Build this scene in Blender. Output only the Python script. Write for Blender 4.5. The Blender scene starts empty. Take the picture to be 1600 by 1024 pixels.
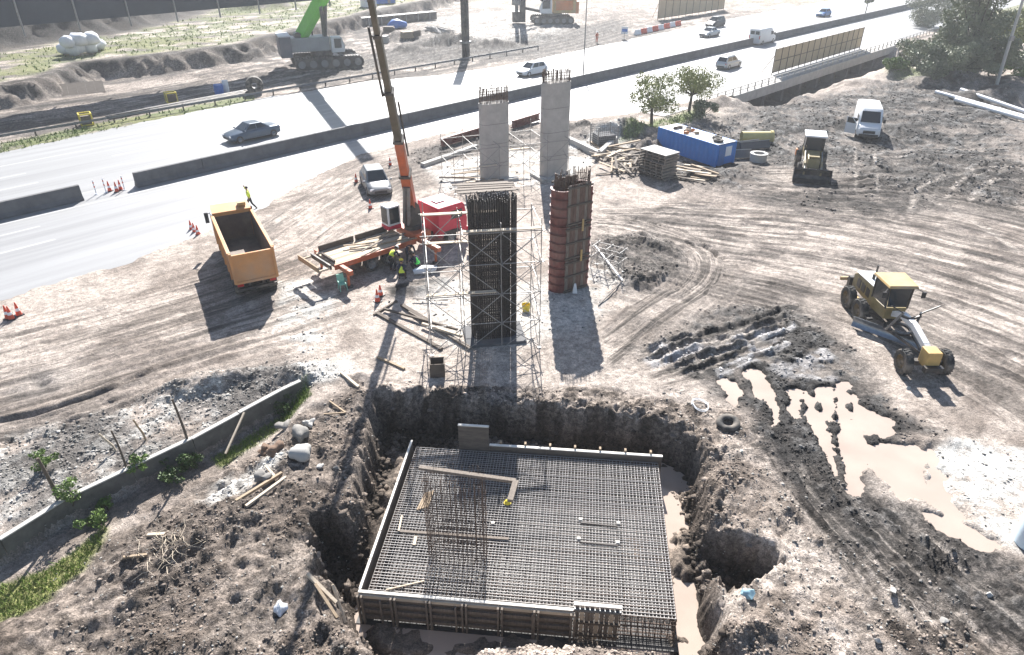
import bpy, bmesh, math, random
import numpy as np
from mathutils import Vector, Matrix
random.seed(7); RNG = np.random.default_rng(7)
scn = bpy.context.scene
COL = scn.collection
R = math.radians
# ------------------------------------------------------------------ camera
CAMH, PITCH, FPX = 20.0, R(30.5), 1080.0
cam_d = bpy.data.cameras.new('camera'); cam = bpy.data.objects.new('camera', cam_d); COL.objects.link(cam)
cam.location = (0, 0, CAMH); cam.rotation_euler = (R(90) - PITCH, 0, 0)
cam_d.sensor_width = 36; cam_d.lens = 36 * FPX / 1600; cam_d.clip_start = .1; cam_d.clip_end = 6000
scn.camera = cam
# ------------------------------------------------------------------ sky and sun
SUN_EL, SUN_AZ = R(37), R(0)          # the sun stands behind the site, facing the drone
w = bpy.data.worlds.new('World'); scn.world = w; w.use_nodes = True
nt = w.node_tree
sky = nt.nodes.new('ShaderNodeTexSky'); sky.sky_type = 'NISHITA'; sky.sun_disc = False
sky.sun_elevation = SUN_EL; sky.sun_rotation = SUN_AZ; sky.air_density = 1.0; sky.dust_density = .7
nt.links.new(sky.outputs[0], nt.nodes['Background'].inputs[0]); nt.nodes['Background'].inputs[1].default_value = 0.06
sd = bpy.data.lights.new('sun', 'SUN'); sd.energy = 5.0; sd.angle = R(.5); sd.color = (1, .965, .92)
so = bpy.data.objects.new('sun', sd); COL.objects.link(so)
so.rotation_euler = Vector((math.sin(SUN_AZ) * math.cos(SUN_EL), math.cos(SUN_AZ) * math.cos(SUN_EL), math.sin(SUN_EL))).to_track_quat('Z', 'Y').to_euler()
vs = scn.view_settings; vs.view_transform = 'Standard'; vs.look = 'None'; vs.gamma = 1; vs.exposure = 1.4
scn.render.engine = 'CYCLES'
# ------------------------------------------------------------------ site survey: image position -> point at height z
def g(u, v, z=0.0):
    a = (u - 800) / FPX; b = (v - 512) / FPX
    t = (CAMH - z) / (math.sin(PITCH) + b * math.cos(PITCH))
    return (a * t, t * (math.cos(PITCH) - b * math.sin(PITCH)))
def hgt(y, v):          # height of a thing at distance y whose top shows at row v
    b = (v - 512) / FPX
    return CAMH - y * (math.sin(PITCH) + b * math.cos(PITCH)) / (math.cos(PITCH) - b * math.sin(PITCH))
# ------------------------------------------------------------------ materials
MATS = {}
def mat(name, col, rough=.6, metal=0, var=.25, scale=3.0, bump=0.0, dust=0.0, spec=.5, col2=None, stretch=None, trans=0):
    if name in MATS: return MATS[name]
    m = bpy.data.materials.new(name); m.use_nodes = True; t = m.node_tree; N = t.nodes; L = t.links
    b = N['Principled BSDF']; b.inputs['Roughness'].default_value = rough; b.inputs['Metallic'].default_value = metal
    b.inputs['Specular IOR Level'].default_value = spec
    tc = N.new('ShaderNodeTexCoord'); src = tc.outputs['Object']
    if stretch:
        mp = N.new('ShaderNodeMapping'); mp.inputs['Scale'].default_value = stretch; L.new(src, mp.inputs[0]); src = mp.outputs[0]
    n1 = N.new('ShaderNodeTexNoise'); n1.inputs['Scale'].default_value = scale; n1.inputs['Detail'].default_value = 6; n1.inputs['Roughness'].default_value = .65
    L.new(src, n1.inputs['Vector'])
    rp = N.new('ShaderNodeValToRGB'); e = rp.color_ramp.elements
    c = np.array(col); c2 = np.array(col2) if col2 is not None else c * (1 - var)
    e[0].position = .3; e[0].color = (*c2, 1); e[1].position = .7; e[1].color = (*np.clip(c * (1 + var * .5), 0, .95), 1)
    L.new(n1.outputs['Fac'], rp.inputs[0]); out = rp.outputs[0]
    if dust > 0:
        n2 = N.new('ShaderNodeTexNoise'); n2.inputs['Scale'].default_value = scale * .45; n2.inputs['Detail'].default_value = 8
        L.new(tc.outputs['Object'], n2.inputs['Vector'])
        r2 = N.new('ShaderNodeMapRange'); r2.inputs[1].default_value = .42; r2.inputs[2].default_value = .68; r2.inputs[4].default_value = dust
        L.new(n2.outputs['Fac'], r2.inputs[0])
        mx = N.new('ShaderNodeMix'); mx.data_type = 'RGBA'; L.new(r2.outputs[0], mx.inputs[0]); L.new(out, mx.inputs[6]); mx.inputs[7].default_value = (.34, .29, .24, 1)
        out = mx.outputs[2]
    L.new(out, b.inputs['Base Color'])
    if bump > 0:
        bp = N.new('ShaderNodeBump'); bp.inputs['Strength'].default_value = bump; bp.inputs['Distance'].default_value = .05
        n3 = N.new('ShaderNodeTexNoise'); n3.inputs['Scale'].default_value = scale * 4; n3.inputs['Detail'].default_value = 5; L.new(src, n3.inputs['Vector'])
        L.new(n3.outputs['Fac'], bp.inputs['Height']); L.new(bp.outputs[0], b.inputs['Normal'])
    if trans: b.inputs['Transmission Weight'].default_value = trans
    MATS[name] = m; return m
def M(n): return MATS[n]
mat('concrete', (.42, .40, .37), .85, var=.2, scale=1.2, bump=.2)
mat('concrete_pale', (.43, .415, .39), .8, var=.15, scale=.8, bump=.15)
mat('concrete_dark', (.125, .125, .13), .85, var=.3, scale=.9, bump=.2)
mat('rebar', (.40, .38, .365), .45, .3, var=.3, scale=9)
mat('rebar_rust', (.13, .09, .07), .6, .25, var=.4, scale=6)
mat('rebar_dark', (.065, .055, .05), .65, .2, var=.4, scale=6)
mat('galvanised', (.29, .28, .27), .5, .3, var=.25, scale=5)
mat('steel_dark', (.055, .055, .058), .5, .5, var=.4, scale=3, dust=.35)
mat('steel_grey', (.22, .23, .24), .45, .5, var=.3, scale=3, dust=.3)
mat('rubber', (.03, .03, .03), .8, var=.4, scale=5, dust=.55)
mat('rim_grey', (.35, .35, .36), .45, .5, var=.2, scale=6, dust=.3)
mat('rim_yellow', (.16, .11, .05), .7, var=.3, scale=6, dust=.75)
mat('glass', (.02, .028, .035), .08, var=.1, spec=.6)
mat('black_plastic', (.025, .025, .028), .5, var=.3, scale=6)
mat('white_paint', (.72, .73, .74), .35, var=.06, scale=1.5, dust=.12)
mat('silver_paint', (.42, .44, .46), .3, .4, var=.08, scale=1.5, dust=.1)
mat('graphite_paint', (.085, .12, .165), .28, .3, var=.1, scale=1.5, dust=.12)
mat('dark_paint', (.035, .036, .04), .3, .2, var=.1, scale=1.5, dust=.1)
mat('blue_paint', (.03, .16, .42), .35, var=.12, scale=1.2, dust=.1)
mat('blue_container', (.02, .19, .58), .5, var=.12, scale=1.2, dust=.05)
mat('red_paint', (.62, .02, .06), .45, var=.12, scale=1.2, dust=.08)
mat('red_form', (.17, .042, .036), .6, var=.45, scale=2.5, dust=.22)
mat('orange_paint', (.62, .20, .05), .5, var=.2, scale=1.5, dust=.3)
mat('orange_crane', (.50, .11, .035), .45, var=.25, scale=1.6, dust=.22)
mat('yellow_paint', (.55, .36, .13), .65, var=.25, scale=1.8, dust=.6)
mat('yellow_bright', (.7, .55, .05), .5, var=.15, scale=3, dust=.15)
mat('truck_orange', (.60, .27, .085), .55, var=.16, scale=1.2, dust=.5)
mat('skip_inside', (.12, .092, .075), .6, .3, var=.4, scale=1.5, dust=.3)
mat('green_boom', (.16, .62, .06), .4, var=.1, scale=1.2)
mat('shaded_muddy_yellow', (.27, .21, .09), .55, var=.3, scale=2, dust=.4)
mat('timber', (.36, .27, .18), .8, var=.35, scale=2.2, stretch=(1, 8, 8), bump=.2)
mat('timber_pale', (.56, .47, .36), .8, var=.25, scale=2.2, stretch=(1, 8, 8))
mat('timber_grey', (.21, .175, .145), .85, var=.4, scale=2.2, stretch=(6, 6, 1), bump=.2)
mat('timber_dark', (.12, .095, .075), .85, var=.4, scale=2.2, stretch=(1, 8, 8), bump=.2)
mat('form_ply', (.16, .13, .105), .7, var=.45, scale=1.6, stretch=(1, 1, 5))
mat('form_edge', (.74, .70, .63), .75, var=.12, scale=2)
mat('panel_tan', (.50, .385, .24), .75, var=.12, scale=.7, bump=.08)
mat('white_plastic', (.75, .76, .78), .5, var=.08, scale=2)
mat('bag_white', (.72, .74, .78), .7, var=.1, scale=2, bump=.3)
mat('orange_cone', (.62, .08, .035), .5, var=.15, scale=6)
mat('hivis_yellow', (.72, .85, .08), .7, var=.15, scale=8)
mat('hivis_green', (.10, .75, .12), .7, var=.15, scale=8)
mat('hivis_red', (.6, .12, .06), .7, var=.15, scale=8)
mat('navy_cloth', (.02, .025, .05), .9, var=.3, scale=8)
mat('dark_cloth', (.03, .03, .032), .9, var=.3, scale=8)
mat('skin', (.36, .20, .13), .6, var=.1, scale=8)
mat('hair', (.02, .015, .012), .7, var=.2, scale=20)
mat('helmet_yellow', (.8, .62, .05), .35, var=.05)
mat('helmet_white', (.8, .8, .8), .35, var=.05)
mat('helmet_blue', (.05, .2, .6), .35, var=.05)
mat('tarp_blue', (.03, .15, .5), .5, var=.2, scale=3)
mat('chair_green', (.25, .55, .42), .5, var=.1, scale=4)
mat('road', (.29, .29, .292), .5, var=.24, scale=.8, bump=.05, stretch=(.03, .9, 1))
mat('road_line', (.5, .5, .49), .55, var=.15, scale=2)
mat('bark', (.07, .055, .04), .9, var=.4, scale=5, bump=.4)
mat('leaf_olive', (.26, .28, .07), .6, var=.45, scale=1.1)  # brightened to stand in for sunlight passing through the leaves
mat('leaf_dark', (.18, .205, .115), .6, var=.45, scale=.5)  # lightened: haze over the far trees put into the leaf colour
mat('leaf_bright', (.14, .22, .045), .6, var=.4, scale=2)
mat('grass_blade', (.19, .26, .055), .7, var=.4, scale=1)
mat('net_dark', (.05, .06, .075), .7, var=.2, scale=.4)
mat('lamp_red', (.5, .02, .02), .3); mat('lamp_clear', (.8, .8, .8), .15)
mat('stone', (.26, .245, .225), .85, var=.45, scale=2, bump=.3)
mat('clod', (.17, .145, .125), .85, var=.5, scale=.35, bump=.3)
mat('plastic_yellow_pipe', (.55, .46, .18), .5, var=.15, scale=2, dust=.2)
# ------------------------------------------------------------------ mesh builder
class MB:
    def __init__(s): s.v = []; s.f = []
    def add(s, vs, fs):
        o = len(s.v); s.v += [tuple(map(float, p)) for p in vs]; s.f += [tuple(i + o for i in f) for f in fs]; return s
    def hexa(s, p): return s.add(p, [(0, 3, 2, 1), (4, 5, 6, 7), (0, 1, 5, 4), (1, 2, 6, 5), (2, 3, 7, 6), (3, 0, 4, 7)])
    def box(s, c, d, rz=0, rx=0, ry=0):
        m = Matrix.Rotation(rz, 3, 'Z') @ Matrix.Rotation(ry, 3, 'Y') @ Matrix.Rotation(rx, 3, 'X'); c = Vector(c)
        q = [(-1, -1, -1), (1, -1, -1), (1, 1, -1), (-1, 1, -1), (-1, -1, 1), (1, -1, 1), (1, 1, 1), (-1, 1, 1)]
        return s.hexa([c + m @ Vector((a * d[0] / 2, b * d[1] / 2, e * d[2] / 2)) for a, b, e in q])
    def bar(s, p0, p1, w, h=None, up=(0, 0, 1), w1=None, h1=None):
        h = h or w; w1 = w1 or w; h1 = h1 or h
        p0 = Vector(p0); p1 = Vector(p1); d = (p1 - p0).normalized(); u = Vector(up)
        if abs(d.dot(u)) > .95: u = Vector((1, 0, 0))
        a = d.cross(u).normalized(); b = a.cross(d)
        q = []
        for p, ww, hh_ in ((p0, w, h), (p1, w1, h1)):
            q += [p - a * ww / 2 - b * hh_ / 2, p + a * ww / 2 - b * hh_ / 2, p + a * ww / 2 + b * hh_ / 2, p - a * ww / 2 + b * hh_ / 2]
        return s.hexa([q[0], q[1], q[2], q[3], q[4], q[5], q[6], q[7]])
    def tube(s, p0, p1, r, r1=None, n=8, cap=True):
        r1 = r if r1 is None else r1
        p0 = Vector(p0); p1 = Vector(p1); d = (p1 - p0)
        if d.length < 1e-6: return s
        d.normalize(); u = Vector((0, 0, 1)) if abs(d.z) < .9 else Vector((1, 0, 0))
        a = d.cross(u).normalized(); b = a.cross(d); vs = []
        for p, rr in ((p0, r), (p1, r1)):
            for i in range(n):
                t = 2 * math.pi * i / n; vs.append(p + a * math.cos(t) * rr + b * math.sin(t) * rr)
        fs = [(i, (i + 1) % n, n + (i + 1) % n, n + i) for i in range(n)]
        if cap: fs += [tuple(range(n - 1, -1, -1)), tuple(range(n, 2 * n))]
        return s.add(vs, fs)
    def path(s, pts, r, n=6):
        for a, b in zip(pts[:-1], pts[1:]): s.tube(a, b, r, n=n)
        return s
    def lathe(s, c, prof, axis='z', n=20):
        vs = []; k = len(prof)
        for i in range(n):
            t = 2 * math.pi * i / n; ct, st = math.cos(t), math.sin(t)
            for r, z in prof:
                p = (r * ct, r * st, z)
                if axis == 'y': p = (p[0], p[2], p[1])
                if axis == 'x': p = (p[2], p[0], p[1])
                vs.append((c[0] + p[0], c[1] + p[1], c[2] + p[2]))
        fs = []
        for i in range(n):
            j = (i + 1) % n
            for q in range(k - 1): fs.append((i * k + q, j * k + q, j * k + q + 1, i * k + q + 1))
        return s.add(vs, fs)
    def prism(s, poly, a0, a1, axis='y'):      # poly in the plane of the two other axes
        n = len(poly)
        def mk(p, a): return (p[0], a, p[1]) if axis == 'y' else ((a, p[0], p[1]) if axis == 'x' else (p[0], p[1], a))
        vs = [mk(p, a0) for p in poly] + [mk(p, a1) for p in poly]
        return s.add(vs, [tuple(range(n - 1, -1, -1)), tuple(range(n, 2 * n))] + [(i, (i + 1) % n, n + (i + 1) % n, n + i) for i in range(n)])
    def loft(s, secs, cap=True):
        n = len(secs[0]); vs = [p for q in secs for p in q]; fs = []
        for k in range(len(secs) - 1):
            for i in range(n): j = (i + 1) % n; fs.append((k * n + i, k * n + j, (k + 1) * n + j, (k + 1) * n + i))
        if cap: fs += [tuple(range(n - 1, -1, -1)), tuple(range((len(secs) - 1) * n, len(secs) * n))]
        return s.add(vs, fs)
    def blob(s, c, r, seed=0, sub=2, amp=.25, flat=None):
        bm = bmesh.new(); bmesh.ops.create_icosphere(bm, subdivisions=sub, radius=1); rr = random.Random(seed)
        ph = [(rr.uniform(0, 6), rr.uniform(1, 3.2), rr.choice((0, 1, 2))) for _ in range(5)]
        vs = []
        for v in bm.verts:
            k = 1 + rr.uniform(-.045, .045) * (sub > 2) + amp * sum(math.sin(v.co[q[2]] * q[1] * 2 + q[0]) for q in ph) / 2.5
            p = [v.co[i] * r[i] * k for i in range(3)]
            if flat is not None and p[2] < flat: p[2] = flat
            vs.append((c[0] + p[0], c[1] + p[1], c[2] + p[2]))
        fs = [tuple(v.index for v in f.verts) for f in bm.faces]; bm.free()
        return s.add(vs, fs)
    def build(s, name, m, parent=None, smooth=False, bevel=0, fix=True, kind=None, loc=None, rz=None):
        me = bpy.data.meshes.new(name); me.from_pydata(s.v, [], s.f); me.update()
        if fix:
            bm = bmesh.new(); bm.from_mesh(me); bmesh.ops.recalc_face_normals(bm, faces=bm.faces); bm.to_mesh(me); bm.free()
        me.materials.append(M(m) if isinstance(m, str) else m)
        if smooth:
            me.shade_smooth(); me.set_sharp_from_angle(angle=R(35 if smooth is True else smooth))
        o = bpy.data.objects.new(name, me); COL.objects.link(o)
        if parent is not None: o.parent = parent
        if bevel:
            b = o.modifiers.new('bevel', 'BEVEL'); b.width = bevel; b.segments = 2; b.limit_method = 'ANGLE'; b.angle_limit = R(40)
        if kind: o['kind'] = kind
        if loc is not None: o.location = loc
        if rz is not None: o.rotation_euler = (0, 0, rz)
        return o
def tag(o, label, cat, group=None):
    o['label'] = label; o['category'] = cat
    if group: o['group'] = group
    return o
def thing(name, label, cat, loc, rz=0, group=None, rot=None):
    o = bpy.data.objects.new(name, None); COL.objects.link(o); o.empty_display_size = .3
    o.location = loc; o.rotation_euler = rot if rot else (0, 0, rz)
    return tag(o, label, cat, group)
def dup(root, loc, rz, label=None, group=None):
    r = root.copy(); COL.objects.link(r); r.location = loc; r.rotation_euler = (0, 0, rz)
    if label: r['label'] = label
    if group: r['group'] = group
    for ch in list(root.children):
        c = ch.copy(); COL.objects.link(c); c.parent = r
        for q in list(ch.children):
            d = q.copy(); COL.objects.link(d); d.parent = c
    return r
# ================================================================== THE SETTING: ground
def _h(ix, iy, s):
    n = (ix.astype(np.int64) * 374761393 + iy.astype(np.int64) * 668265263 + s * 974634777) & 0x7fffffff
    n = ((n ^ (n >> 13)) * 1274126177) & 0x7fffffff
    return ((n ^ (n >> 16)) & 0xffff) / 65535.0
def vnoise(x, y, s):
    ix = np.floor(x); iy = np.floor(y); fx = x - ix; fy = y - iy
    fx = fx * fx * (3 - 2 * fx); fy = fy * fy * (3 - 2 * fy)
    a = _h(ix, iy, s); b = _h(ix + 1, iy, s); c = _h(ix, iy + 1, s); d = _h(ix + 1, iy + 1, s)
    return (a * (1 - fx) + b * fx) * (1 - fy) + (c * (1 - fx) + d * fx) * fy
def fbm(x, y, size, octs=4, s=0, gain=.5):
    t = 0; a = 1; n = 0; k = 1 / size
    for i in range(octs):
        t = t + a * vnoise(x * k + i * 17.3, y * k - i * 9.1, s + i); n += a; a *= gain; k *= 2.03
    return t / n
def sdline(X, Y, pts):
    d = np.full(X.shape, 1e9)
    for (x0, y0), (x1, y1) in zip(pts[:-1], pts[1:]):
        ex, ey = x1 - x0, y1 - y0; L2 = ex * ex + ey * ey + 1e-9
        t = np.clip(((X - x0) * ex + (Y - y0) * ey) / L2, 0, 1)
        d = np.minimum(d, (X - x0 - t * ex) ** 2 + (Y - y0 - t * ey) ** 2)
    return np.sqrt(d)
def sdpoly(X, Y, pts):
    d = sdline(X, Y, list(pts) + [pts[0]]); ins = np.zeros(X.shape, bool)
    for (x0, y0), (x1, y1) in zip(pts, list(pts[1:]) + [pts[0]]):
        c = ((y0 > Y) != (y1 > Y))
        with np.errstate(divide='ignore', invalid='ignore'):
            ins ^= c & (X < (x1 - x0) * (Y - y0) / ((y1 - y0) if y1 != y0 else 1e-9) + x0)
    return np.where(ins, -d, d)
def side(X, Y, pts):      # signed distance to an open line; positive on its left
    best = np.full(X.shape, 1e9); sg = np.ones(X.shape); n = len(pts) - 1
    for k, ((x0, y0), (x1, y1)) in enumerate(zip(pts[:-1], pts[1:])):
        ex, ey = x1 - x0, y1 - y0; L2 = ex * ex + ey * ey
        t = ((X - x0) * ex + (Y - y0) * ey) / L2
        t = np.clip(t, -1e9 if k == 0 else 0, 1e9 if k == n - 1 else 1)
        d = (X - x0 - t * ex) ** 2 + (Y - y0 - t * ey) ** 2
        c = ex * (Y - y0) - ey * (X - x0); u = d < best
        best = np.where(u, d, best); sg = np.where(u, np.sign(c), sg)
    return np.sqrt(best) * sg
def ss(a, b, x):
    t = np.clip((x - a) / (b - a), 0, 1); return t * t * (3 - 2 * t)
def smooth_path(pts, n=6):
    P = [Vector((*p, 0)) for p in pts]
    if len(P) < 3: return [(p.x, p.y) for p in P]
    P = [P[0] * 2 - P[1]] + P + [P[-1] * 2 - P[-2]]; out = []
    for i in range(1, len(P) - 2):
        for k in range(n):
            t = k / n; a, b, c, d = P[i - 1:i + 3]
            q = .5 * ((2 * b) + (c - a) * t + (2 * a - 5 * b + 4 * c - d) * t * t + (3 * b - a - 3 * c + d) * t ** 3); out.append((q.x, q.y))
    out.append((P[-2].x, P[-2].y)); return out
def gl(pix, z=0): return [g(u, v, z) for u, v in pix]

def axis(segs):
    a = [segs[0]]
    for end, d0, d1, st in segs[1]:
        L = abs(end - st); n = max(1, int(L / ((d0 + d1) / 2)))
        t = (np.arange(1, n + 1) / n); k = (d1 - d0) / (d0 + d1)
        f = t * (1 - k) + t * t * k
        a += list(st + (end - st) * f)
    return np.array(a)
xp = axis((0, [(14, .10, .10, 0), (30, .10, .2, 14), (60, .2, .5, 30), (110, .5, 1.2, 60), (260, 1.2, 6, 110), (2500, 6, 300, 260)]))
gx = np.concatenate([-xp[:0:-1], xp])
gy = np.concatenate([-axis((0, [(60, 2, 10, 0), (800, 10, 200, 60)]))[:0:-1], axis((0, [(10, 2, .3, 0), (13, .3, .1, 10), (31, .1, .1, 13), (60, .1, .26, 31), (110, .26, .55, 60), (240, .55, 1.6, 110), (3000, 1.6, 300, 240)]))])
X, Y = np.meshgrid(gx, gy)
# --- the road frame: along (s) and across (o) from the median barrier
RD = (math.cos(R(45.8)), math.sin(R(45.8))); RN = (-RD[1], RD[0]); RO = (0, 91.7)
def rp(s, o): return (RO[0] + RD[0] * s + RN[0] * o, RO[1] + RD[1] * s + RN[1] * o)
S = (X - RO[0]) * RD[0] + (Y - RO[1]) * RD[1]; O = (X - RO[0]) * RN[0] + (Y - RO[1]) * RN[1]
n_big = fbm(X, Y, 9, 4, 11); n_mid = fbm(X, Y, 2.2, 4, 23); n_small = fbm(X, Y, .7, 4, 31, .6); n_tiny = fbm(X, Y, .3, 3, 41, .6)
def zone(pix, soft=.8, wob=1.2, z=0, world=None):
    P = world or gl(pix, z)
    return 1 - ss(-soft, soft, sdpoly(X, Y, P) + (n_mid - .5) * 2 * wob)
# --- masks
wetA = zone([(985, 545), (1130, 478), (1240, 480), (1330, 545), (1400, 640), (1475, 672), (1340, 735), (1400, 800), (1600, 905), (1600, 1000), (1500, 930), (1330, 830), (1240, 740), (1170, 650), (1100, 600)], .7, 1.0)
wetB = zone([(1000, 215), (1090, 195), (1180, 165), (1330, 145), (1420, 120), (1600, 120), (1600, 330), (1500, 300), (1400, 300), (1300, 270), (1190, 262), (1150, 300), (1040, 285)], 2.5, 3)
wetC = zone([(950, 372), (1020, 362), (1065, 395), (1062, 425), (1010, 458), (960, 440), (925, 400)], .6, .7)
wetD = zone([(1290, 280), (1460, 240), (1600, 270), (1600, 340), (1500, 320), (1380, 345), (1260, 330), (1200, 320)], 2, 2.5) * .75
wetE = zone([(480, 130), (640, 60), (700, 65), (900, 45), (980, 30), (960, 70), (900, 95), (740, 95), (600, 105)], 3, 4)
wetF = zone([(640, 235), (760, 205), (960, 195), (1010, 215), (1000, 285), (940, 250), (880, 235), (760, 240), (650, 262)], 1.0, 1.6) * .8
wetG = zone([(1110, 455), (1250, 430), (1330, 510), (1290, 560), (1160, 500)], 1.2, 1.5) * .5
bankL = zone([(-80, 1100), (-80, 930), (60, 880), (250, 770), (400, 680), (560, 600), (620, 625), (610, 800), (600, 1100)], .6, .7)
bankR = zone([(960, 1100), (1040, 620), (1150, 640), (1260, 800), (1400, 900), (1600, 1020), (1700, 1200)], .8, .8)
bankN = zone([(600, 618), (700, 600), (960, 608), (1110, 640), (1130, 700), (1060, 690), (900, 660), (600, 640)], .3, .4)
rubL = zone([(-60, 800), (0, 690), (180, 640), (330, 580), (470, 560), (540, 590), (440, 620), (200, 735), (-60, 880)], .6, .9)
grassM = np.clip(zone([(-60, 905), (60, 858), (150, 800), (110, 865), (40, 935), (-60, 965)], .25, .5) + zone([(330, 690), (430, 625), (480, 590), (490, 615), (420, 650), (340, 700)], .2, .4) * .8, 0, 1)
grassM = np.maximum(grassM, zone([(960, 225), (1010, 195), (1060, 180), (1100, 168), (1080, 190), (1030, 200), (1000, 215)], .8, 1.0) * .9)
grassM = np.maximum(grassM, zone([(1380, 110), (1420, 95), (1500, 110), (1480, 125), (1400, 125)], 1.5, 2) * .7)
grassM = np.maximum(grassM, zone([(0, 240), (150, 208), (400, 158), (395, 148), (150, 195), (0, 225)], .6, .6) * .75)
limeM = zone([(435, 440), (490, 435), (520, 470), (510, 520), (480, 545), (440, 510)], .5, .9) * .9
limeM = np.maximum(limeM, zone([(1455, 705), (1500, 690), (1620, 700), (1640, 800), (1590, 860), (1540, 820), (1480, 780), (1452, 745)], .35, .5))
limeM = np.maximum(limeM, zone([(660, 262), (770, 240), (860, 235), (960, 205), (985, 235), (930, 250), (860, 290), (700, 300)], .8, .8) * .8)
limeM = np.maximum(limeM, zone([(640, 470), (690, 430), (800, 445), (940, 400), (975, 440), (935, 505), (820, 545), (700, 540)], 1.0, 1.2) * .55)
limeM = np.maximum(limeM, zone([(300, 745), (420, 690), (450, 710), (390, 760), (320, 780)], .3, .5) * .75)
limeM = np.maximum(limeM, zone([(440, 575), (540, 560), (560, 580), (500, 600)], .3, .5) * .7)
limeM = np.maximum(limeM, zone([(650, 30), (850, 10), (900, 35), (860, 65), (700, 62)], 3, 4) * .35)
# --- heights
farrough = ss(95, 110, Y) * ss(12, 20, O); rough = np.clip(.16 + .35 * farrough + .75 * wetA + .9 * wetB + .8 * wetC + .6 * wetD + .9 * bankL + .7 * bankR + .5 * rubL + .6 * wetE + .7 * wetF + 1.0 * bankN, 0, 1.2)
Z = (n_big - .5) * .35 + (n_mid - .5) * .34 * rough + (n_small - .5) * .42 * rough ** 1.3 + (n_tiny - .5) * .26 * rough
# clumpy mud in the rough ground
clump = np.abs(fbm(X + n_mid * 2, Y, 1.3, 4, 77) - .5) * 2
Z += np.clip(clump - .25, 0, 1) * .35 * np.clip(rough - .3, 0, 1)
Z += wetB * (n_big - .35) * 1.2
# spoil heaps
def heap(u, v, h, rx, ry, rz=0, s=0, sharp=1.4):
    global Z
    cx, cy = g(u, v); c, q = math.cos(rz), math.sin(rz)
    dx = ((X - cx) * c + (Y - cy) * q) / rx; dy = (-(X - cx) * q + (Y - cy) * c) / ry
    d = np.sqrt(dx * dx + dy * dy) * (1 + (n_mid - .5) * .7)
    Z += h * np.clip(1 - d, 0, 1) ** sharp * (1 + (n_small - .5) * .5)
for a in [(1000, 440, .55, 3.2, 1.2, .5), (1025, 385, .5, 3, 1.5, -.6), (960, 378, .35, 2.5, 1, -.2), (940, 212, 1.3, 4, 3), (985, 208, 1.6, 5, 3), (910, 200, 1.0, 4, 2), (1010, 235, 1.2, 3, 2), (1130, 165, 1.5, 7, 3),
          (455, 590, .7, 2.6, 1.2, .6), (340, 600, .8, 2.2, 1.2, .4), (280, 610, .6, 2, 1.1, .4), (400, 590, .5, 2, 1, .4), (565, 590, .4, 1.2, .8), (640, 455, .55, 3.2, .9, .25), (575, 1000, .5, 1.4, .8),
          (800, 1050, .75, 2.6, .7), (900, 1060, .8, 2.4, .7), (1020, 1090, .6, 1.8, .7), (1170, 985, .5, 1.8, 1.2), (1150, 700, .25, 1, .8), (1460, 690, .35, 1.8, .8), (1300, 640, .2, 1.5, 1), (520, 870, .35, 1.3, 1.6), (430, 900, .3, 2, 1.6), (470, 760, .3, 1.5, 2),
          (700, 68, 2.2, 9, 4, .3), (770, 72, 1.5, 7, 3, .3), (640, 80, 1.2, 7, 3, .2), (840, 60, 1.2, 8, 4), (620, 60, 1.5, 5, 4), (560, 10, 2, 10, 6), (410, 30, 2.5, 14, 5, .7), (1560, 155, 1.6, 10, 3), (1480, 130, 2, 9, 4), (1410, 118, 1.5, 6, 4), (1350, 130, 1.0, 6, 3)]:
    heap(*a)
# terraces beyond the road
t1 = side(X, Y, gl([(-200, 210), (0, 172), (90, 152), (150, 128), (400, 95), (560, 45), (680, 16), (760, -10)])) + (n_big - .5) * 5 + (n_mid - .5) * 2
e1 = ss(0, 2.4, t1); Z += e1 * 2.3
t2 = side(X, Y, gl([(-300, 145), (0, 107), (90, 88), (180, 75), (300, 45), (400, 8), (480, -25)])) + (n_big - .5) * 4
e2 = ss(0, 10, t2); Z += e2 * 7.0 + np.clip(e2 * (1 - e2) * 4, 0, 1) * ((n_mid - .5) * 2.2 + (n_big - .5) * 2 + (n_small - .5) * 1.2) + np.clip(e1 * (1 - e1) * 4, 0, 1) * ((n_mid - .5) * 1.6 + (n_small - .5) * 1.0)
grassM = np.maximum(grassM, ss(3.5, 6, t1) * (1 - ss(-5, 1, t2)) * ss(.36, .6, n_mid + .05) * .6)
grassM = np.maximum(grassM, ss(120, 200, Y) * ss(80, 110, X) * .6)
# gully under the bridge, on the site side of the road
gul = sdline(X, Y, gl([(1120, 150), (1240, 158), (1310, 135), (1400, 105)]))
bed = ss(16, 24, S) * (1 - ss(72, 84, S)) * (1 - ss(-17.4, -16.6, O)) * ss(-27, -20.5, O + (n_mid - .5) * 3); Z = Z * (1 - bed) + (-3.1 + (n_mid - .5) * .8) * bed; gul = np.where(bed > .02, 0, 9)
# left retaining wall: the near side lies lower
WALL = gl([(-70, 878), (0, 845), (100, 783), (300, 688), (440, 612), (470, 598)])
wl = side(X, Y, WALL)
lowL = ss(0.0, .15, -wl) * (1 - ss(2.0, 5.5, -wl)) * (1 - ss(-11.5, -9.6, X)) * ss(5, 12, Y)
Z -= 1.05 * lowL
nearwall = np.exp(-(wl / .5) ** 2); Z *= 1 - .7 * nearwall * (1 - ss(-11.5, -9.6, X)) * (1 - lowL)
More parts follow.
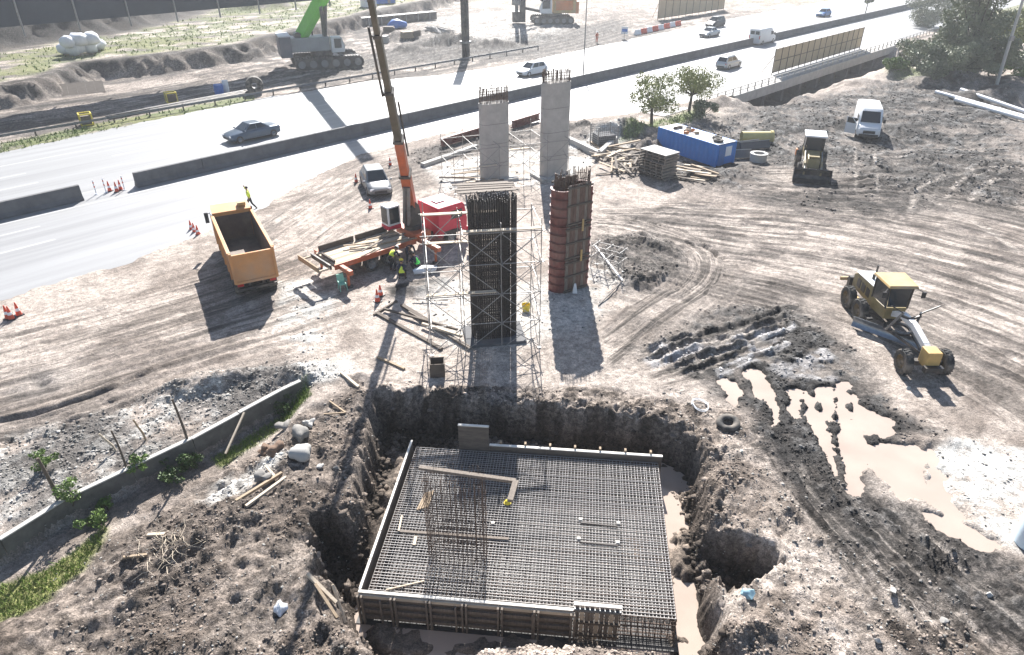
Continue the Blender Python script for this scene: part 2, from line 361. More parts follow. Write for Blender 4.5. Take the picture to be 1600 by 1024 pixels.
# --- wheel ruts
light = np.zeros_like(X); dark = np.zeros_like(X)
def rut(pix, gauge=1.9, wd=.28, dep=.09, lightness=.5, darkness=.0, world=None):
    global Z, light, dark
    P = smooth_path(world or gl(pix)); a = np.array(P)
    x0, x1, y0, y1 = a[:, 0].min() - 3, a[:, 0].max() + 3, a[:, 1].min() - 3, a[:, 1].max() + 3
    ix = slice(np.searchsorted(gx, x0), np.searchsorted(gx, x1)); iy = slice(np.searchsorted(gy, y0), np.searchsorted(gy, y1))
    xs, ys = X[iy, ix], Y[iy, ix]
    if xs.size == 0: return
    d = sdline(xs, ys, P) + (n_mid[iy, ix] - .5) * .25
    e = np.abs(d - gauge / 2) if gauge else d
    gr = np.exp(-(e / wd) ** 4); rd = np.exp(-((e - wd * 1.7) / (wd * .5)) ** 2)
    k = .45 + .55 * ss(.38, .52, n_big[iy, ix] * .4 + n_mid[iy, ix] * .6)
    k = k * ss(0, 1.6, np.hypot(xs - P[0][0], ys - P[0][1])) * ss(0, 1.6, np.hypot(xs - P[-1][0], ys - P[-1][1]))
    Z[iy, ix] += (-dep * gr + dep * .8 * rd * (.6 + .8 * n_small[iy, ix])) * k
    light[iy, ix] = np.maximum(light[iy, ix], gr * lightness * k); dark[iy, ix] = np.maximum(dark[iy, ix], (rd * .6 + gr * .2) * darkness * k)  # dark lines carry painted ridge shading as well as track soil
for u, v0 in ((1336, 0), (1366, 0)): pass
rut([(1350, 232), (1352, 260), (1354, 300)], 1.75, .13, .05, 1.0, .1)
rr = random.Random(3)
# sweeping haul tracks across the yard
for k in range(13):
    j = lambda a: rr.uniform(-a, a)
    o = k * 11
    rut([(940 + j(30), 325 + o * .5 + j(6)), (1100 + j(20), 330 + o * .9 + j(8)), (1300, 345 + o * 1.25 + j(10)), (1480, 385 + o * 1.5 + j(10)), (1680, 440 + o * 1.9 + j(12))], 2.0, .17, .05, .3, 1.0)
for k in range(7):
    j = lambda a: rr.uniform(-a, a)
    rut([(930 + j(20), 345 + 6 * k), (1010 + j(10), 352 + 4 * k), (1085 + 5 * k + j(4), 390 + 3 * k), (1075 + 8 * k, 430 + 4 * k), (1020 + 5 * k, 480 + 6 * k), (960, 535 + 5 * k)], 1.9, .17, .06, .3, 1.0)
for a in [[(1420, 335), (1440, 290), (1500, 272), (1600, 268)], [(1476, 312), (1500, 285), (1550, 274), (1640, 272)], [(1512, 318), (1530, 295), (1570, 285), (1640, 285)], [(1425, 300), (1520, 345), (1600, 400)]]: rut(a, 0, .28, .08, 1.0, .4)
for k in range(6):
    rut([(1180, 250 + 7 * k), (1280, 262 + 9 * k), (1420, 250 + 12 * k), (1600, 262 + 16 * k)], 1.8, .25, .08, .25, .9)
# ruts in the wet ground
for k in range(6):
    q = 15 * k; rut([(990 + q, 560 + .55 * q + rr.uniform(-5, 5)), (1060 + .8 * q, 536 + .55 * q + rr.uniform(-5, 5)), (1140 + .5 * q, 514 + .6 * q), (1245, 480 + .9 * q + rr.uniform(-8, 8))], 0, .22, .13, 1.0 if k in (1, 3) else .25, .9)
PUD = [[(1190, 575), (1215, 640), (1225, 690)], [(1240, 590), (1236, 650), (1230, 700)], [(1262, 600), (1298, 690), (1310, 760)], [(1318, 590), (1320, 660), (1336, 765), (1345, 800)], [(1300, 600), (1303, 640), (1312, 690)]]

for k in range(9):
    rut([(1240 + 14 * k, 705), (1280 + 20 * k, 790), (1370 + 24 * k, 900), (1490 + 28 * k, 1040)], 0, .2, .12, .45 if k % 3 == 0 else .1, .7)
for k in range(3): rut([(1190 + 30 * k, 760), (1290 + 40 * k, 880), (1400 + 55 * k, 1000)], 0, .22, .12, .5, .5)
# explicit tyre marks: crisp narrow lines sweeping over the right-hand yard
def marks(n, ctrl, spread, wd, seed, dk=1.0):
    q = random.Random(seed)
    for k in range(n):
        f = k / max(1, n - 1) + q.uniform(-.04, .04)
        P = [(a[0] + (b_[0] - a[0]) * f + q.uniform(-spread, spread), a[1] + (b_[1] - a[1]) * f + q.uniform(-spread, spread) * .4) for a, b_ in ctrl]
        i0 = q.choice((0, 0, 1)) if len(P) > 3 else 0; i1 = len(P) - (q.choice((0, 0, 1)) if len(P) > 3 else 0)
        rut(P[i0:i1], q.choice((0, 1.9, 1.9)), q.uniform(*wd), .045, q.choice((0, .5, .8)), dk * q.uniform(.5, 1))
# left yard
for k in range(10):
    rut([(-40, 560 + 14 * k), (120, 525 + 13 * k), (300, 475 + 13 * k), (480, 430 + 12 * k)], 1.9, .2, .025, .12, .4)
for k in range(4): rut([(-40, 668 + 9 * k), (60, 648 + 9 * k), (170, 612 + 8 * k), (260, 570 + 7 * k)], 0, .22, .14, .15, 1.0)
for k in range(8):
    rut([(380 + 6 * k, 420 - 5 * k), (450 + 5 * k, 350 - 4 * k), (560, 282 + 6 * k), (680, 245 + 7 * k)], 1.9, .22, .05, .2, .45)
for k in range(7): rut([(-80, 215 - 9 * k), (150, 185 - 9 * k), (400, 130 - 7 * k), (520, 112 - 6 * k)], 1.9, .35, .10, .3, .8)
for k in range(8): rut([(560, 118 - 7 * k), (720, 95 - 9 * k), (860, 85 - 10 * k), (1000, 45 - 8 * k)], 1.9, .4, .12, .35, .8)
for k in range(5): rut([(60, 1040 - 34 * k), (200, 960 - 34 * k), (330, 880 - 34 * k), (430, 780 - 20 * k)], 0, .3, .09, .1, .6)
for k in range(5): rut([(290 + 30 * k, 1050), (350 + 22 * k, 970), (430 + 14 * k, 880), (450 + 8 * k, 830)], 0, .2, .10, .3, .6)
# --- standing water basins
def pitAll_pre(x, y): return x - 9 > (y < 19.5) * 1.2
PP = [[(1168, 572), (1185, 575), (1206, 600), (1224, 655), (1214, 662), (1194, 625), (1176, 595)], [(1231, 604), (1255, 604), (1253, 660), (1235, 663)], [(1257, 604), (1272, 620), (1297, 665), (1315, 735), (1304, 742), (1279, 690), (1263, 650)],
      [(1306, 597), (1326, 596), (1330, 662), (1356, 690), (1440, 690), (1452, 715), (1446, 768), (1410, 772), (1388, 745), (1352, 716), (1346, 755), (1338, 772), (1322, 740), (1311, 690)], [(1273, 605), (1303, 600), (1305, 640), (1299, 662), (1283, 640)],
      [(1331, 608), (1346, 633), (1362, 640), (1396, 650), (1402, 664), (1380, 679), (1354, 673), (1340, 652)], [(1446, 690), (1462, 700), (1474, 760), (1496, 806), (1452, 774)], [(1129, 588), (1146, 599), (1156, 608), (1148, 634), (1140, 613)], [(1450, 800), (1500, 812), (1560, 850), (1530, 856), (1470, 825)]]
pdist = np.full(X.shape, 9.0)
for q in PP: pdist = np.minimum(pdist, sdpoly(X, Y, gl(q)))
pdist = pdist + (n_mid - .5) * .45 + (n_small - .5) * .75 + (n_tiny - .5) * .2
flat = 1 - ss(-.12, .25, pdist); pudm = flat
Z = np.where((X > 9) & (X < 20) & (Y > 16.5) & (Y < 32.5) & (pitAll_pre(X, Y)), np.maximum(Z, -.10), Z); Z = np.where(pdist < .8, np.maximum(Z * .5, -.09 + .1 * n_small), Z); Z = Z * (1 - flat) - .27 * flat
lavM = zone([(1005, 562), (1080, 540), (1160, 522), (1165, 532), (1085, 555), (1020, 575)], .12, .35); lavM = np.maximum(lavM, zone([(1118, 578), (1180, 550), (1232, 530), (1236, 541), (1180, 566), (1124, 588)], .12, .35)); lavM = np.maximum(lavM, zone([(1160, 535), (1180, 520), (1245, 508), (1240, 520), (1200, 540), (1180, 555)], .15, .6)); lavM = np.maximum(lavM, zone([(1005, 545), (1035, 535), (1050, 545), (1020, 552)], .15, .5)); lavM = np.maximum(lavM, zone([(1240, 560), (1285, 545), (1290, 560), (1250, 585)], .2, .8)); lavM = np.maximum(lavM, zone([(1190, 575), (1270, 555), (1300, 590), (1220, 600)], .2, 1.2) * .7)  # pale lavender streaks: shine of the wet ruts put into the colour
# --- the excavation
PIT = gl([(588, 612), (640, 618), (700, 622), (800, 630), (900, 640), (985, 650), (1050, 664), (1095, 688)]) + [(8.55, 23.0), (8.2, 21.0), (7.8, 18.8), (7.4, 17.2), (7.1, 15.2), (6.9, 12.9), (4.5, 13.4), (2.5, 13.75), (0, 13.7), (-2.2, 13.6), (-4.2, 13.5), (-5.6, 14.6), (-6.1, 16.2), (-6.5, 18.5), (-6.45, 21), (-6.6, 24)]
pd = sdpoly(X, Y, PIT) + (n_mid - .5) * .8 + (n_small - .5) * .3 + (n_tiny - .5) * .08
pl = sdpoly(X, Y, [(-6.2, 19.4), (-7.0, 20.2), (-7.9, 19.9), (-8.3, 19.2), (-7.7, 18.6), (-7.2, 18.0), (-6.9, 17.0), (-6.2, 16.6), (-5.8, 18)]) + (n_mid - .5) * 1.2 + (n_small - .5) * .6
pr = sdpoly(X, Y, [(7.2, 19.0), (8.2, 18.7), (9.3, 18.2), (9.7, 17.7), (9.0, 17.0), (8.3, 16.4), (7.5, 16.2), (7.2, 17.3)]) + (n_mid - .5) * 1.3 + (n_small - .5) * .7
wallw = .6
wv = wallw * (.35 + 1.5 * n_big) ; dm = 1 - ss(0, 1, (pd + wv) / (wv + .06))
FLOOR = -2.05
floor_z = FLOOR + (n_mid - .5) * .22 + (n_small - .5) * .10
# muddy toe along the right-hand side and left-hand side of the floor
toe = np.exp(-((pd + .9) / .55) ** 2) * ss(.42, .62, n_mid * .6 + n_small * .4); floor_z = floor_z + toe * .45
Z = Z * (1 - dm) + floor_z * dm
Z += 4 * dm * (1 - dm) * ((n_small - .5) * .5 + (n_tiny - .5) * .15 + (n_mid - .5) * .9)
dl = 1 - ss(-.5, .05, pl); Z = Z * (1 - dl) + np.minimum(Z, -1.75 + (n_small - .5) * .4) * dl
dr = 1 - ss(-.55, .05, pr); Z = Z * (1 - dr) + np.minimum(Z, -1.7 + (n_small - .5) * .4) * dr
pitAll = np.clip(dm + dl + dr, 0, 1)
# broken rim: lumps and sods
rim = np.exp(-((pd - .45) / .5) ** 2); Z += rim * ((n_small - .35) * .55 + (n_tiny - .5) * .22 + .06)
# --- the road bed
edge = np.interp(S, [-400, -61, -53, -47, -41, -34, -27, -19, -12, -8, -2, 4, 9, 40, 90, 400], [-15.6, -15.6, -15.4, -14.4, -12.0, -8.3, -5.8, -5.6, -6.0, -8.5, -12.2, -14.5, -16.2, -16.4, -17.5, -17.5])
farE = np.interp(S, [-400, -52, -43, -23, -6, 5, 19, 53, 90, 160, 500], [20.2, 20.4, 22.0, 24.0, 23.5, 19, 18, 20, 22.5, 24, 26])
wobb = (n_mid - .5) * 1.3 + (n_small - .5) * .5 + (n_big - .5) * 1.2
onroad = np.clip(np.minimum(ss(-.5, .35, O - edge + wobb * (S < 5)), ss(-.5, .5, farE - O + wobb)), 0, 1)
Z = Z * (1 - onroad) - .12 * onroad + (1 - onroad) * .06 * np.exp(-np.maximum(0, edge - O) / 3) * (O < 0)
nearroad = np.exp(-np.maximum(0, np.where(O < 0, edge - O, O - farE)) / 2.5); Z *= 1 - .6 * nearroad * (1 - onroad) * (pitAll < .01) * (gul > 5)
shoulder = (onroad < .5) & (O > -21) & (O < 29) & (gul > 5) & (pitAll < .01); Z = np.where(shoulder, np.maximum(Z, .025 + .05 * n_small), Z); Z = np.where(onroad > .98, -.12, Z)
# flat pads where machines and pillars stand
def pad(x, y, r, z=0):
    global Z
    k = (1 - ss(r * .7, r, np.hypot(X - x, Y - y))) * (1 - onroad); Z = Z * (1 - k) + (z + .03) * k
# --- colours (kinds of earth, with shade put in on slopes, pit and gully)
def C(*c): return np.array(c)[None, None, :]
def mixc(c, k, d): return c * (1 - k[..., None]) + d * k[..., None]
dust = C(.48, .413, .36); dust2 = C(.33, .278, .24); mud = C(.032, .029, .0275); brown = C(.17, .138, .115); brownD = C(.056, .043, .034); gray = C(.20, .193, .185); lime = C(.66, .64, .60); grassC = C(.12, .165, .04); grass2 = C(.21, .21, .085)
col = mixc(np.broadcast_to(dust, X.shape + (3,)).copy(), ss(.42, .60, n_big * .45 + n_mid * .55), dust2)
col = mixc(col, ss(.50, .62, n_small * .6 + n_mid * .4) * .3, brown)
streak = fbm(S * .12 + n_mid * .6, O * 1.0, .7, 4, 91); col = mixc(col, ss(.52, .64, streak) * .6 * ss(.38, .52, n_big), brown)
ry = zone([(930, 310), (1160, 300), (1300, 290), (1600, 330), (1700, 560), (1600, 640), (1480, 560), (1300, 440), (1120, 440), (1000, 540), (940, 420)], 2.5, 1.5)
ca_, sa_ = math.cos(R(-30)), math.sin(R(-30)); U_ = X * ca_ + Y * sa_; V_ = -X * sa_ + Y * ca_; V2 = V_ + .012 * (U_ + 12) ** 2 * (U_ < 30) * .3
st2 = fbm(U_ * .10 + n_mid * .25, V2 + n_mid * .3, .42, 4, 191, .6); st3 = fbm(U_ * .07, V2 + n_mid * .4, .9, 3, 221, .55)
col = mixc(col, ry * ss(.50, .60, st2) * .75 * ss(.36, .5, n_mid * .5 + n_big * .5), C(.115, .098, .09)); col = mixc(col, ry * ss(.56, .66, st3) * .5, C(.15, .128, .115)); Z_streak = ry * (st2 - .5) * .16
col = mixc(col, bankL * (.75 + .25 * ss(.35, .6, n_mid)), brown); col = mixc(col, bankL * ss(.48, .66, n_small * .6 + n_big * .4) * .75, brownD)
col = mixc(col, bankR * .8 * ss(.30, .55, n_mid), brown * 1.15); col = mixc(col, bankR * ss(.52, .66, n_small * .7 + n_mid * .3) * .6, brownD)
col = mixc(col, rubL * .7 * ss(.3, .6, n_mid), gray); col = mixc(col, rubL * ss(.5, .62, n_small) * .6, lime * .85); col = mixc(col, rubL * ss(.5, .62, n_tiny * .5 + n_mid * .5) * .6, mud)
wetH = zone([(600, 452), (640, 440), (700, 432), (705, 445), (660, 458), (612, 464)], .25, .4)
wetI = zone([(1180, 650), (1260, 690), (1330, 770), (1420, 800), (1530, 850), (1600, 880), (1640, 990), (1620, 1040), (1480, 965), (1350, 885), (1255, 800), (1185, 700)], .5, .9)
wetJ = zone([(660, 62), (760, 60), (830, 70), (960, 30), (980, 55), (880, 75), (800, 90), (690, 92), (600, 88)], 2, 3)
for wm in (wetA, wetB, wetC * .85, wetD, wetE * .95, wetF, wetG, wetH, wetI, wetJ, wetJ * .8):
    col = mixc(col, wm * (.6 + .4 * ss(.40, .52, n_mid * .5 + n_small * .5)), mud)
col = mixc(col, np.clip(wetB + wetE + wetA * .6, 0, 1) * ss(.54, .64, n_small * .6 + n_tiny * .4) * .7, gray)
col = mixc(col, e1 * (1 - e2) * (1 - ss(2.8, 4.2, t1)) * .97, brownD * .6)  # near terrace face: brown earth darkened to carry its shade
col = mixc(col, ss(-7, -1, t1) * (1 - e1) * .7 * ss(.35, .55, n_mid), brown); col = mixc(col, ss(-4, 0, t1) * (1 - e1) * ss(.45, .58, n_small * .5 + n_mid * .5) * .8, mud); col = mixc(col, np.clip(ss(-3, 1, t2) * (1 - ss(11, 15, t2)), 0, 1) * .97, brownD * .55)  # far slope face: shade put into its dark brown
col = mixc(col, ss(20, 24, O) * (1 - e1) * (1 - onroad) * ss(-12, -30, S) * .45, brown * 1.3); fy = (1 - onroad) * ss(17, 22, O) * (1 - ss(150, 220, Y)); stf = fbm(S * .12, O + n_mid * 2, 1.6, 4, 301, .6); col = mixc(col, fy * ss(.47, .57, stf) * .75, mud * 1.6); col = mixc(col, fy * ss(-25, 0, S) * ss(.46, .56, n_mid * .6 + n_small * .4) * (1 - e1) * .6, mud * 1.8)
col = mixc(col, bed * .8, mud * 1.3); col = mixc(col, bankN * .6, brown); col = mixc(col, bankN * ss(.5, .65, n_small) * .7, brownD)  # gully bed: bridge shade put into the mud colour
col = mixc(col, np.clip(dark, 0, 1) * .85 * ss(.3, .5, n_mid * .4 + n_small * .6), C(.10, .085, .075))
col = mixc(col, np.clip(light, 0, 1) * .85, C(.44, .39, .345))
col = mixc(col, limeM * ss(.34, .52, n_mid * .5 + n_small * .5), lime)
col = mixc(col, lavM * .85 * ss(.40, .52, n_small * .5 + n_mid * .5), C(.48, .46, .455)); col = mixc(col, np.exp(-(np.clip(pdist, 0, 9) / .5) ** 2) * wetA * .7 * (1 - lavM), mud)
gk = grassM * ss(.26, .46, n_small * .5 + n_mid * .5)
col = mixc(col, gk, grassC); col = mixc(col, gk * ss(.45, .65, n_big), grass2)
col = mixc(col, dm * .95, brownD * .62); col = mixc(col, np.clip(dl + dr, 0, 1) * .95, brownD * .55)  # pit and pockets: wet dark earth darkened further to carry shade
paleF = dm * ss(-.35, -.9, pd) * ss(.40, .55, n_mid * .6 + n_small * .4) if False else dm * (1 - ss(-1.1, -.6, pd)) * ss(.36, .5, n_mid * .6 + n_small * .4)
col = mixc(col, paleF * .85, C(.27, .22, .18))
far = ss(190, 300, np.hypot(X, Y)); col = mixc(col, far, C(.2, .2, .12))
col *= (.55 + .9 * n_tiny)[..., None]
wetv = np.clip(.6 * wetA + .12 * wetB + .3 * wetC + .15 * wetD + .15 * wetE + .2 * wetF + .7 * light * wetA + .8 * lavM + .5 * paleF, 0, 1)
for (u, v, r, dep) in ((65, 598, .9, .28),):      # the small sinkhole in the yard
    cx, cy = g(u, v); q = np.hypot(X - cx, (Y - cy)); Z -= dep * np.exp(-(q / .35) ** 2); col = mixc(col, np.exp(-(q / .3) ** 2) * .9, mud * .7); col = mixc(col, np.exp(-(q / 1.6) ** 4) * .35, gray)
def H(x, y):
    i = min(max(np.searchsorted(gx, x) - 1, 0), len(gx) - 2); j = min(max(np.searchsorted(gy, y) - 1, 0), len(gy) - 2)
    a = (x - gx[i]) / (gx[i + 1] - gx[i]); b = (y - gy[j]) / (gy[j + 1] - gy[j])
    return float((Z[j, i] * (1 - a) + Z[j, i + 1] * a) * (1 - b) + (Z[j + 1, i] * (1 - a) + Z[j + 1, i + 1] * a) * b)
def Hv(x, y):
    i = np.clip(np.searchsorted(gx, x) - 1, 0, len(gx) - 2); j = np.clip(np.searchsorted(gy, y) - 1, 0, len(gy) - 2)
    a = (x - gx[i]) / (gx[i + 1] - gx[i]); b = (y - gy[j]) / (gy[j + 1] - gy[j])
    return (Z[j, i] * (1 - a) + Z[j, i + 1] * a) * (1 - b) + (Z[j + 1, i] * (1 - a) + Z[j + 1, i + 1] * a) * b, j, i
Z += Z_streak * (1 - onroad)
# pads under standing things
PILLARS = [(-1.55, 60.0), (3.75, 61.0), (-1.0, 33.0), (3.55, 39.2)]
for x, y in PILLARS: pad(x, y, 3.2, 0)
for u, v, r in ((385, 420, 6), (600, 400, 6.5), (690, 360, 4), (1395, 520, 5.5), (1350, 215, 4), (1260, 265, 4.5), (590, 300, 3.2), (1085, 250, 5), (1028, 275, 3), (1185, 245, 4)):
    pad(*g(u, v), r, 0)
FU = np.zeros_like(X); FV = np.zeros_like(X); FW = np.zeros_like(X)
def flow(A, B, width, w_=1.0, soft=1.2):
    global FU, FV, FW
    A, B = smooth_path(gl(A)), smooth_path(gl(B)); k = (1 - ss(-soft, soft * .3, sdpoly(X, Y, A + B[::-1]) + (n_mid - .5) * 1.5)) * w_
    dA, dB = np.abs(side(X, Y, A)), np.abs(side(X, Y, B)); V = dA / (dA + dB + 1e-6) * width + (n_mid - .5) * .25
    ux, uy = A[-1][0] - A[0][0], A[-1][1] - A[0][1]; L_ = math.hypot(ux, uy); U = (X * ux + Y * uy) / L_
    m = k > FW; FU = np.where(m, U, FU); FV = np.where(m, V + 40 * w_, FV); FW = np.where(m, k, FW)
flow([(935, 318), (1080, 312), (1250, 316), (1430, 338), (1680, 395)], [(935, 402), (1060, 452), (1250, 500), (1440, 590), (1680, 760)], 11, .82)
flow([(930, 330), (1010, 340), (1120, 385), (1130, 440), (1050, 500), (960, 575)], [(930, 372), (1005, 385), (1062, 400), (1062, 432), (1005, 468), (930, 515)], 4.5, .9, .6)
flow([(1150, 245), (1330, 235), (1480, 245), (1680, 268)], [(1150, 325), (1330, 345), (1480, 365), (1680, 440)], 12, .9, 2)
flow([(1150, 640), (1215, 760), (1320, 890), (1430, 1050)], [(1290, 700), (1400, 810), (1500, 890), (1700, 1030)], 4.5, .97, .5)
flow([(-80, 520), (140, 470), (330, 420), (470, 350)], [(-80, 720), (160, 640), (380, 560), (570, 500)], 9, .7)
flow([(300, 420), (430, 330), (560, 250), (660, 230)], [(470, 440), (540, 370), (640, 310), (700, 290)], 6, .6)
flow([(980, 545), (1060, 520), (1140, 495), (1250, 465)], [(1040, 610), (1120, 590), (1180, 565), (1260, 540)], 3.2, .98, .4)
flow([(-150, 232), (150, 190), (400, 140), (560, 112)], [(-150, 190), (150, 150), (400, 105), (560, 80)], 9, .8, 2)
FW = FW * (1 - onroad) * (1 - pitAll) * (1 - flat)
crumb = np.clip(.10 + .75 * np.clip(rough - .16, 0, 1) + .6 * wetI + .5 * wetJ + .5 * fy, 0, 1) * (1 - .5 * limeM) * (1 - .6 * lavM)
def gmesh():
    ny, nx = X.shape
    co = np.stack([X, Y, Z], -1).reshape(-1, 3).astype(np.float32)
    idx = np.arange(ny * nx).reshape(ny, nx)
    f = np.stack([idx[:-1, :-1], idx[:-1, 1:], idx[1:, 1:], idx[1:, :-1]], -1).reshape(-1, 4).astype(np.int32)
    me = bpy.data.meshes.new('ground'); me.vertices.add(len(co)); me.vertices.foreach_set('co', co.ravel())
    me.loops.add(f.size); me.loops.foreach_set('vertex_index', f.ravel())
    me.polygons.add(len(f)); me.polygons.foreach_set('loop_start', np.arange(0, f.size, 4, dtype=np.int32)); me.polygons.foreach_set('loop_total', np.full(len(f), 4, np.int32))
    me.update(); me.shade_smooth()
    ca = me.color_attributes.new('earth', 'FLOAT_COLOR', 'POINT')
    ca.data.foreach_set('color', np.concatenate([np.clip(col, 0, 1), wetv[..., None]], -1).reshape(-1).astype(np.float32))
    m = bpy.data.materials.new('earth'); m.use_nodes = True; t = m.node_tree; N = t.nodes; L = t.links; b = N['Principled BSDF']
    at = N.new('ShaderNodeAttribute'); at.attribute_name = 'earth'
    tc = N.new('ShaderNodeTexCoord')
    n1 = N.new('ShaderNodeTexNoise'); n1.inputs['Scale'].default_value = 5; n1.inputs['Detail'].default_value = 9; n1.inputs['Roughness'].default_value = .72; L.new(tc.outputs['Object'], n1.inputs['Vector'])
    mr = N.new('ShaderNodeMapRange'); mr.inputs[1].default_value = .3; mr.inputs[2].default_value = .7; mr.inputs[3].default_value = .55; mr.inputs[4].default_value = 1.4; L.new(n1.outputs['Fac'], mr.inputs[0])
    n4 = N.new('ShaderNodeTexNoise'); n4.inputs['Scale'].default_value = 19; n4.inputs['Detail'].default_value = 4; n4.inputs['Roughness'].default_value = .7; L.new(tc.outputs['Object'], n4.inputs['Vector'])
    mr4 = N.new('ShaderNodeMapRange'); mr4.inputs[1].default_value = .32; mr4.inputs[2].default_value = .66; mr4.inputs[3].default_value = .5; mr4.inputs[4].default_value = 1.32; L.new(n4.outputs['Fac'], mr4.inputs[0])
    mm = N.new('ShaderNodeMath'); mm.operation = 'MULTIPLY'; L.new(mr.outputs[0], mm.inputs[0]); L.new(mr4.outputs[0], mm.inputs[1])
    ac = N.new('ShaderNodeAttribute'); ac.attribute_name = 'crumb'
    n5 = N.new('ShaderNodeTexNoise'); n5.inputs['Scale'].default_value = 4.2; n5.inputs['Detail'].default_value = 8; n5.inputs['Roughness'].default_value = .78; n5.inputs['Distortion'].default_value = .6; L.new(tc.outputs['Object'], n5.inputs['Vector'])
    m5 = N.new('ShaderNodeMapRange'); m5.inputs[1].default_value = .44; m5.inputs[2].default_value = .55; m5.inputs[3].default_value = .42; m5.inputs[4].default_value = 1.45; L.new(n5.outputs['Fac'], m5.inputs[0])
    x5 = N.new('ShaderNodeMix'); x5.data_type = 'FLOAT'; L.new(ac.outputs['Fac'], x5.inputs[0]); x5.inputs[2].default_value = 1.0; L.new(m5.outputs[0], x5.inputs[3])
    m6 = N.new('ShaderNodeMath'); m6.operation = 'MULTIPLY'; L.new(mm.outputs[0], m6.inputs[0]); L.new(x5.outputs[0], m6.inputs[1])
    af = N.new('ShaderNodeAttribute'); af.attribute_name = 'flow'; sp = N.new('ShaderNodeSeparateXYZ'); L.new(af.outputs['Vector'], sp.inputs[0])
    prev = m6.outputs[0]
    for ku, kv, lo, hi, f0, f1 in ((.10, 2.6, .50, .57, 1.0, .42), (.05, 1.1, .52, .60, 1.0, .55), (.07, 4.5, .53, .60, 1.0, 1.35), (.3, 6.0, .5, .62, 1.0, .7)):
        cx = N.new('ShaderNodeCombineXYZ'); a_ = N.new('ShaderNodeMath'); a_.operation = 'MULTIPLY'; a_.inputs[1].default_value = ku; L.new(sp.outputs[0], a_.inputs[0]); b_ = N.new('ShaderNodeMath'); b_.operation = 'MULTIPLY'; b_.inputs[1].default_value = kv; L.new(sp.outputs[1], b_.inputs[0]); L.new(a_.outputs[0], cx.inputs[0]); L.new(b_.outputs[0], cx.inputs[1]); cx.inputs[2].default_value = kv * 3
        nn = N.new('ShaderNodeTexNoise'); nn.inputs['Scale'].default_value = 1; nn.inputs['Detail'].default_value = 3; nn.inputs['Roughness'].default_value = .6; L.new(cx.outputs[0], nn.inputs['Vector'])
        mr_ = N.new('ShaderNodeMapRange'); mr_.inputs[1].default_value = lo; mr_.inputs[2].default_value = hi; mr_.inputs[3].default_value = f0; mr_.inputs[4].default_value = f1; L.new(nn.outputs['Fac'], mr_.inputs[0])
        xx = N.new('ShaderNodeMix'); xx.data_type = 'FLOAT'; L.new(sp.outputs[2], xx.inputs[0]); xx.inputs[2].default_value = 1; L.new(mr_.outputs[0], xx.inputs[3])
        q_ = N.new('ShaderNodeMath'); q_.operation = 'MULTIPLY'; L.new(prev, q_.inputs[0]); L.new(xx.outputs[0], q_.inputs[1]); prev = q_.outputs[0]
    mx = N.new('ShaderNodeVectorMath'); mx.operation = 'SCALE'; L.new(at.outputs['Color'], mx.inputs[0]); L.new(prev, mx.inputs['Scale'])
    L.new(mx.outputs[0], b.inputs['Base Color'])
    n2 = N.new('ShaderNodeTexNoise'); n2.inputs['Scale'].default_value = .8; n2.inputs['Detail'].default_value = 6; L.new(tc.outputs['Object'], n2.inputs['Vector'])
    m1 = N.new('ShaderNodeMapRange'); m1.inputs[1].default_value = .4; m1.inputs[2].default_value = .6; m1.inputs[3].default_value = .42; m1.inputs[4].default_value = .8; L.new(n2.outputs['Fac'], m1.inputs[0])
    m2 = N.new('ShaderNodeMix'); m2.data_type = 'FLOAT'; L.new(at.outputs['Alpha'], m2.inputs[0]); m2.inputs[2].default_value = .85; L.new(m1.outputs[0], m2.inputs[3])
    L.new(m2.outputs[0], b.inputs['Roughness']); b.inputs['Specular IOR Level'].default_value = .2
    bp = N.new('ShaderNodeBump'); bp.inputs['Strength'].default_value = .8; bp.inputs['Distance'].default_value = .16; ad = N.new('ShaderNodeMath'); ad.operation = 'MULTIPLY_ADD'; ad.inputs[1].default_value = .35; L.new(n4.outputs['Fac'], ad.inputs[0]); L.new(n1.outputs['Fac'], ad.inputs[2]); L.new(ad.outputs[0], bp.inputs['Height']); L.new(bp.outputs[0], b.inputs['Normal'])
    fa = me.attributes.new('crumb', 'FLOAT', 'POINT'); fa.data.foreach_set('value', crumb.reshape(-1).astype(np.float32))
    fv = me.attributes.new('flow', 'FLOAT_VECTOR', 'POINT'); fv.data.foreach_set('vector', np.stack([FU, FV, FW], -1).reshape(-1).astype(np.float32))
    me.materials.append(m)
    o = bpy.data.objects.new('ground', me); COL.objects.link(o); o['kind'] = 'structure'; o['label'] = 'bare earth of the building site with ruts and an excavation'
    return o
gmesh()
# ------------------------------------------------------------------ road
def strip(name, m, s0, s1, o0, o1, z, ds=4, parent=None):
    n = max(1, int(abs(s1 - s0) / ds)); v = []; f = []
    for i in range(n + 1):
        s = s0 + (s1 - s0) * i / n
        v += [(s, o0, z), (s, o1, z)]
        if i: f.append((2 * i - 2, 2 * i - 1, 2 * i + 1, 2 * i))
    b = MB(); b.add(v, f); o = b.build(name, m, parent)
    if parent is None: o.location = (*RO, 0); o.rotation_euler = (0, 0, R(45.8))
    return o
road = strip('road', 'road', -420, 700, -19, 27, 0); road['kind'] = 'structure'; road['label'] = 'pale sunlit dual carriageway running past the site'
for nm, o in (('lane_line', -7.6), ('lane_line', -4.0), ('lane_line', 7.5), ('lane_line', 11.2)):
    b = MB()
    for k in range(-16, 40):
        s = k * 12 + (3 if o > 0 else 0)
        p = [(s, o - .08, .004), (s + 4.5, o - .08, .004), (s + 4.5, o + .08, .004), (s, o + .08, .004)]
        b.add(p, [(0, 1, 2, 3)])
    b.build(nm, 'road_line', road)
for o0 in (-1.5, 1.6, 15.2): strip('edge_line', 'road_line', -420, 700, o0 - .08, o0 + .08, .004, 20, road)
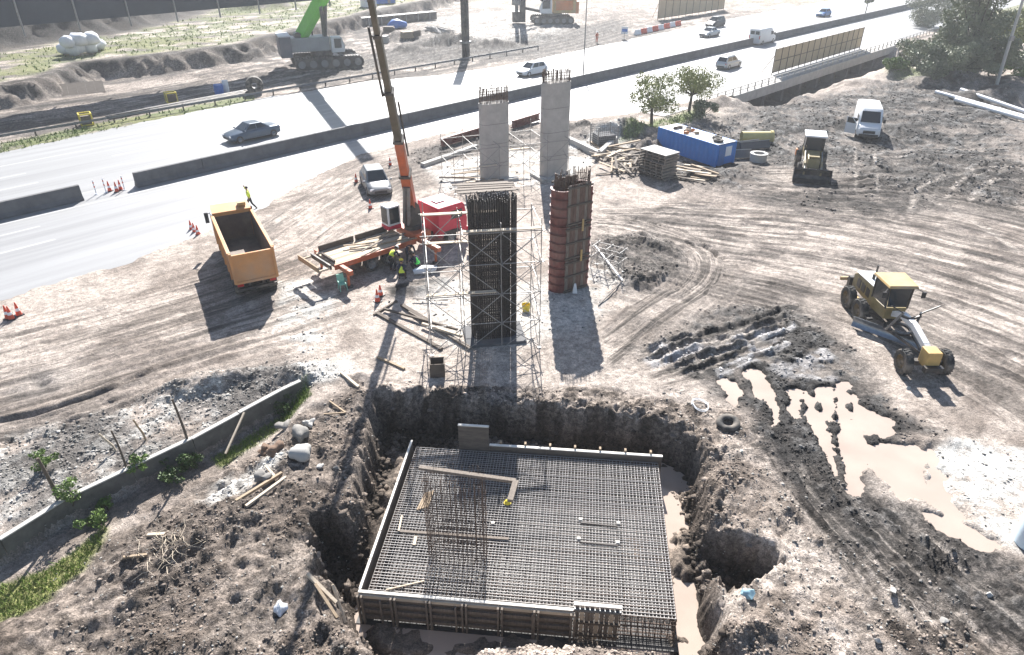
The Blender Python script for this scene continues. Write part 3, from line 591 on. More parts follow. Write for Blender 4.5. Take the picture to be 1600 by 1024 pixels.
strip('edge_line', 'road_line', 8, 700, -15.2, -15.05, .004, 20, road)
# ------------------------------------------------------------------ standing water
def water(name, pts, z, m):
    b = MB(); b.add([(x, y, 0) for x, y in pts], [tuple(range(len(pts)))]); o = b.build(name, m, fix=False); o.location.z = z; o['kind'] = 'structure'
    return o
def mudwater():
    m = bpy.data.materials.new('silty_water'); m.use_nodes = True; b = m.node_tree.nodes['Principled BSDF']; N = m.node_tree.nodes; L = m.node_tree.links
    b.inputs['Roughness'].default_value = .08
    tc = N.new('ShaderNodeTexCoord'); n = N.new('ShaderNodeTexNoise'); n.inputs['Scale'].default_value = .5; n.inputs['Detail'].default_value = 3; L.new(tc.outputs['Object'], n.inputs[0])
    r = N.new('ShaderNodeValToRGB'); r.color_ramp.elements[0].color = (.33, .26, .215, 1); r.color_ramp.elements[1].color = (.50, .415, .35, 1); L.new(n.outputs['Fac'], r.inputs[0]); L.new(r.outputs[0], b.inputs['Base Color'])
    MATS['silty_water'] = m
mudwater()
water('puddle', [(10.2, 16.6), (20, 16.6), (20, 32.4), (9.2, 32.4), (9.2, 19.6), (10.2, 19.6)], -.135, 'silty_water')['label'] = 'beige muddy puddle in the ruts'
water('puddle', [(5.7, 13.6), (7.2, 13.6), (7.4, 17), (7.8, 19.2), (8.9, 22), (8.9, 25), (6.6, 25)], -1.95, 'silty_water')['label'] = 'beige puddle on the pit floor beside the raft'
water('puddle', [(-7, 12.5), (5.5, 12.5), (5.5, 16.6), (-5.4, 17.4), (-7, 17)], -2.0, 'silty_water')['label'] = 'muddy water in front of the raft formwork'
# ================================================================== LARGE STRUCTURES
def stadium(L, W, n=8, rz=0, cx=0, cy=0):
    r = W / 2; h = L / 2 - r; p = []
    for i in range(n + 1): t = -math.pi / 2 + math.pi * i / n; p.append((h + r * math.cos(t), r * math.sin(t)))
    for i in range(n + 1): t = math.pi / 2 + math.pi * i / n; p.append((-h + r * math.cos(t), r * math.sin(t)))
    c, s = math.cos(rz), math.sin(rz); return [(cx + x * c - y * s, cy + x * s + y * c) for x, y in p]
def ring_pts(poly, step):
    P = list(poly) + [poly[0]]; d = [0]
    for a, b in zip(P[:-1], P[1:]): d.append(d[-1] + math.dist(a, b))
    n = max(3, int(d[-1] / step)); out = []
    for k in range(n):
        t = d[-1] * k / n; i = max(j for j in range(len(d) - 1) if d[j] <= t + 1e-9); q = (t - d[i]) / max(1e-9, d[i + 1] - d[i])
        out.append((P[i][0] + (P[i + 1][0] - P[i][0]) * q, P[i][1] + (P[i + 1][1] - P[i][1]) * q))
    return out
def cage(parent, poly, z0, z1, step, r, hoop, m, name='bars', jag=.0, hoop_top=None, lean=0):
    b = MB()
    for x, y in ring_pts(poly, step):
        zt = z1 - random.random() * jag; dx, dy = random.gauss(0, lean), random.gauss(0, lean)
        b.tube((x, y, z0), (x + dx, y + dy, zt), r, n=5)
    z = z0 + hoop
    while z < (hoop_top or z1) - .05:
        P = list(poly) + [poly[0]]
        for p, q in zip(P[:-1], P[1:]): b.tube((*p, z), (*q, z), r * .8, n=4, cap=False)
        z += hoop
    return b.build(name, m, parent, kind='stuff')
# ---- median barrier: safety-shaped concrete wall, broken by a gap
def barrier(s0, s1, label, bend=None):
    L = s1 - s0; t = thing('concrete_barrier', label, 'barrier', (*rp((s0 + s1) / 2, 0), 0), R(45.8), 'concrete median barriers')
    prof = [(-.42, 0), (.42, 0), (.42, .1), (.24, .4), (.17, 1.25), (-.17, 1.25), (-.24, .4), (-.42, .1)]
    n = max(1, round(L / 6)); d = L / n
    for k in range(n):
        b = MB(); a = -L / 2 + k * d; b.prism(prof, a + .012, a + d - .012, 'x')
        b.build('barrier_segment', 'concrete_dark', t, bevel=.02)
barrier(-190, -51.2, 'dark concrete median barrier ending at the cones in the gap')
barrier(-46.9, 330, 'long dark concrete median barrier behind the two bare concrete pillars')
# ---- four bridge pillars in different states
def pillar(i, vt, vr, label):
    x, y = PILLARS[i]; t = thing('bridge_pillar', label, 'pillar', (x, y, 0), R(28), 'bridge pillars')
    h = hgt(y, vt); P = stadium(2.75, 1.25, 7)
    b = MB(); b.prism(P, -.2, h, 'z'); b.build('shaft', 'concrete', t, smooth=30)
    b = MB()
    for k in range(1, 4): b.prism(stadium(2.77, 1.27, 7), h * k / 4 - .012, h * k / 4 + .012, 'z')
    b.build('pour_joint', 'concrete_dark', t)
    cage(t, stadium(2.55, 1.05, 7), h - .1, hgt(y, vr), .13, .03, .45, 'rebar_rust', 'starter_bars', .35, lean=.03)
    b = MB(); b.box((0, 0, .03), (3.6, 2.4, .5)); b.build('footing', 'concrete_pale', t, bevel=.03)
pillar(0, 160, 134, 'bare concrete pillar with rusty starter bars, beside the red crane truck cab')
pillar(1, 128, 104, 'bare concrete pillar with rusty starter bars, beside the pale wire crate')
# rebar cage pillar
x, y = PILLARS[2]; hc = hgt(y, 303)
t = thing('rebar_pillar', 'dark unpoured pillar of tied reinforcement inside the tube scaffold', 'pillar', (x, y, 0), R(10), 'bridge pillars')
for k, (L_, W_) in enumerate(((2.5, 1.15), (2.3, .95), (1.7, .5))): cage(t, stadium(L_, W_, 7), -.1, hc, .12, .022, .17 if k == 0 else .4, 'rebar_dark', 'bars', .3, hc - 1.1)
b = MB(); b.box((0, 0, .0), (3.3, 2.2, .4)); b.build('footing', 'concrete_dark', t, bevel=.03)
for k in range(7):
    b = MB(); b.box((-.1 + random.uniform(-.2, .2), .95 + .23 * k, hc - .25 + random.uniform(0, .06)), (3.0, .2, .045), random.uniform(-.05, .05)); b.build('platform_board', 'timber_grey', t)
for sx in (-1.2, 1.2):
    b = MB(); b.tube((sx, .75, hc - .33), (sx, 2.6, hc - .33), .045); b.tube((sx, .8, hc - .33), (sx, .5, hc - .9), .045); b.build('platform_bearer', 'galvanised', t)
# formwork pillar: round red steel forms at the ends, timber face between them
x, y = PILLARS[3]; hf = hgt(y, 290)
t = thing('formwork_pillar', 'pillar shuttered with red round steel forms and upright timber planks', 'pillar', (x, y, 0), R(33), 'bridge pillars')
LF, WF = 2.6, 1.2
NT = 12; dz = hf / NT
for sx in (-1, 1):
    for k in range(NT):
        b = MB(); r0 = WF / 2; r1 = r0 + .08; h = LF / 2 - r0; nn = 10
        top = dz * (k + 1) - .015; bot = dz * k + .015
        if sx == 1 and k > NT - 1: continue
        a = [math.pi / 2 + math.pi * i / nn for i in range(nn + 1)]
        for i in range(nn):
            q = []
            for zz in (bot, top):
                q += [(sx * (-h + 0) + sx * r1 * math.cos(a[i]) * 1, r1 * math.sin(a[i]), zz), (sx * -h + sx * r1 * math.cos(a[i + 1]), r1 * math.sin(a[i + 1]), zz), (sx * -h + sx * r0 * math.cos(a[i + 1]), r0 * math.sin(a[i + 1]), zz), (sx * -h + sx * r0 * math.cos(a[i]), r0 * math.sin(a[i]), zz)]
            b.hexa(q)
        for zz in (bot + .01, top - .03):            # flanges
            P = [(sx * -h + sx * (r1 + .06) * math.cos(q), (r1 + .06) * math.sin(q)) for q in a] + [(sx * -h + sx * r1 * math.cos(q), r1 * math.sin(q)) for q in a[::-1]]
            b.prism(P, zz, zz + .03, 'z')
        o = b.build('form_ring', 'red_form', t)
        o['label'] = 'rust red curved steel form'
for sy in (-1, 1):
    for tier in range(3):
        z0 = tier * hf / 3; z1 = (tier + 1) * hf / 3 + (.35 if tier == 2 else 0)
        n = 8; wd = (LF - WF + .25) / n
        for k in range(n):
            b = MB(); b.box((-(LF - WF + .25) / 2 + wd * (k + .5), sy * (WF / 2 + .09 + random.uniform(0, .025)), (z0 + z1) / 2), (wd - .02, .07, z1 - z0 - .06 - random.uniform(0, .05))); b.build('plank', mat('timber_rust', (.17, .105, .08), .85, var=.5, scale=2.2, stretch=(6, 6, 1), bump=.2) if k % 3 else 'timber_grey', t)
        for zz in (z0 + .12, z1 - .2, (z0 + z1) / 2):
            b = MB(); b.box((0, sy * (WF / 2 + .18), zz), (LF - WF + .45, .1, .11)); b.build('waler', 'timber_dark', t)
    for k in range(2):
        b = MB(); b.box((.25, sy * (WF / 2 + .26), hf * (.36 + .3 * k)), (.12, .06, .75)); b.build('clamp', 'yellow_paint', t)
cage(t, stadium(LF - .25, WF - .25, 7), -.1, hf + .95, .13, .025, .4, 'rebar_rust', 'starter_bars', .3, lean=.02)
b = MB(); b.prism(stadium(LF - .02, WF - .02, 7), 0, hf - .5, 'z'); b.build('concrete_fill', 'concrete_dark', t)
# ---- tube scaffolds
def scaffold(label, nodes_x, nodes_y, z0, levels, boards, skip=(), rz=0, c=(0, 0), extra=.8, group='tube scaffolds', brace_p=.85, mt='galvanised', seed=1):
    rr = random.Random(seed)
    t = thing('scaffold', label, 'scaffold', (*c, 0), rz, group)
    def tb(nm, p, q, r=.024):
        b = MB(); b.tube(p, q, r, n=6); b.build(nm, mt, t)
    for i, x in enumerate(nodes_x):
        for j, y in enumerate(nodes_y):
            if (i, j) in skip: continue
            tb('standard', (x, y, z0), (x + rr.uniform(-.04, .04), y + rr.uniform(-.04, .04), levels[-1] + rr.uniform(.2, extra)))
            b = MB(); b.box((x, y, z0 + .01), (.16, .16, .03)); b.build('base_plate', 'steel_grey', t)
    lv = [z0 + .15] + list(levels)
    for z in levels:
        for y in nodes_y: tb('ledger', (nodes_x[0] - .2, y + .06, z), (nodes_x[-1] + .2, y + .06, z))
        for x in nodes_x: tb('ledger', (x + .06, nodes_y[0] - .2, z + .05), (x + .06, nodes_y[-1] + .2, z + .05))
    for za, zb in zip(lv[:-1], lv[1:]):
        for y in nodes_y:
            for xa, xb in zip(nodes_x[:-1], nodes_x[1:]):
                if rr.random() < brace_p: tb('brace', (xa, y - .06, za), (xb, y - .06, zb), .02)
                if rr.random() < brace_p: tb('brace', (xb, y - .09, za), (xa, y - .09, zb), .02)
        for x in (nodes_x[0], nodes_x[-1]):
            if rr.random() < brace_p: tb('brace', (x - .06, nodes_y[0], za), (x - .06, nodes_y[-1], zb), .02)
            if rr.random() < brace_p: tb('brace', (x - .09, nodes_y[-1], za), (x - .09, nodes_y[0], zb), .02)
    for x0, x1, y, z, wd in boards:
        b = MB(); b.box(((x0 + x1) / 2, y, z + .1), (x1 - x0, wd, .05)); b.build('walkway_board', 'timber_pale', t)
    return t
scaffold('tall tube scaffold tower with cross braces around the reinforcement pillar', (-3.5, -1.7, .25, 2.3), (-1.5, 1.5), 0, (1.7, 3.4, 5.1, 6.8), [(-3.6, 0, -1.3, 3.4, .25), (-3.6, 1.0, 1.2, 6.8, .3), (-1.6, 2.3, -1.35, 6.8, .25), (-3.5, .3, 1.4, 5.1, .25)], c=(-1.0, 33.0), rz=R(8), seed=5)
scaffold('low tube scaffold around the bare pillars by the carriageway', (-6.2, -4.2, -2.2, 0, 2.2, 4.2), (-2.4, 1.8), 0, (2.0, 3.6), [(-6.2, -2.4, -2.2, 2.0, .3), (-2, 2, 1.6, 2, .3)], c=(.2, 60.6), rz=R(20), extra=1.4, brace_p=.4, seed=8)
scaffold('small tube scaffold frame leaning beside the mound past the formwork pillar', (-1, 0, 1), (-.4, .4), 0, (.9, 1.6), [], c=(6.3, 41.5), rz=R(-35), extra=.4, brace_p=.7, seed=9)
# ---- the foundation raft
RC, RR = Vector((.65, 19.95, 0)), R(-5.8)
def rl(x, y): c, s = math.cos(RR), math.sin(RR); return (RC.x + x * c - y * s, RC.y + x * s + y * c)
ZT, ZB = -.78, -2.0
t = thing('foundation_raft', 'square mat of foundation reinforcement lying in the excavation', 'foundation', (RC.x, RC.y, 0), RR)
def mat_layer(z, step, r, m, nm, jx=0):
    b = MB(); n = int(10.9 / step)
    for k in range(n + 1):
        x = -5.45 + 10.9 * k / n + random.uniform(-.012, .012); b.tube((x, -3.98, z), (x + random.uniform(-.03, .03), 3.98, z), r, n=5)
    n = int(7.96 / step)
    for k in range(n + 1):
        y = -3.98 + 7.96 * k / n + random.uniform(-.012, .012); b.tube((-5.45, y, z + r * 1.9), (5.45, y + random.uniform(-.03, .03), z + r * 1.9), r, n=5)
    return b.build(nm, m, t, kind='stuff')
mat_layer(ZT, .13, .0125, 'rebar', 'top_mat'); mat_layer(ZT - .17, .26, .012, 'rebar_dark', 'second_mat'); mat_layer(ZB + .1, .2, .016, 'rebar_rust', 'bottom_mat')  # top bars pale with painted glint and rust dust; second mat darkened as shaded
b = MB()
for k in range(52):
    x = -5.45 + 10.9 * k / 51
    for y in (-3.99, 3.99): b.tube((x, y, ZB), (x, y, ZT + .02), .016, n=5)
for k in range(40):
    y = -3.98 + 7.96 * k / 39
    for x_ in (-5.46, 5.46): b.tube((x_, y, ZB), (x_, y, ZT + .02), .016, n=5)
for k in range(6):
    z = ZB + .2 + k * .18
    for y in (-4.01, 4.01): b.tube((-5.45, y, z), (5.45, y, z), .014, n=5)
    for x_ in (-5.48, 5.48): b.tube((x_, -3.98, z), (x_, 3.98, z), .014, n=5)
for k in range(9):
    for q in range(7): b.tube((-5 + 1.25 * k, -3.6 + 1.2 * q, ZB), (-5 + 1.25 * k, -3.6 + 1.2 * q, ZT), .014, n=4)
b.build('side_bars', 'rebar_rust', t, kind='stuff')
b = MB(); b.box((0, 0, ZB - .05), (11.8, 8.8, .16)); b.build('blinding_slab', mat('shaded_blinding', (.055, .052, .05), .6, var=.4, scale=.8), t)  # wet slab with the shade under the bars put into its colour
# pillar cage standing in the raft
cp = g(716, 868, ZT); cl = Vector((cp[0] - RC.x, cp[1] - RC.y)); c_, s_ = math.cos(-RR), math.sin(-RR); cl = (cl.x * c_ - cl.y * s_, cl.x * s_ + cl.y * c_)
ht = hgt(cp[1], 738)
for k, (L_, W_) in enumerate(((2.25, 1.0), (2.05, .8))):
    cage(t, stadium(L_, W_, 6, 0, *cl), ZB + .1, ht, .17, .0095, .34 if k == 0 else .7, 'rebar_rust', 'pillar_bars', .35, ht - .5, .02)
# formwork
def board_panel(name, x0, x1, y0, y1, z0, z1, m='form_ply', edge=True):
    o = MB().box(((x0 + x1) / 2, (y0 + y1) / 2, (z0 + z1) / 2), (x1 - x0, y1 - y0, z1 - z0)).build(name, m, t)
    if edge: MB().box(((x0 + x1) / 2, (y0 + y1) / 2, z1 + .022), (x1 - x0 + .01, y1 - y0 + .05, .045)).build('top_batten', 'form_edge', o)
    return o
ZF = -.52
for k in range(6): board_panel('form_panel', -5.72, -5.64, -4.05 + 1.36 * k, -4.05 + 1.36 * (k + 1) - .01, ZB, ZF)
for k in range(6): board_panel('form_panel', -2.1 + 1.29 * k, -2.1 + 1.29 * (k + 1) - .01, 4.12, 4.2, ZB, ZF + .02)
for k in range(7): MB().box((-1.6 + 1.12 * k, 4.3, -1.1), (.09, .16, 1.5)).build('form_post', 'timber', t)
board_panel('form_panel', -3.5, -2.12, 4.1, 4.18, ZB, .55)['label'] = 'tall plywood form panel'
nf = 6; wf = 7.6 / nf
for k in range(nf):
    x0 = -5.7 + wf * k; p = board_panel('form_panel', x0, x0 + wf - .012, -4.2, -4.14, ZB + .1, ZF)
    for q in range(4): MB().box((x0 + wf / 2, -4.25, ZF - .10 - .37 * q), (wf - .02, .09, .14)).build('rail', 'timber_grey' if q else 'timber_pale', p)
for k in range(nf + 1):
    for dx in (-.07, .07): MB().box((-5.7 + wf * k + dx + (.07 if k == 0 else 0), -4.35, -1.33), (.07, .1, 1.6)).build('form_post', 'timber_grey', t)
for x_ in (-4.9, -2.2, .5): MB().box((x_, -4.35, -1.38), (.06, .09, 1.4)).build('form_post', 'timber_grey', t)
# small tall panel of upright slats at the front
for k in range(9):
    MB().box((2.03 + .17 * k, -4.22 - random.uniform(0, .015), -1.0), (.135, .06, 1.75)).build('slat', 'timber_pale' if k % 3 == 1 else 'timber_grey', t)
for z in (-.3, -.95, -1.6): MB().box((2.72, -4.30, z), (1.6, .08, .1)).build('waler', 'steel_grey' if z == -.3 else 'timber_dark', t)
MB().box((2.72, -4.22, -.1), (1.62, .13, .05)).build('top_batten', 'form_edge', t)
# loose things on the raft
def on_raft(pix0, pix1, z=ZT + .07): return (*g(*pix0, z), z), (*g(*pix1, z), z)
def timber_piece(name, label, p0, p1, w_, h_, m='timber_pale', cat='plank', group=None):
    mid = (Vector(p0) + Vector(p1)) / 2; b = MB(); b.bar(Vector(p0) - mid, Vector(p1) - mid, w_, h_); o = b.build(name, m, bevel=.006); o.location = mid
    return tag(o, label, cat, group)
timber_piece('plank', 'long pale board laid across the reinforcement mat beside the pillar cage', *on_raft((625, 830), (795, 842)), .12, .04, 'timber_grey')
timber_piece('plank', 'thin stick near the front left corner of the reinforcement mat', *on_raft((603, 922), (663, 908)), .05, .05, 'timber_pale')
timber_piece('plank', 'short pale board pointing to the back wall, left of the pillar cage', *on_raft((628, 806), (623, 830)), .08, .05)
timber_piece('plank', 'stub of pale board just before the long board on the mat', *on_raft((650, 838), (647, 852)), .12, .05)
za = ht - .22
timber_piece('beam', 'long grey template beam resting on top of the pillar cage in the pit', (*g(655, 731, za), za), (*g(806, 752, za), za), .16, .12, 'timber_grey', 'beam')
timber_piece('beam', 'short template beam at right angles to the long one over the pit', (*g(806, 752, za + .12), za + .12), (*g(797, 783, za + .12), za + .12), .2, .12, 'timber_grey', 'beam')
for k in range(5):
    p, q = on_raft((652 + 4 * k, 797 - k), (665 + 3 * k, 771 - k), ZT + .07 + .05 * (k % 2)); timber_piece('offcut', 'brown timber offcut in the small bundle on the reinforcement mat', p, q, .07, .05, 'timber', 'offcut', 'timber offcuts on the mat')
for k, (u, v) in enumerate(((907, 813), (966, 819), (904, 843), (965, 849), (770, 819))):
    o = MB().box((0, 0, .03), (.14, .1, .08)).build('spacer_block', 'form_edge'); o.location = (*g(u, v, ZT), ZT + .02); tag(o, 'small white spacer block on the reinforcement mat', 'block', 'white spacer blocks')
for v in (817, 847):
    p, q = on_raft((907, v), (965, v + 6)); timber_piece('spacer_bar', 'dark spacer bar lying between two white blocks on the mat', p, q, .05, .05, 'rebar_dark', 'bar', 'dark spacer bars')
# ---- retaining wall at the left
def wall_left():
    t = thing('retaining_wall', 'low old concrete wall with leaning fence posts and weeds', 'wall', (*WALL[2], 0))
    ox, oy = WALL[2]
    for a, b_ in zip(WALL[:-1], WALL[1:]):
        n = max(1, round(math.dist(a, b_) / 2.4))
        for k in range(n):
            p = Vector((a[0] + (b_[0] - a[0]) * k / n - ox, a[1] + (b_[1] - a[1]) * k / n - oy, 0)); q = Vector((a[0] + (b_[0] - a[0]) * (k + .995) / n - ox, a[1] + (b_[1] - a[1]) * (k + .995) / n - oy, 0))
            j = random.uniform(-.03, .03); b = MB(); b.bar(p + Vector((0, 0, -.6 + j)), q + Vector((0, 0, -.6 + j)), .22, 1.35); b.build('wall_segment', mat('old_concrete', (.13, .125, .115), .9, var=.45, scale=1.6, bump=.3), t, bevel=.02)
            b = MB(); b.bar(p + Vector((0, 0, .10 + j)), q + Vector((0, 0, .10 + j)), .23, .06); b.build('lit_top', 'concrete_pale', t, bevel=.015)  # pale strip puts the sunlit wall top into the colour
wall_left()
for k, (u, v, ut, vt, m, lb) in enumerate((
        (92, 783, 60, 715, 'timber_dark', 'thick dark fence post by the leafy weeds at the wall'), (198, 733, 175, 672, 'timber_dark', 'dark fence post crossing a leaning pale stake'),
        (184, 707, 155, 677, 'timber_pale', 'pale stake leaning on the dark fence post'), (229, 690, 209, 655, 'timber', 'short brown stake between two dark fence posts'),
        (294, 690, 269, 623, 'timber_dark', 'tall dark fence post with knots near the gravel heap'))):
    x, y = g(u, v); z = hgt(y, vt); xt = g(ut, vt, z)[0]
    r = .07 if 'thick' in lb else (.045 if 'stake' in lb else .055)
    b = MB(); P = [Vector((0, 0, -.35))] + [Vector(((xt - x) * q + random.uniform(-.02, .02), .05 * math.sin(q * 5), z * q)) for q in (.33, .66, 1)]
    for i in range(3): b.tube(P[i], P[i + 1], r * (1.15 - .12 * i), r * (1.03 - .12 * i), n=8)
    o = b.build('fence_post', m, smooth=50); o.location = (x, y, 0); tag(o, lb, 'post', 'wooden fence posts along the wall')
p0 = g(383, 650); timber_piece('prop', 'pale prop leaning against the concrete wall by the rubble', (p0[0], p0[1], .2), (*g(352, 708, -.6), -.65), .09, .07, 'timber_pale', 'prop')
# ---- bridge over the gully
t = thing('road_bridge', 'low road bridge with a railing and concrete edge beam over the gully', 'bridge', (*rp(50, -17), 0), R(45.8))
for k in range(10): MB().box((-28 + 6 * k + 3, -2.1, -.55), (5.98, 1.0, 1.25)).build('edge_beam', 'concrete', t, bevel=.04)
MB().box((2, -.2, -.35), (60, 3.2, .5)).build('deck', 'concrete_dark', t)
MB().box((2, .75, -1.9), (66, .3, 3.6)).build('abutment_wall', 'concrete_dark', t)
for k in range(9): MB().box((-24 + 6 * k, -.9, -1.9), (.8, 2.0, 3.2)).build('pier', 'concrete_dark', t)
for z in (.5, .95):
    for k in range(9): MB().bar((-36 + 10 * k, -2.2, z), (-26.05 + 10 * k, -2.2, z), .1, .09).build('rail', 'concrete_pale', t)
for k in range(45): MB().box((-36 + 2 * k, -2.2, .48), (.13, .13, .98)).build('rail_post', 'concrete_pale', t)
strip('pavement', 'concrete_pale', 6, 90, -19.1, -16.6, .12)['kind'] = 'structure'
# ---- hoardings
def hoarding(label, s0, s1, o, z0, hh, ncol, nrow, grp):
    t = thing('hoarding', label, 'hoarding', (*rp((s0 + s1) / 2, o), z0), R(45.8) if abs(o) < 40 else R(40), grp); L = s1 - s0; w_ = L / ncol; h_ = hh / nrow
    for i in range(ncol):
        for j in range(nrow): MB().box((-L / 2 + w_ * (i + .5), 0, h_ * (j + .5)), (w_ - .07, .05, h_ - .06)).build('panel', 'panel_tan', t)
    for i in range(ncol + 1): MB().box((-L / 2 + w_ * i, -.06, hh / 2 - .3), (.09, .09, hh + .7)).build('upright', 'timber_dark', t)
    for j in range(nrow + 1): MB().box((0, -.07 - .01, max(.06, min(hh - .06, h_ * j))), (L, .06, .08)).build('girt', 'timber_dark', t)
    for i in range(0, ncol, 2):
        b = MB(); b.bar((-L / 2 + w_ * i + .2, .1, hh * .7), (-L / 2 + w_ * i + .2, 1.6, -.02), .07); b.build('back_stay', 'timber', t)
    return t
hoarding('tan timber hoarding of two panel rows standing on the bridge', 39, 73, -16.2, .3, 3.4, 15, 2, 'tan hoardings')
hoarding('tan hoarding beyond the carriageway above red and white water barriers', 82, 112, 33, .4, 4.6, 10, 1, 'tan hoardings')
# ---- guard rail and pipes at the far shoulder
t = thing('guard_rail', 'long steel guard rail along the grassy far shoulder', 'guard rail', (*rp(-38, 24.6), 0), R(45.8))
for k in range(36): MB().box((-70 + 4 * k, 0, .4), (.14, .14, .9)).build('post', 'timber_dark', t)
prof = [(0, .55), (.06, .6), (.0, .68), (.06, .76), (0, .82), (-.04, .82), (.0, .76), (-.05, .68), (0, .6), (-.04, .55)]
for k in range(14): MB().prism([(a - .12, z) for a, z in prof], -70 + 10 * k, -60.02 + 10 * k, 'x').build('beam', 'steel_grey', t)
for k in range(6):
    a = rp(-40 + 2.3 * (k % 3), 26.4 + .28 * k); b_ = rp(-22 + 2 * (k % 2), 27.6 + .3 * k)
    o = MB().tube((0, 0, 0), (b_[0] - a[0], b_[1] - a[1], 0), .13, n=10).build('steel_pipe', 'steel_dark', smooth=40); o.location = (*a, max(H(*a), 0) + .13 + .02 * k); tag(o, 'long dark steel pipe in the row beside the guard rail', 'pipe', 'steel pipes beside the guard rail')
# ================================================================== VEHICLES (local +X is forward)
def wheel(parent, x, y, r, w_, rim='rim_grey', tread=False, sy=None):
    sy = sy if sy is not None else (1 if y > 0 else -1)
    pr = [(r * .58, -w_ / 2), (r * .9, -w_ / 2), (r, -w_ * .34), (r, w_ * .34), (r * .9, w_ / 2), (r * .58, w_ / 2)]
    b = MB(); b.lathe((0, 0, 0), pr + [pr[0]], 'y', 22)
    if tread:
        for k in range(22):
            a = 2 * math.pi * k / 22
            for s in (-1, 1): b.box((r * 1.0 * math.cos(a + .06 * s), s * w_ * .22, r * 1.0 * math.sin(a + .06 * s)), (r * .07, w_ * .4, r * .07), 0, 0, -a)
    o = b.build('wheel', 'rubber', parent, smooth=40); o.location = (x, y, r)
    b = MB(); b.lathe((0, 0, 0), [(.001, sy * w_ * .18), (r * .22, sy * w_ * .2), (r * .25, sy * w_ * .34), (r * .3, sy * w_ * .2), (r * .5, sy * w_ * .24), (r * .585, sy * w_ * .46)], 'y', 22)
    b.lathe((0, 0, 0), [(.001, -sy * w_ * .1), (r * .585, -sy * w_ * .3)], 'y', 14)
    b.build('rim', rim, o, smooth=40); return o
def sec(x, hw, zb, zt, r=.1):
    return [(x, -hw * .86, zb), (x, hw * .86, zb), (x, hw, zb + r), (x, hw, (zb + zt) / 2), (x, hw * .975, zt - r), (x, hw * .9, zt - r * .25), (x, hw * .6, zt + .01), (x, -hw * .6, zt + .01), (x, -hw * .9, zt - r * .25), (x, -hw * .975, zt - r), (x, -hw, (zb + zt) / 2), (x, -hw, zb + r)]
def pane(name, q, u0, u1, v0, v1, parent, m='glass', off=.012, th=.02):
    q = [Vector(p) for p in q]; f = lambda u, v: (q[0] * (1 - u) + q[1] * u) * (1 - v) + (q[3] * (1 - u) + q[2] * u) * v
    P = [f(u0, v0), f(u1, v0), f(u1, v1), f(u0, v1)]; n = (P[1] - P[0]).cross(P[3] - P[0]).normalized()
    return MB().hexa([p + n * (off - th) for p in P] + [p + n * off for p in P]).build(name, m, parent)
def car(name, label, cat, paint, loc, rz, L=4.5, W=1.78, Ht=1.46, hood=1.25, boot=.95, rear_slope=.55, group='cars on the carriageway', belt=.93, lug=False, doors_open=False):
    t = thing(name, label, cat, loc, rz, group); t.scale = (1.17,) * 3; h = W / 2; F = L / 2; xw = F - hood; xr = -F + boot
    bz = belt
    S_ = [sec(F, h * .74, .36, .62), sec(F - .12, h * .9, .25, .70), sec(F - .55, h * .985, .2, .80), sec(xw + .05, h, .2, bz), sec(0, h, .2, bz + .02), sec(xr, h, .2, bz + .03), sec(-F + .35, h * .97, .22, bz + (.02 if boot > .6 else .04)), sec(-F + .08, h * .92, .27, bz - .02), sec(-F, h * .8, .38, bz - .14)]
    MB().loft(S_).build('body', paint, t, smooth=50)
    B0 = [(xw + .12, -h * .9, bz - .03), (xw + .12, h * .9, bz - .03), (xr - .1, h * .9, bz - .03), (xr - .1, -h * .9, bz - .03)]
    fs = .72; T0 = [(xw - fs, -h * .70, Ht), (xw - fs, h * .70, Ht), (xr + rear_slope, h * .68, Ht - .02), (xr + rear_slope, -h * .68, Ht - .02)]
    c = MB(); c.hexa(B0 + T0).build('cabin', paint, t, bevel=.07)
    pane('windscreen', [B0[0], B0[1], T0[1], T0[0]], .07, .93, .12, .93, t)
    pane('rear_window', [B0[2], B0[3], T0[3], T0[2]], .08, .92, .2, .9, t)
    for a, b_, c_, d in ((B0[1], B0[2], T0[2], T0[1]), (B0[3], B0[0], T0[0], T0[3])):
        f = (a[0] > b_[0])
        for u0, u1 in ((.10, .47), (.51, .88)) if L < 4.6 or not lug else ((.08, .36), (.39, .66), (.69, .93)):
            pane('side_window', [a, b_, c_, d], u0, u1, .2, .88, t)
    wr = .33 * (Ht / 1.46) ** .5
    for x in (F - .82, -F + .82):
        for s in (-1, 1): wheel(t, x, s * (h - .09), wr, .22)
    for s in (-1, 1):
        MB().box((F - .08, s * h * .66, .62), (.12, .36, .13), s * -.25).build('headlight', 'lamp_clear', t, bevel=.03)
        MB().box((-F + .07, s * h * .72, bz - .17), (.1, .26, .16), s * .2).build('tail_light', 'lamp_red', t, bevel=.03)
        MB().box((xw - .02, s * (h + .08), bz + .04), (.12, .2, .13)).build('mirror', paint, t, bevel=.03)
    MB().box((F - .03, 0, .46), (.09, W * .5, .16)).build('grille', 'black_plastic', t)
    MB().box((-F + .02, 0, .42), (.09, W * .6, .14)).build('rear_bumper', 'black_plastic', t)
    MB().box((0, 0, .2), (L * .82, W * .92, .14)).build('sill', 'black_plastic', t)
    if lug:
        for s in (-1, 1): MB().bar((xw - fs - .1, s * h * .6, Ht + .05), (xr + rear_slope + .1, s * h * .6, Ht + .05), .05).build('roof_rail', 'black_plastic', t)
    return t
RH = R(45.8)
def on_road(u, v): x, y = g(u, v); return (x, y, 0)
car('sedan_car', 'dark grey sedan driving past the median barrier, left of the crane shadow', 'car', 'graphite_paint', on_road(395, 216), RH + math.pi, 4.9, 1.88, 1.46, 1.35, 1.0, .75)
car('estate_car', 'white estate car on the road behind the bare pillars', 'car', 'white_paint', on_road(831, 117), RH + math.pi, 4.5, 1.78, 1.55, 1.2, .25, .35, lug=True)
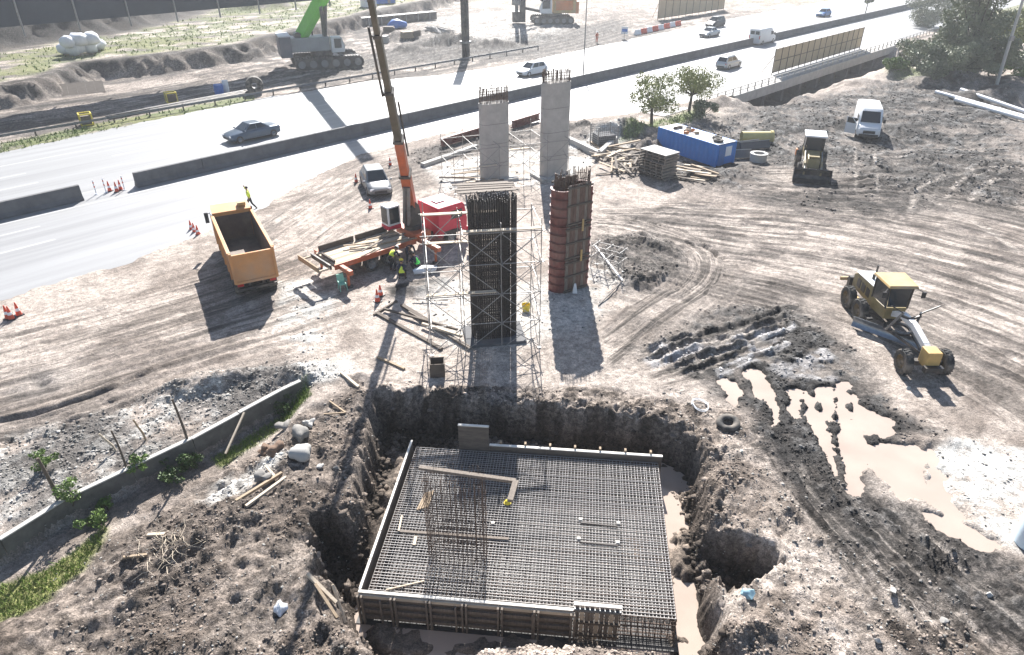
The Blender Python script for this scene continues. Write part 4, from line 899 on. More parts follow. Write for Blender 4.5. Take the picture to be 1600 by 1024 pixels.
car('sedan_car', 'silver sedan passing beside the median barrier near the water barriers', 'car', 'silver_paint', on_road(1108, 57), RH + math.pi, 4.6, 1.8, 1.46, 1.3, .95, .7)
car('offroad_car', 'dark off-road car behind the silver sedan', 'car', 'dark_paint', on_road(1117, 42), RH + math.pi, 4.6, 1.9, 1.8, 1.3, .2, .25, belt=1.1)
car('estate_car', 'beige estate car with red tail lights heading for the tan hoarding', 'car', 'silver_paint', on_road(1138, 106), RH, 4.4, 1.75, 1.6, 1.1, .2, .3, lug=True)
car('hatchback_car', 'blue hatchback far along the carriageway', 'car', 'blue_paint', on_road(1286, 26), RH + math.pi, 4.1, 1.75, 1.5, 1.1, .3, .45)
car('hatchback_car', 'silver hatchback parked between traffic cones on the dirt', 'car', mat('pewter_paint', (.2, .21, .22), .3, .4, var=.08, dust=.12), (*g(588, 296), .03), R(-70), 4.2, 1.78, 1.52, 1.1, .3, .45, group='parked on the site')
def van(label, loc, rz, open_door=False, group=None):
    t = thing('van', label, 'van', loc, rz, group); t.scale = (1.17,) * 3; L, h, Ht = 5.6, 1.0, 2.45; F = L / 2
    S_ = [sec(F, h * .8, .4, .95, .12), sec(F - .15, h * .93, .3, 1.08, .12), sec(F - .75, h, .25, 1.25, .12), sec(F - .95, h, .25, 1.36, .12)]
    MB().loft(S_).build('nose', 'white_paint', t, smooth=50)
    S2 = [sec(F - .8, h, .25, 1.30, .12), sec(F - 1.75, h * .985, .25, Ht - .1, .16), sec(F - 2.1, h, .25, Ht, .16), sec(-F + .1, h, .25, Ht, .16), sec(-F, h * .97, .3, Ht - .06, .16)]
    MB().loft(S2).build('body', 'white_paint', t, smooth=40)
    q = [(F - .78, -h * .93, 1.3), (F - .78, h * .93, 1.3), (F - 1.72, h * .84, Ht - .16), (F - 1.72, -h * .84, Ht - .16)]
    pane('windscreen', q, .06, .94, .08, .9, t, off=.035)
    for s in (-1, 1):
        MB().box((F - 1.7, s * (h + .002), 1.62), (.85, .03, .5)).build('side_window', 'glass', t)
        MB().box((F - .1, s * h * .74, .85), (.16, .3, .22), s * -.25).build('headlight', 'lamp_clear', t, bevel=.03)
        MB().box((F - 1.15, s * (h + .16), 1.5), (.12, .22, .32)).build('mirror', 'black_plastic', t, bevel=.03)
        MB().box((-F - .005, s * h * .86, 1.2), (.06, .14, .5)).build('tail_light', 'lamp_red', t)
        MB().box((-F - .01, s * h * .42, 1.85), (.04, .66, .5)).build('rear_window', 'glass', t)
        for x in (F - .95, -F + 1.1): wheel(t, x, s * (h - .1), .35, .24)
    MB().box((F - .01, 0, .72), (.08, 1.0, .26)).build('grille', 'black_plastic', t, bevel=.03)
    MB().box((F - .02, 0, .45), (.1, 1.6, .2)).build('bumper', 'black_plastic', t, bevel=.03)
    if open_door:
        for s, a in ((-1, 62),):
            d = MB(); d.box((-.5, 0, -.25), (1.0, .06, .9)); d.box((-.95, 0, .45), (.07, .05, .55)); d.box((-.3, 0, .70), (.6, .05, .06)); d.bar((-.03, 0, .2), (-.5, 0, .72), .06)
            o = d.build('door', 'white_paint', t, bevel=.01); o.location = (F - 1.0, s * (h + .03), .95); o.rotation_euler = (0, 0, s * R(-a) * -1 if s > 0 else R(a))
            w_ = MB().box((-.52, 0, .42), (.8, .03, .5)).build('door_window', 'glass', o)
    return t
van('white van driving past the left end of the tan hoarding', on_road(1190, 68), RH, group='vans')
van('white van with its door open parked on the wet mud', (*g(1351, 208), .03), R(-110), True, 'vans')
# ---- dump truck
def dump_truck():
    rear = Vector((*g(407, 466), 0)); a = R(118); d = Vector((math.cos(a), math.sin(a), 0))
    t = thing('dump_truck', 'orange dump truck with an empty open skip parked on the dirt', 'truck', rear + d * 4.5 + Vector((0, 0, .03)), a)
    W = 1.25
    for s in (-1, 1): MB().box((0, s * .42, .95), (8.6, .14, .3)).build('chassis_rail', 'steel_dark', t)
    for x in (3.35, 1.5, -1.9, -3.25):
        for s in (-1, 1):
            if x > 0: wheel(t, x, s * 1.05, .52, .32, sy=s)
            else: wheel(t, x, s * .98, .52, .58, sy=s)
    # cab
    MB().prism([(2.75, .75), (4.55, .75), (4.6, 1.7), (4.42, 2.75), (4.2, 2.9), (2.75, 2.9)], -W, W).build('cab', 'white_paint', t, bevel=.08)
    pane('windscreen', [(4.6, -W, 1.7), (4.6, W, 1.7), (4.42, W, 2.75), (4.42, -W, 2.75)], .06, .94, .08, .94, t)
    for s in (-1, 1):
        MB().box((3.75, s * (W + .004), 2.2), (1.0, .03, .62)).build('side_window', 'glass', t)
        MB().box((4.75, s * (W + .22), 2.25), (.1, .26, .75)).build('mirror', 'black_plastic', t, bevel=.03)
        MB().bar((4.55, s * W, 2.6), (4.75, s * (W + .22), 2.6), .04).build('mirror_arm', 'black_plastic', t)
        MB().box((4.6, s * .95, 1.0), (.08, .4, .22)).build('headlight', 'lamp_clear', t)
        MB().box((-4.42, s * .95, 1.02), (.08, .36, .14)).build('tail_light', 'lamp_red', t)
        MB().box((.1, s * 1.02, .95), (1.3, .4, .55)).build('fuel_tank' if s > 0 else 'battery_box', 'steel_grey', t, bevel=.05)
        MB().prism([(-4.1, 1.06), (-4.0, 1.2), (-1.2, 1.2), (-1.1, 1.06)], s * .68, s * 1.26).build('mudguard', 'steel_dark', t)
    MB().box((4.62, 0, .75), (.16, 2.45, .42)).build('bumper', 'white_paint', t, bevel=.04)
    # skip: side, front and floor plates, all thick
    x0, x1, zb, zt = -4.55, 2.35, 1.35, 3.15
    MB().box(((x0 + x1) / 2, 0, zb + .04), (x1 - x0 - .1, 2.3, .08)).build('skip_floor', 'skip_inside', t)
    for s in (-1, 1):
        MB().hexa([(x0, s * W - s * .1, zb - .1), (x1, s * W - s * .1, zb - .1), (x1, s * W, zb - .1), (x0, s * W, zb - .1), (x0, s * W - s * .08, zt), (x1, s * W - s * .08, zt), (x1, s * (W + .05), zt), (x0, s * (W + .05), zt)]).build('skip_side', 'truck_orange', t)
        MB().box(((x0 + x1) / 2, s * (W - .115), (zb + zt) / 2), (x1 - x0 - .2, .03, zt - zb - .1)).build('skip_lining', 'skip_inside', t)
        MB().box(((x0 + x1) / 2, s * (W + .0), zt + .03), (x1 - x0, .2, .1)).build('top_rail', 'truck_orange', t, bevel=.02)
        for k in range(6): MB().box((x0 + .5 + 1.2 * k, s * (W + .06), (zb + zt) / 2), (.12, .1, zt - zb)).build('stiffener', 'truck_orange', t, bevel=.02)
    MB().box((x1, 0, (zb + zt) / 2 + .1), (.1, 2.42, zt - zb + .2)).build('headboard', 'truck_orange', t)
    MB().box((x1 - .07, 0, (zb + zt) / 2), (.03, 2.2, zt - zb - .1)).build('skip_lining', 'skip_inside', t)
    MB().hexa([(x1 - .02, -W, zt + .1), (x1 + 1.15, -W * .95, zt + .28), (x1 + 1.15, W * .95, zt + .28), (x1 - .02, W, zt + .1), (x1 - .02, -W, zt + .2), (x1 + 1.15, -W * .95, zt + .38), (x1 + 1.15, W * .95, zt + .38), (x1 - .02, W, zt + .2)]).build('cab_guard', 'truck_orange', t)
    MB().box((x1 + .5, -.75, zt + .42), (.4, .5, .2)).build('sheet_box', 'yellow_paint', t)
    MB().hexa([(x0 - .1, -W + .02, zb - .15), (x0, -W + .02, zb - .15), (x0, W - .02, zb - .15), (x0 - .1, W - .02, zb - .15), (x0 - .1, -W - .04, zt - .05), (x0, -W - .04, zt - .05), (x0, W + .04, zt - .05), (x0 - .1, W + .04, zt - .05)]).build('tailgate', 'truck_orange', t, bevel=.01)
    for y in (-1.22, 1.22): MB().box((x0 - .13, y, (zb + zt) / 2), (.1, .14, zt - zb + .15)).build('tailgate_post', 'truck_orange', t)
    for z in (zb - .05, zt - .12): MB().box((x0 - .12, 0, z), (.07, 2.35, .16)).build('tailgate_rib', 'truck_orange', t)
    MB().box((x0 + .1, 0, .75), (.14, 2.3, .16)).build('rear_bumper', 'steel_dark', t)
dump_truck()
# ---- crane truck: flatbed with an orange loader crane
def crane_truck():
    A = Vector((*g(520, 432), 0)); B = Vector((*g(700, 372), 0)); d = (B - A).normalized(); a = math.atan2(d.y, d.x)
    L = 11.0; t = thing('crane_truck', 'flatbed truck with a tall raised orange and dark telescopic crane and red cab', 'crane truck', A + d * 5.2 + Vector((0, 0, .03)), a)
    for s in (-1, 1): MB().box((0, s * .42, .95), (10.4, .14, .3)).build('chassis_rail', 'steel_dark', t)
    for x in (-2.9, -1.55, 3.7):
        for s in (-1, 1): wheel(t, x, s * 1.0, .52, .5 if x < 0 else .32, sy=s)
    # bed of planks
    for k in range(11): MB().box((-2.6, -1.15 + .23 * k, 1.28 + random.uniform(0, .015)), (5.9, .215, .07)).build('deck_plank', 'timber_pale' if k % 3 else 'timber', t)
    MB().box((-2.6, 0, 1.17), (5.9, 2.4, .12)).build('bed_frame', 'steel_dark', t)
    MB().box((-2.5, -1.27, 1.17), (6.2, .1, .34)).build('side_board', 'orange_crane', t)
    MB().box((-4.0, 1.28, 1.5), (2.6, .07, .42)).build('side_board', 'timber_dark', t); MB().box((-1.3, 1.28, 1.5), (2.5, .07, .42)).build('side_board', 'timber_dark', t)
    MB().box((-5.85, 0, 1.25), (.12, 2.5, .3)).build('tail_beam', 'steel_dark', t)
    for s in (-1, 1): MB().box((-6.3, s * 1.2, 1.2), (.8, .1, .12)).build('ramp_arm', 'timber_pale', t)
    MB().box((-6.72, 0, 1.35), (.1, 2.6, .34)).build('tail_board', 'timber', t)
    MB().box((-5.4, -.15, 1.42), (.12, 1.6, .16)).build('stop_block', 'timber_dark', t)
    # crane base, outriggers
    MB().box((1.3, 0, 1.35), (1.3, 2.4, .5)).build('crane_base', 'orange_crane', t, bevel=.04)
    for x, s, e in ((1.0, -1, 2.9), (1.6, 1, 1.6), (-5.2, -1, 2.1), (-5.2, 1, 1.4)):
        b = MB(); b.box((x, s * (1.0 + e) / 2, 1.12), (.28, e, .3)); b.build('outrigger_beam', 'orange_crane', t, bevel=.02)
        b = MB(); b.tube((x, s * e, 1.3), (x, s * e, .1), .09, n=10); b.build('outrigger_leg', 'orange_crane', t); MB().lathe((x, s * e, 0), [(.001, .0), (.26, .0), (.26, .06), (.1, .12), (.001, .12)], 'z', 14).build('outrigger_pad', 'steel_dark', t)
    MB().lathe((1.3, 0, 1.6), [(.001, 0), (.62, 0), (.62, .25), (.5, .32), (.001, .32)], 'z', 18).build('slew_ring', 'steel_dark', t, smooth=35)
    for s in (-1, 1): MB().prism([(.75, 1.9), (1.85, 1.9), (1.6, 3.3), (1.2, 3.7), (.95, 3.3)], s * .33, s * .47).build('turret_cheek', 'steel_dark', t, bevel=.02)
    MB().box((1.35, 0, 2.3), (.7, .62, .8)).build('turret', 'orange_crane', t, bevel=.04)
    b = MB(); b.box((.2, 1.0, 2.4), (1.0, .9, 1.7)); cb = b.build('operator_cabin', 'white_paint', t, bevel=.06)
    MB().box((-.31, 1.0, 2.6), (.03, .7, 1.1)).build('window', 'glass', cb); MB().box((.2, .54, 2.6), (.75, .03, 1.1)).build('window', 'glass', cb)
    MB().box((.2, 1.0, 1.75), (1.02, .92, .3)).build('lower_panel', 'red_paint', cb)
    # boom from turret towards the reinforcement pillar: telescopic sections, each its own part
    base = t.location + Vector((math.cos(a) * 1.3, math.sin(a) * 1.3, 3.2)); tip = Vector((-7.05, 36.6, 19.0))
    Mi = Matrix.Rotation(-a, 3, 'Z'); lb = Mi @ (base - t.location); lt = Mi @ (tip - t.location); dv = (lt - lb); D = dv.length; u = dv.normalized()
    side_v = u.cross(Vector((0, 0, 1))).normalized(); out = side_v.cross(u)
    secs = [(0, 3.1, .62, 'orange_crane'), (2.6, 6.0, .52, 'orange_crane'), (5.4, 9.6, .44, 'steel_boom'), (9.0, 13.2, .37, 'steel_boom'), (12.6, 17, .3, 'steel_boom'), (16.5, D + 5, .24, 'steel_boom')]
    for s0, s1, w_, m in secs:
        b = MB(); b.bar(lb + u * (s0 - .5), lb + u * s1, w_, w_ * 1.15, up=out); b.build('boom_section', m, t, bevel=.03)
        b = MB(); b.bar(lb + u * (s1 - .16), lb + u * (s1 + .04), w_ * 1.22, w_ * 1.38, up=out); b.build('boom_collar', 'steel_dark', t)
    b = MB(); q0 = lb + u * 9.2 + side_v * .4; b.tube(q0, q0 + u * 4.4, .07, n=8); b.tube(lb + u * 12.9 + side_v * .1, q0 + u * 3.9, .05, n=6); b.build('hose_reel_bar', 'steel_dark', t)
    b = MB(); q0 = lb + u * 4.6 + side_v * -.42; b.tube(q0, q0 + u * 4.2, .06, n=8); b.build('extension_cylinder', 'steel_dark', t)
    for s in (-1, 1):
        b = MB(); b.tube(Vector((.8, s * .25, 2.0)), lb + u * 2.2 - out * .4 + side_v * s * .12, .13, n=10); b.build('luffing_cylinder', 'steel_grey', t, smooth=40)
    b = MB(); c0 = lb + u * D
    b.tube(lb + u * 8 + out * .3, lb + u * D + out * .25, .02, n=5); b.tube(lb + u * 2 + out * .42, lb + u * 9.5 + out * .33, .03, n=5); b.build('hydraulic_hose', 'black_plastic', t)
    # red cab and engine hood
    MB().prism([(2.6, .8), (5.1, .8), (5.15, 1.7), (4.95, 2.75), (4.7, 2.95), (2.6, 2.95)], -1.22, 1.22).build('cab', 'red_paint', t, bevel=.08)
    pane('windscreen', [(5.15, -1.22, 1.7), (5.15, 1.22, 1.7), (4.95, 1.22, 2.75), (4.95, -1.22, 2.75)], .06, .94, .08, .94, t)
    for s in (-1, 1):
        MB().box((4.2, s * 1.224, 2.2), (.95, .03, .6)).build('side_window', 'glass', t)
        MB().box((5.2, s * 1.4, 2.2), (.1, .22, .6)).build('mirror', 'black_plastic', t, bevel=.02)
        MB().prism([(3.0, .85), (3.1, 1.15), (4.3, 1.15), (4.4, .85)], s * .9, s * 1.26).build('mudguard', 'black_plastic', t)
    MB().box((5.18, 0, .8), (.16, 2.4, .4)).build('bumper', 'red_paint', t, bevel=.04)
    MB().box((3.5, 0, 2.99), (.7, .6, .1)).build('roof_hatch', 'white_paint', t)
    for k in range(9):
        x = random.uniform(-3.4, -.2); y = random.uniform(-.9, .6); r = random.uniform(-.5, .4)
        o = MB().box((0, 0, 0), (random.uniform(1.2, 2.4), .12, .06), 0).build('loose_timber', 'timber_grey' if k % 2 else 'timber')
        c, s = math.cos(a), math.sin(a); o.location = (t.location.x + x * c - y * s, t.location.y + x * s + y * c, 1.38 + .05 * k); o.rotation_euler = (0, 0, a + r); tag(o, 'loose timber length lying on the deck of the crane truck', 'timber', 'timber on the crane truck deck')
mat('steel_boom', (.10, .085, .06), .5, .3, var=.3, scale=2, dust=.25)
crane_truck()
# ---- motor grader
def grader():
    F_ = Vector((*g(1437, 583), 0)); B_ = Vector((*g(1358, 492), 0)); d = (F_ - B_).normalized(); a = math.atan2(d.y, d.x)
    t = thing('motor_grader', 'dusty yellow motor grader with its long blade angled on the yard', 'grader', B_ + Vector((0, 0, .03)), a)
    wb = (F_ - B_).length
    for x in (-.85, .75):
        for s in (-1, 1): wheel(t, x, s * 1.02, .68, .42, 'rim_yellow', True, s)
    for s in (-1, 1): wheel(t, wb, s * 1.0, .66, .4, 'rim_yellow', True, s); MB().box((-.05, s * .74, .75), (2.2, .14, .36)).build('tandem_case', 'yellow_paint', t, bevel=.04)
    MB().prism([(-1.9, .95), (.95, .95), (.95, 2.15), (-1.5, 2.0), (-1.9, 1.75)], -.52, .52).build('engine_cover', 'shaded_muddy_yellow', t, bevel=.05)
    MB().hexa([(-1.6, -.56, 2.0), (.9, -.56, 2.15), (.9, .56, 2.15), (-1.6, .56, 2.0), (-1.55, -.5, 2.08), (.9, -.5, 2.24), (.9, .5, 2.24), (-1.55, .5, 2.08)]).build('hood_top', 'white_paint', t)
    for s in (-1, 1):
        for k in range(3): MB().box((-1.1 + .6 * k, s * .525, 1.5), (.42, .03, .5)).build('side_grille', 'steel_dark', t)
    MB().tube((-.9, .2, 2.0), (-.9, .2, 2.75), .06).build('exhaust', 'steel_dark', t); MB().tube((-.3, -.2, 2.0), (-.3, -.2, 2.45), .09).build('air_filter', 'black_plastic', t)
    MB().box((-2.1, 0, 1.1), (.3, 1.3, .7)).build('radiator', 'steel_dark', t)
    for s in (-1, 1): MB().bar((-2.2, s * .3, 1.0), (-2.9, s * .3, .95), .12).build('ripper_arm', 'steel_dark', t)
    MB().box((-2.95, 0, .9), (.14, 1.5, .2)).build('ripper_beam', 'yellow_paint', t)
    # cab: posts, glass, roof
    P = [(.95, 1.1), (2.35, .95)]
    cab = MB().hexa([(.95, -.62, 1.0), (2.3, -.5, 1.0), (2.3, .5, 1.0), (.95, .62, 1.0), (.95, -.72, 1.75), (2.4, -.6, 1.75), (2.4, .6, 1.75), (.95, .72, 1.75)]).build('cab_body', 'shaded_muddy_yellow', t, bevel=.03)
    for x, y, xt, yt in ((.98, -.7, 1.0, -.74), (.98, .7, 1.0, .74), (2.36, -.58, 2.3, -.66), (2.36, .58, 2.3, .66)): MB().bar((x, y, 1.7), (xt, yt, 3.0), .08).build('cab_post', 'black_plastic', t)
    pane('window', [(.99, -.71, 1.75), (2.36, -.6, 1.75), (2.31, -.67, 3.0), (1.0, -.75, 3.0)], .06, .94, .03, .97, t); pane('window', [(2.36, .6, 1.75), (.99, .71, 1.75), (1.0, .75, 3.0), (2.31, .67, 3.0)], .06, .94, .03, .97, t)
    pane('window', [(2.37, -.58, 1.75), (2.37, .58, 1.75), (2.31, .66, 3.0), (2.31, -.66, 3.0)], .06, .94, .03, .97, t)
    MB().hexa([(.75, -.88, 3.0), (2.6, -.8, 3.0), (2.6, .8, 3.0), (.75, .88, 3.0), (.8, -.82, 3.13), (2.5, -.74, 3.13), (2.5, .74, 3.13), (.8, .82, 3.13)]).build('cab_roof', 'yellow_paint', t, bevel=.03)
    for s in (-1, 1): MB().box((2.7, s * 1.05, 2.7), (.08, .2, .34)).build('mirror', 'black_plastic', t); MB().bar((2.4, s * .75, 2.95), (2.7, s * 1.05, 2.85), .03).build('mirror_arm', 'black_plastic', t)
    # gooseneck frame
    b = MB(); pts = [(2.3, 1.35), (3.2, 1.75), (4.4, 1.8), (wb - .3, 1.45), (wb + .35, 1.15)]
    for p, q in zip(pts[:-1], pts[1:]): b.bar((p[0], 0, p[1]), (q[0], 0, q[1]), .3, .32)
    b.build('main_frame', 'white_paint', t, bevel=.02)
    MB().box((wb + .35, 0, 1.15), (.75, .7, .9)).build('front_block', 'yellow_paint', t, bevel=.05)
    MB().box((wb, 0, .66), (.3, 1.7, .26)).build('front_axle', 'steel_dark', t); MB().box((wb + .85, 0, .75), (.3, .9, .3)).build('push_block', 'steel_dark', t)
    # circle, drawbar, blade, rams
    for s in (-1, 1): MB().bar((wb - .2, 0, .95), (3.0, s * .65, .85), .12).build('drawbar', 'steel_dark', t)
    MB().lathe((3.1, 0, .8), [(.55, 0), (.72, 0), (.72, .12), (.55, .12), (.55, 0)], 'z', 20).build('turntable', 'steel_dark', t)
    bl = MB(); n = 7; arc = [(.16 * math.sin(math.pi * k / n) * -1, .06 + .62 * k / n) for k in range(n + 1)]
    bl.prism(arc + [(x - .04, z) for x, z in arc[::-1]], -1.95, 1.95, 'y'); o = bl.build('blade', 'blade_steel', t, smooth=30); o.location = (2.85, -.3, 0.02); o.rotation_euler = (0, 0, R(-44))
    for s in (-1, 1):
        MB().tube((3.9, s * .45, 2.3), (3.3, s * .75, .9), .07).build('lift_ram', 'steel_grey', t); MB().bar((3.9, 0, 1.9), (3.9, s * .5, 2.1), .12).build('ram_bracket', 'steel_dark', t)
        MB().bar((3.9, s * .45, 2.25), (4.0, s * 1.25, 2.75), .06).build('work_light_arm', 'black_plastic', t)
    MB().box((1.6, -.95, .75), (.6, .3, .08)).build('step', 'steel_dark', t)
mat('blade_steel', (.3, .33, .37), .3, .7, var=.3, scale=3)
grader()
# ---- wheel loader with bucket
def loader():
    x, y = g(1264, 268); t = thing('backhoe_loader', 'dusty loader with a wide dark front bucket on the mud before the white van', 'loader', (x, y, .03), R(-108)); t.scale = (1.13,) * 3
    for s in (-1, 1): wheel(t, -1.2, s * .95, .75, .45, 'rim_yellow', True, s); wheel(t, 1.2, s * .9, .5, .34, 'rim_yellow', True, s)
    MB().prism([(-1.9, .8), (2.0, .8), (2.0, 1.55), (.2, 1.7), (-.2, 1.35), (-1.9, 1.35)], -.45, .45).build('body', 'shaded_muddy_yellow', t, bevel=.05)
    MB().box((1.1, 0, 1.66), (1.6, .8, .12)).build('hood', 'shaded_muddy_yellow', t, bevel=.03)
    for px, py in ((-1.6, -.7), (-1.6, .7), (.0, -.7), (.0, .7)): MB().bar((px, py, 1.3), (px * .95, py * .95, 2.75), .08).build('cab_post', 'black_plastic', t)
    MB().box((-.8, 0, 1.45), (1.65, 1.4, .5)).build('cab_body', 'shaded_muddy_yellow', t, bevel=.03)
    for s in (-1, 1): MB().box((-.8, s * .685, 2.2), (1.4, .025, 1.0)).build('window', 'glass', t)
    MB().box((.0, 0, 2.2), (.025, 1.2, 1.0)).build('window', 'glass', t); MB().box((-1.58, 0, 2.2), (.025, 1.2, 1.0)).build('window', 'glass', t)
    MB().box((-.8, 0, 2.82), (1.95, 1.65, .14)).build('cab_roof', 'white_paint', t, bevel=.04)
    for s in (-1, 1):
        MB().bar((-.1, s * .62, 1.6), (2.0, s * .62, 1.1), .14, .24).build('lift_arm', 'shaded_muddy_yellow', t); MB().bar((2.0, s * .62, 1.1), (2.7, s * .62, .55), .14, .24).build('lift_arm', 'shaded_muddy_yellow', t)
        MB().tube((.6, s * .62, 1.0), (1.9, s * .62, 1.0), .06).build('lift_ram', 'steel_grey', t); MB().tube((.5, s * .62, 1.75), (2.5, s * .62, .9), .05).build('tilt_ram', 'steel_grey', t)
    pr = [(2.55, .1), (3.45, .05), (3.5, .1), (2.75, .2), (2.62, .45), (2.72, .85), (3.0, 1.0), (2.98, 1.06), (2.62, .92), (2.48, .45)]
    MB().prism(pr, -1.35, 1.35, 'y').build('bucket', 'steel_dark', t)
    for s in (-1, 1): MB().prism([(2.55, .08), (3.45, .05), (3.0, 1.05), (2.6, .92)], s * 1.35, s * 1.39, 'y').build('bucket_cheek', 'steel_dark', t)
    b = MB(); b.bar((-1.95, 0, 1.0), (-2.4, 0, 2.6), .2, .3); b.bar((-2.4, 0, 2.6), (-3.0, 0, 1.6), .16, .24); b.build('backhoe_boom', 'yellow_paint', t, bevel=.02)
    MB().prism([(-3.3, .9), (-2.8, .95), (-2.85, 1.6), (-3.15, 1.5)], -.28, .28).build('backhoe_bucket', 'steel_dark', t)
    MB().box((-1.1, -1.15, 1.2), (.4, .2, .5)).build('tool_box', 'orange_paint', t)
loader()
# ---- crawler crane with green boom
def track(t, y, L, r, w_, z=0):
    b = MB(); n = 10; P = [(L / 2 + r * math.cos(-math.pi / 2 + math.pi * k / n), r + r * math.sin(-math.pi / 2 + math.pi * k / n)) for k in range(n + 1)] + [(-L / 2 + r * math.cos(math.pi / 2 + math.pi * k / n), r + r * math.sin(math.pi / 2 + math.pi * k / n)) for k in range(n + 1)]
    b.prism(P, y - w_ / 2, y + w_ / 2, 'y'); o = b.build('crawler_track', 'steel_dark', t)
    bb = MB()
    for x, z_ in ring_pts(P, .32): bb.box((x, y, z_), (.12, w_ + .06, .12))
    bb.build('track_shoes', 'rubber', o)
    for k in range(6):
        x = -L / 2 + L * k / 5; q = MB(); q.lathe((x, y, r), [(.001, -w_ / 2 - .05), (r * .6, -w_ / 2 - .05), (r * .6, w_ / 2 + .05), (.001, w_ / 2 + .05)], 'y', 12); q.build('roller', 'steel_grey', o)
def crawler_crane():
    x, y = g(512, 102); t = thing('crawler_crane', 'grey crawler crane with a bright green boom beyond the road', 'crane', (x, y, H(x, y)), R(22)); t.scale = (1.35,) * 3
    for s in (-1, 1): track(t, s * 2.1, 6.4, .68, .9)
    MB().box((0, 0, 1.0), (2.8, 3.8, .5)).build('car_body', 'steel_dark', t, bevel=.05)
    MB().lathe((-.5, 0, 1.15), [(.001, 0), (1.3, 0), (1.3, .75), (.001, .75)], 'z', 18).build('slew_ring', 'steel_dark', t)
    MB().box((-1.9, 0, 2.6), (4.6, 2.6, 1.5)).build('house', 'crane_grey', t, bevel=.08)
    for k in range(4): MB().box((-3.6 + 1.1 * k, -1.315, 2.62), (1.0, .04, 1.15)).build('side_door', 'crane_grey', t, bevel=.01)
    MB().box((-4.6, 0, 2.5), (1.3, 3.6, 2.2)).build('counterweight', 'crane_dark', t, bevel=.06)
    MB().box((-4.6, 0, 3.66), (1.35, 3.65, .1)).build('counterweight_top', 'crane_white', t)
    cb = MB().prism([(.45, 1.7), (1.9, 1.7), (2.0, 2.3), (1.6, 3.4), (.45, 3.4)], -1.9, -.95, 'y').build('cab', 'crane_white', t, bevel=.05)
    MB().box((1.2, -1.91, 2.7), (.8, .03, 1.0)).build('window', 'glass', cb); MB().hexa([(2.02, -1.85, 2.3), (2.02, -1.0, 2.3), (1.65, -1.0, 3.3), (1.65, -1.85, 3.3), (2.06, -1.85, 2.3), (2.06, -1.0, 2.3), (1.69, -1.0, 3.3), (1.69, -1.85, 3.3)]).build('windscreen', 'glass', cb)
    MB().lathe((-3.0, 0, 3.5), [(.001, -.7), (.4, -.7), (.4, .7), (.001, .7)], 'y', 14).build('winch_drum', 'steel_dark', t)
    MB().tube((-1.2, .7, 3.2), (-1.2, .7, 3.9), .09).build('exhaust', 'steel_dark', t)
    # boom: foot near the back of the house, raised over the site
    foot = Vector((-2.6, .2, 3.3)); wt = Vector((*g(505, 0, 16), 16)); wt = Vector((-21.0, 105.0, 18.0))
    lt = Matrix.Rotation(-R(22), 3, 'Z') @ (Vector((-18.5, 104.0, 21)) - t.location) / 1.35
    u = (lt - foot).normalized(); D = (lt - foot).length; sv = u.cross(Vector((0, 0, 1))).normalized(); ov = sv.cross(u)
    for s0, s1, w_ in ((0, 10, 1.0), (9.6, 18, .85), (17.6, D + 6, .7)):
        MB().bar(foot + u * s0, foot + u * s1, w_, w_ * 1.2, up=ov).build('boom_section', 'green_boom', t, bevel=.06)
    for s in (-1, 1): MB().tube(Vector((.1, s * .5, 3.2)), foot + u * 6 - ov * .6 + sv * s * .3, .2, n=10).build('boom_ram', 'steel_grey', t, smooth=40)
mat('crane_grey', (.30, .31, .32), .5, var=.15, scale=1, dust=.2); mat('crane_white', (.6, .61, .62), .5, var=.12, scale=1, dust=.2); mat('crane_dark', (.13, .13, .15), .6, var=.2, scale=1, dust=.2)
crawler_crane()
# ---- drilling rig at the top
def drill_rig():
    x, y = g(862, 36); t = thing('drilling_rig', 'yellow and white drilling rig on crawler tracks with an upright dark mast', 'drill rig', (x, y, H(x, y)), R(185)); t.scale = (1.45,) * 3
    for s in (-1, 1): track(t, s * 1.9, 5.2, .55, .8)
    MB().box((0, 0, 1.15), (3, 3.2, .5)).build('car_body', 'steel_dark', t)
    MB().box((-1.8, 0, 2.6), (3.6, 3.0, 2.2)).build('house', 'yellow_paint', t, bevel=.1); MB().box((-3.7, 0, 2.3), (.5, 3.0, 1.7)).build('counterweight', 'orange_paint', t, bevel=.06)
    for s in (-1, 1): MB().box((-1.7, s * 1.52, 2.6), (2.6, .04, 1.3)).build('side_door', 'orange_paint', t)
    cb = MB().prism([(.2, 1.5), (2.0, 1.5), (2.1, 2.3), (1.5, 3.7), (.2, 3.7)], .4, 1.6, 'y').build('cab', 'white_paint', t, bevel=.06)
    MB().box((1.1, 1.61, 2.8), (1.2, .03, 1.2)).build('window', 'glass', cb); MB().hexa([(2.12, .5, 2.3), (2.12, 1.5, 2.3), (1.52, 1.5, 3.6), (1.52, .5, 3.6), (2.16, .5, 2.3), (2.16, 1.5, 2.3), (1.56, 1.5, 3.6), (1.56, .5, 3.6)]).build('windscreen', 'glass', cb)
    MB().box((4.6, 0, 8.2), (.9, .9, 16)).build('mast', 'steel_dark', t, bevel=.04); MB().tube((5.5, 0, .3), (5.5, 0, 15), .28, n=12).build('kelly_bar', 'steel_grey', t, smooth=40)
    MB().lathe((5.5, 0, 2.6), [(.001, 0), (.75, 0), (.75, 1.1), (.001, 1.1)], 'z', 16).build('rotary_drive', 'steel_grey', t)
    b = MB(); b.lathe((5.5, 0, .2), [(.001, 0), (.7, 0), (.7, 1.5), (.001, 1.5)], 'z', 16); b.build('drill_bucket', 'steel_dark', t)
    for s in (-1, 1): MB().tube((.8, s * .8, 2.2), (4.4, s * .4, 6.5), .16, n=10).build('mast_ram', 'steel_grey', t); MB().bar((1.2, s * .7, 1.6), (4.3, s * .4, 2.2), .3, .4).build('mast_arm', 'steel_dark', t)
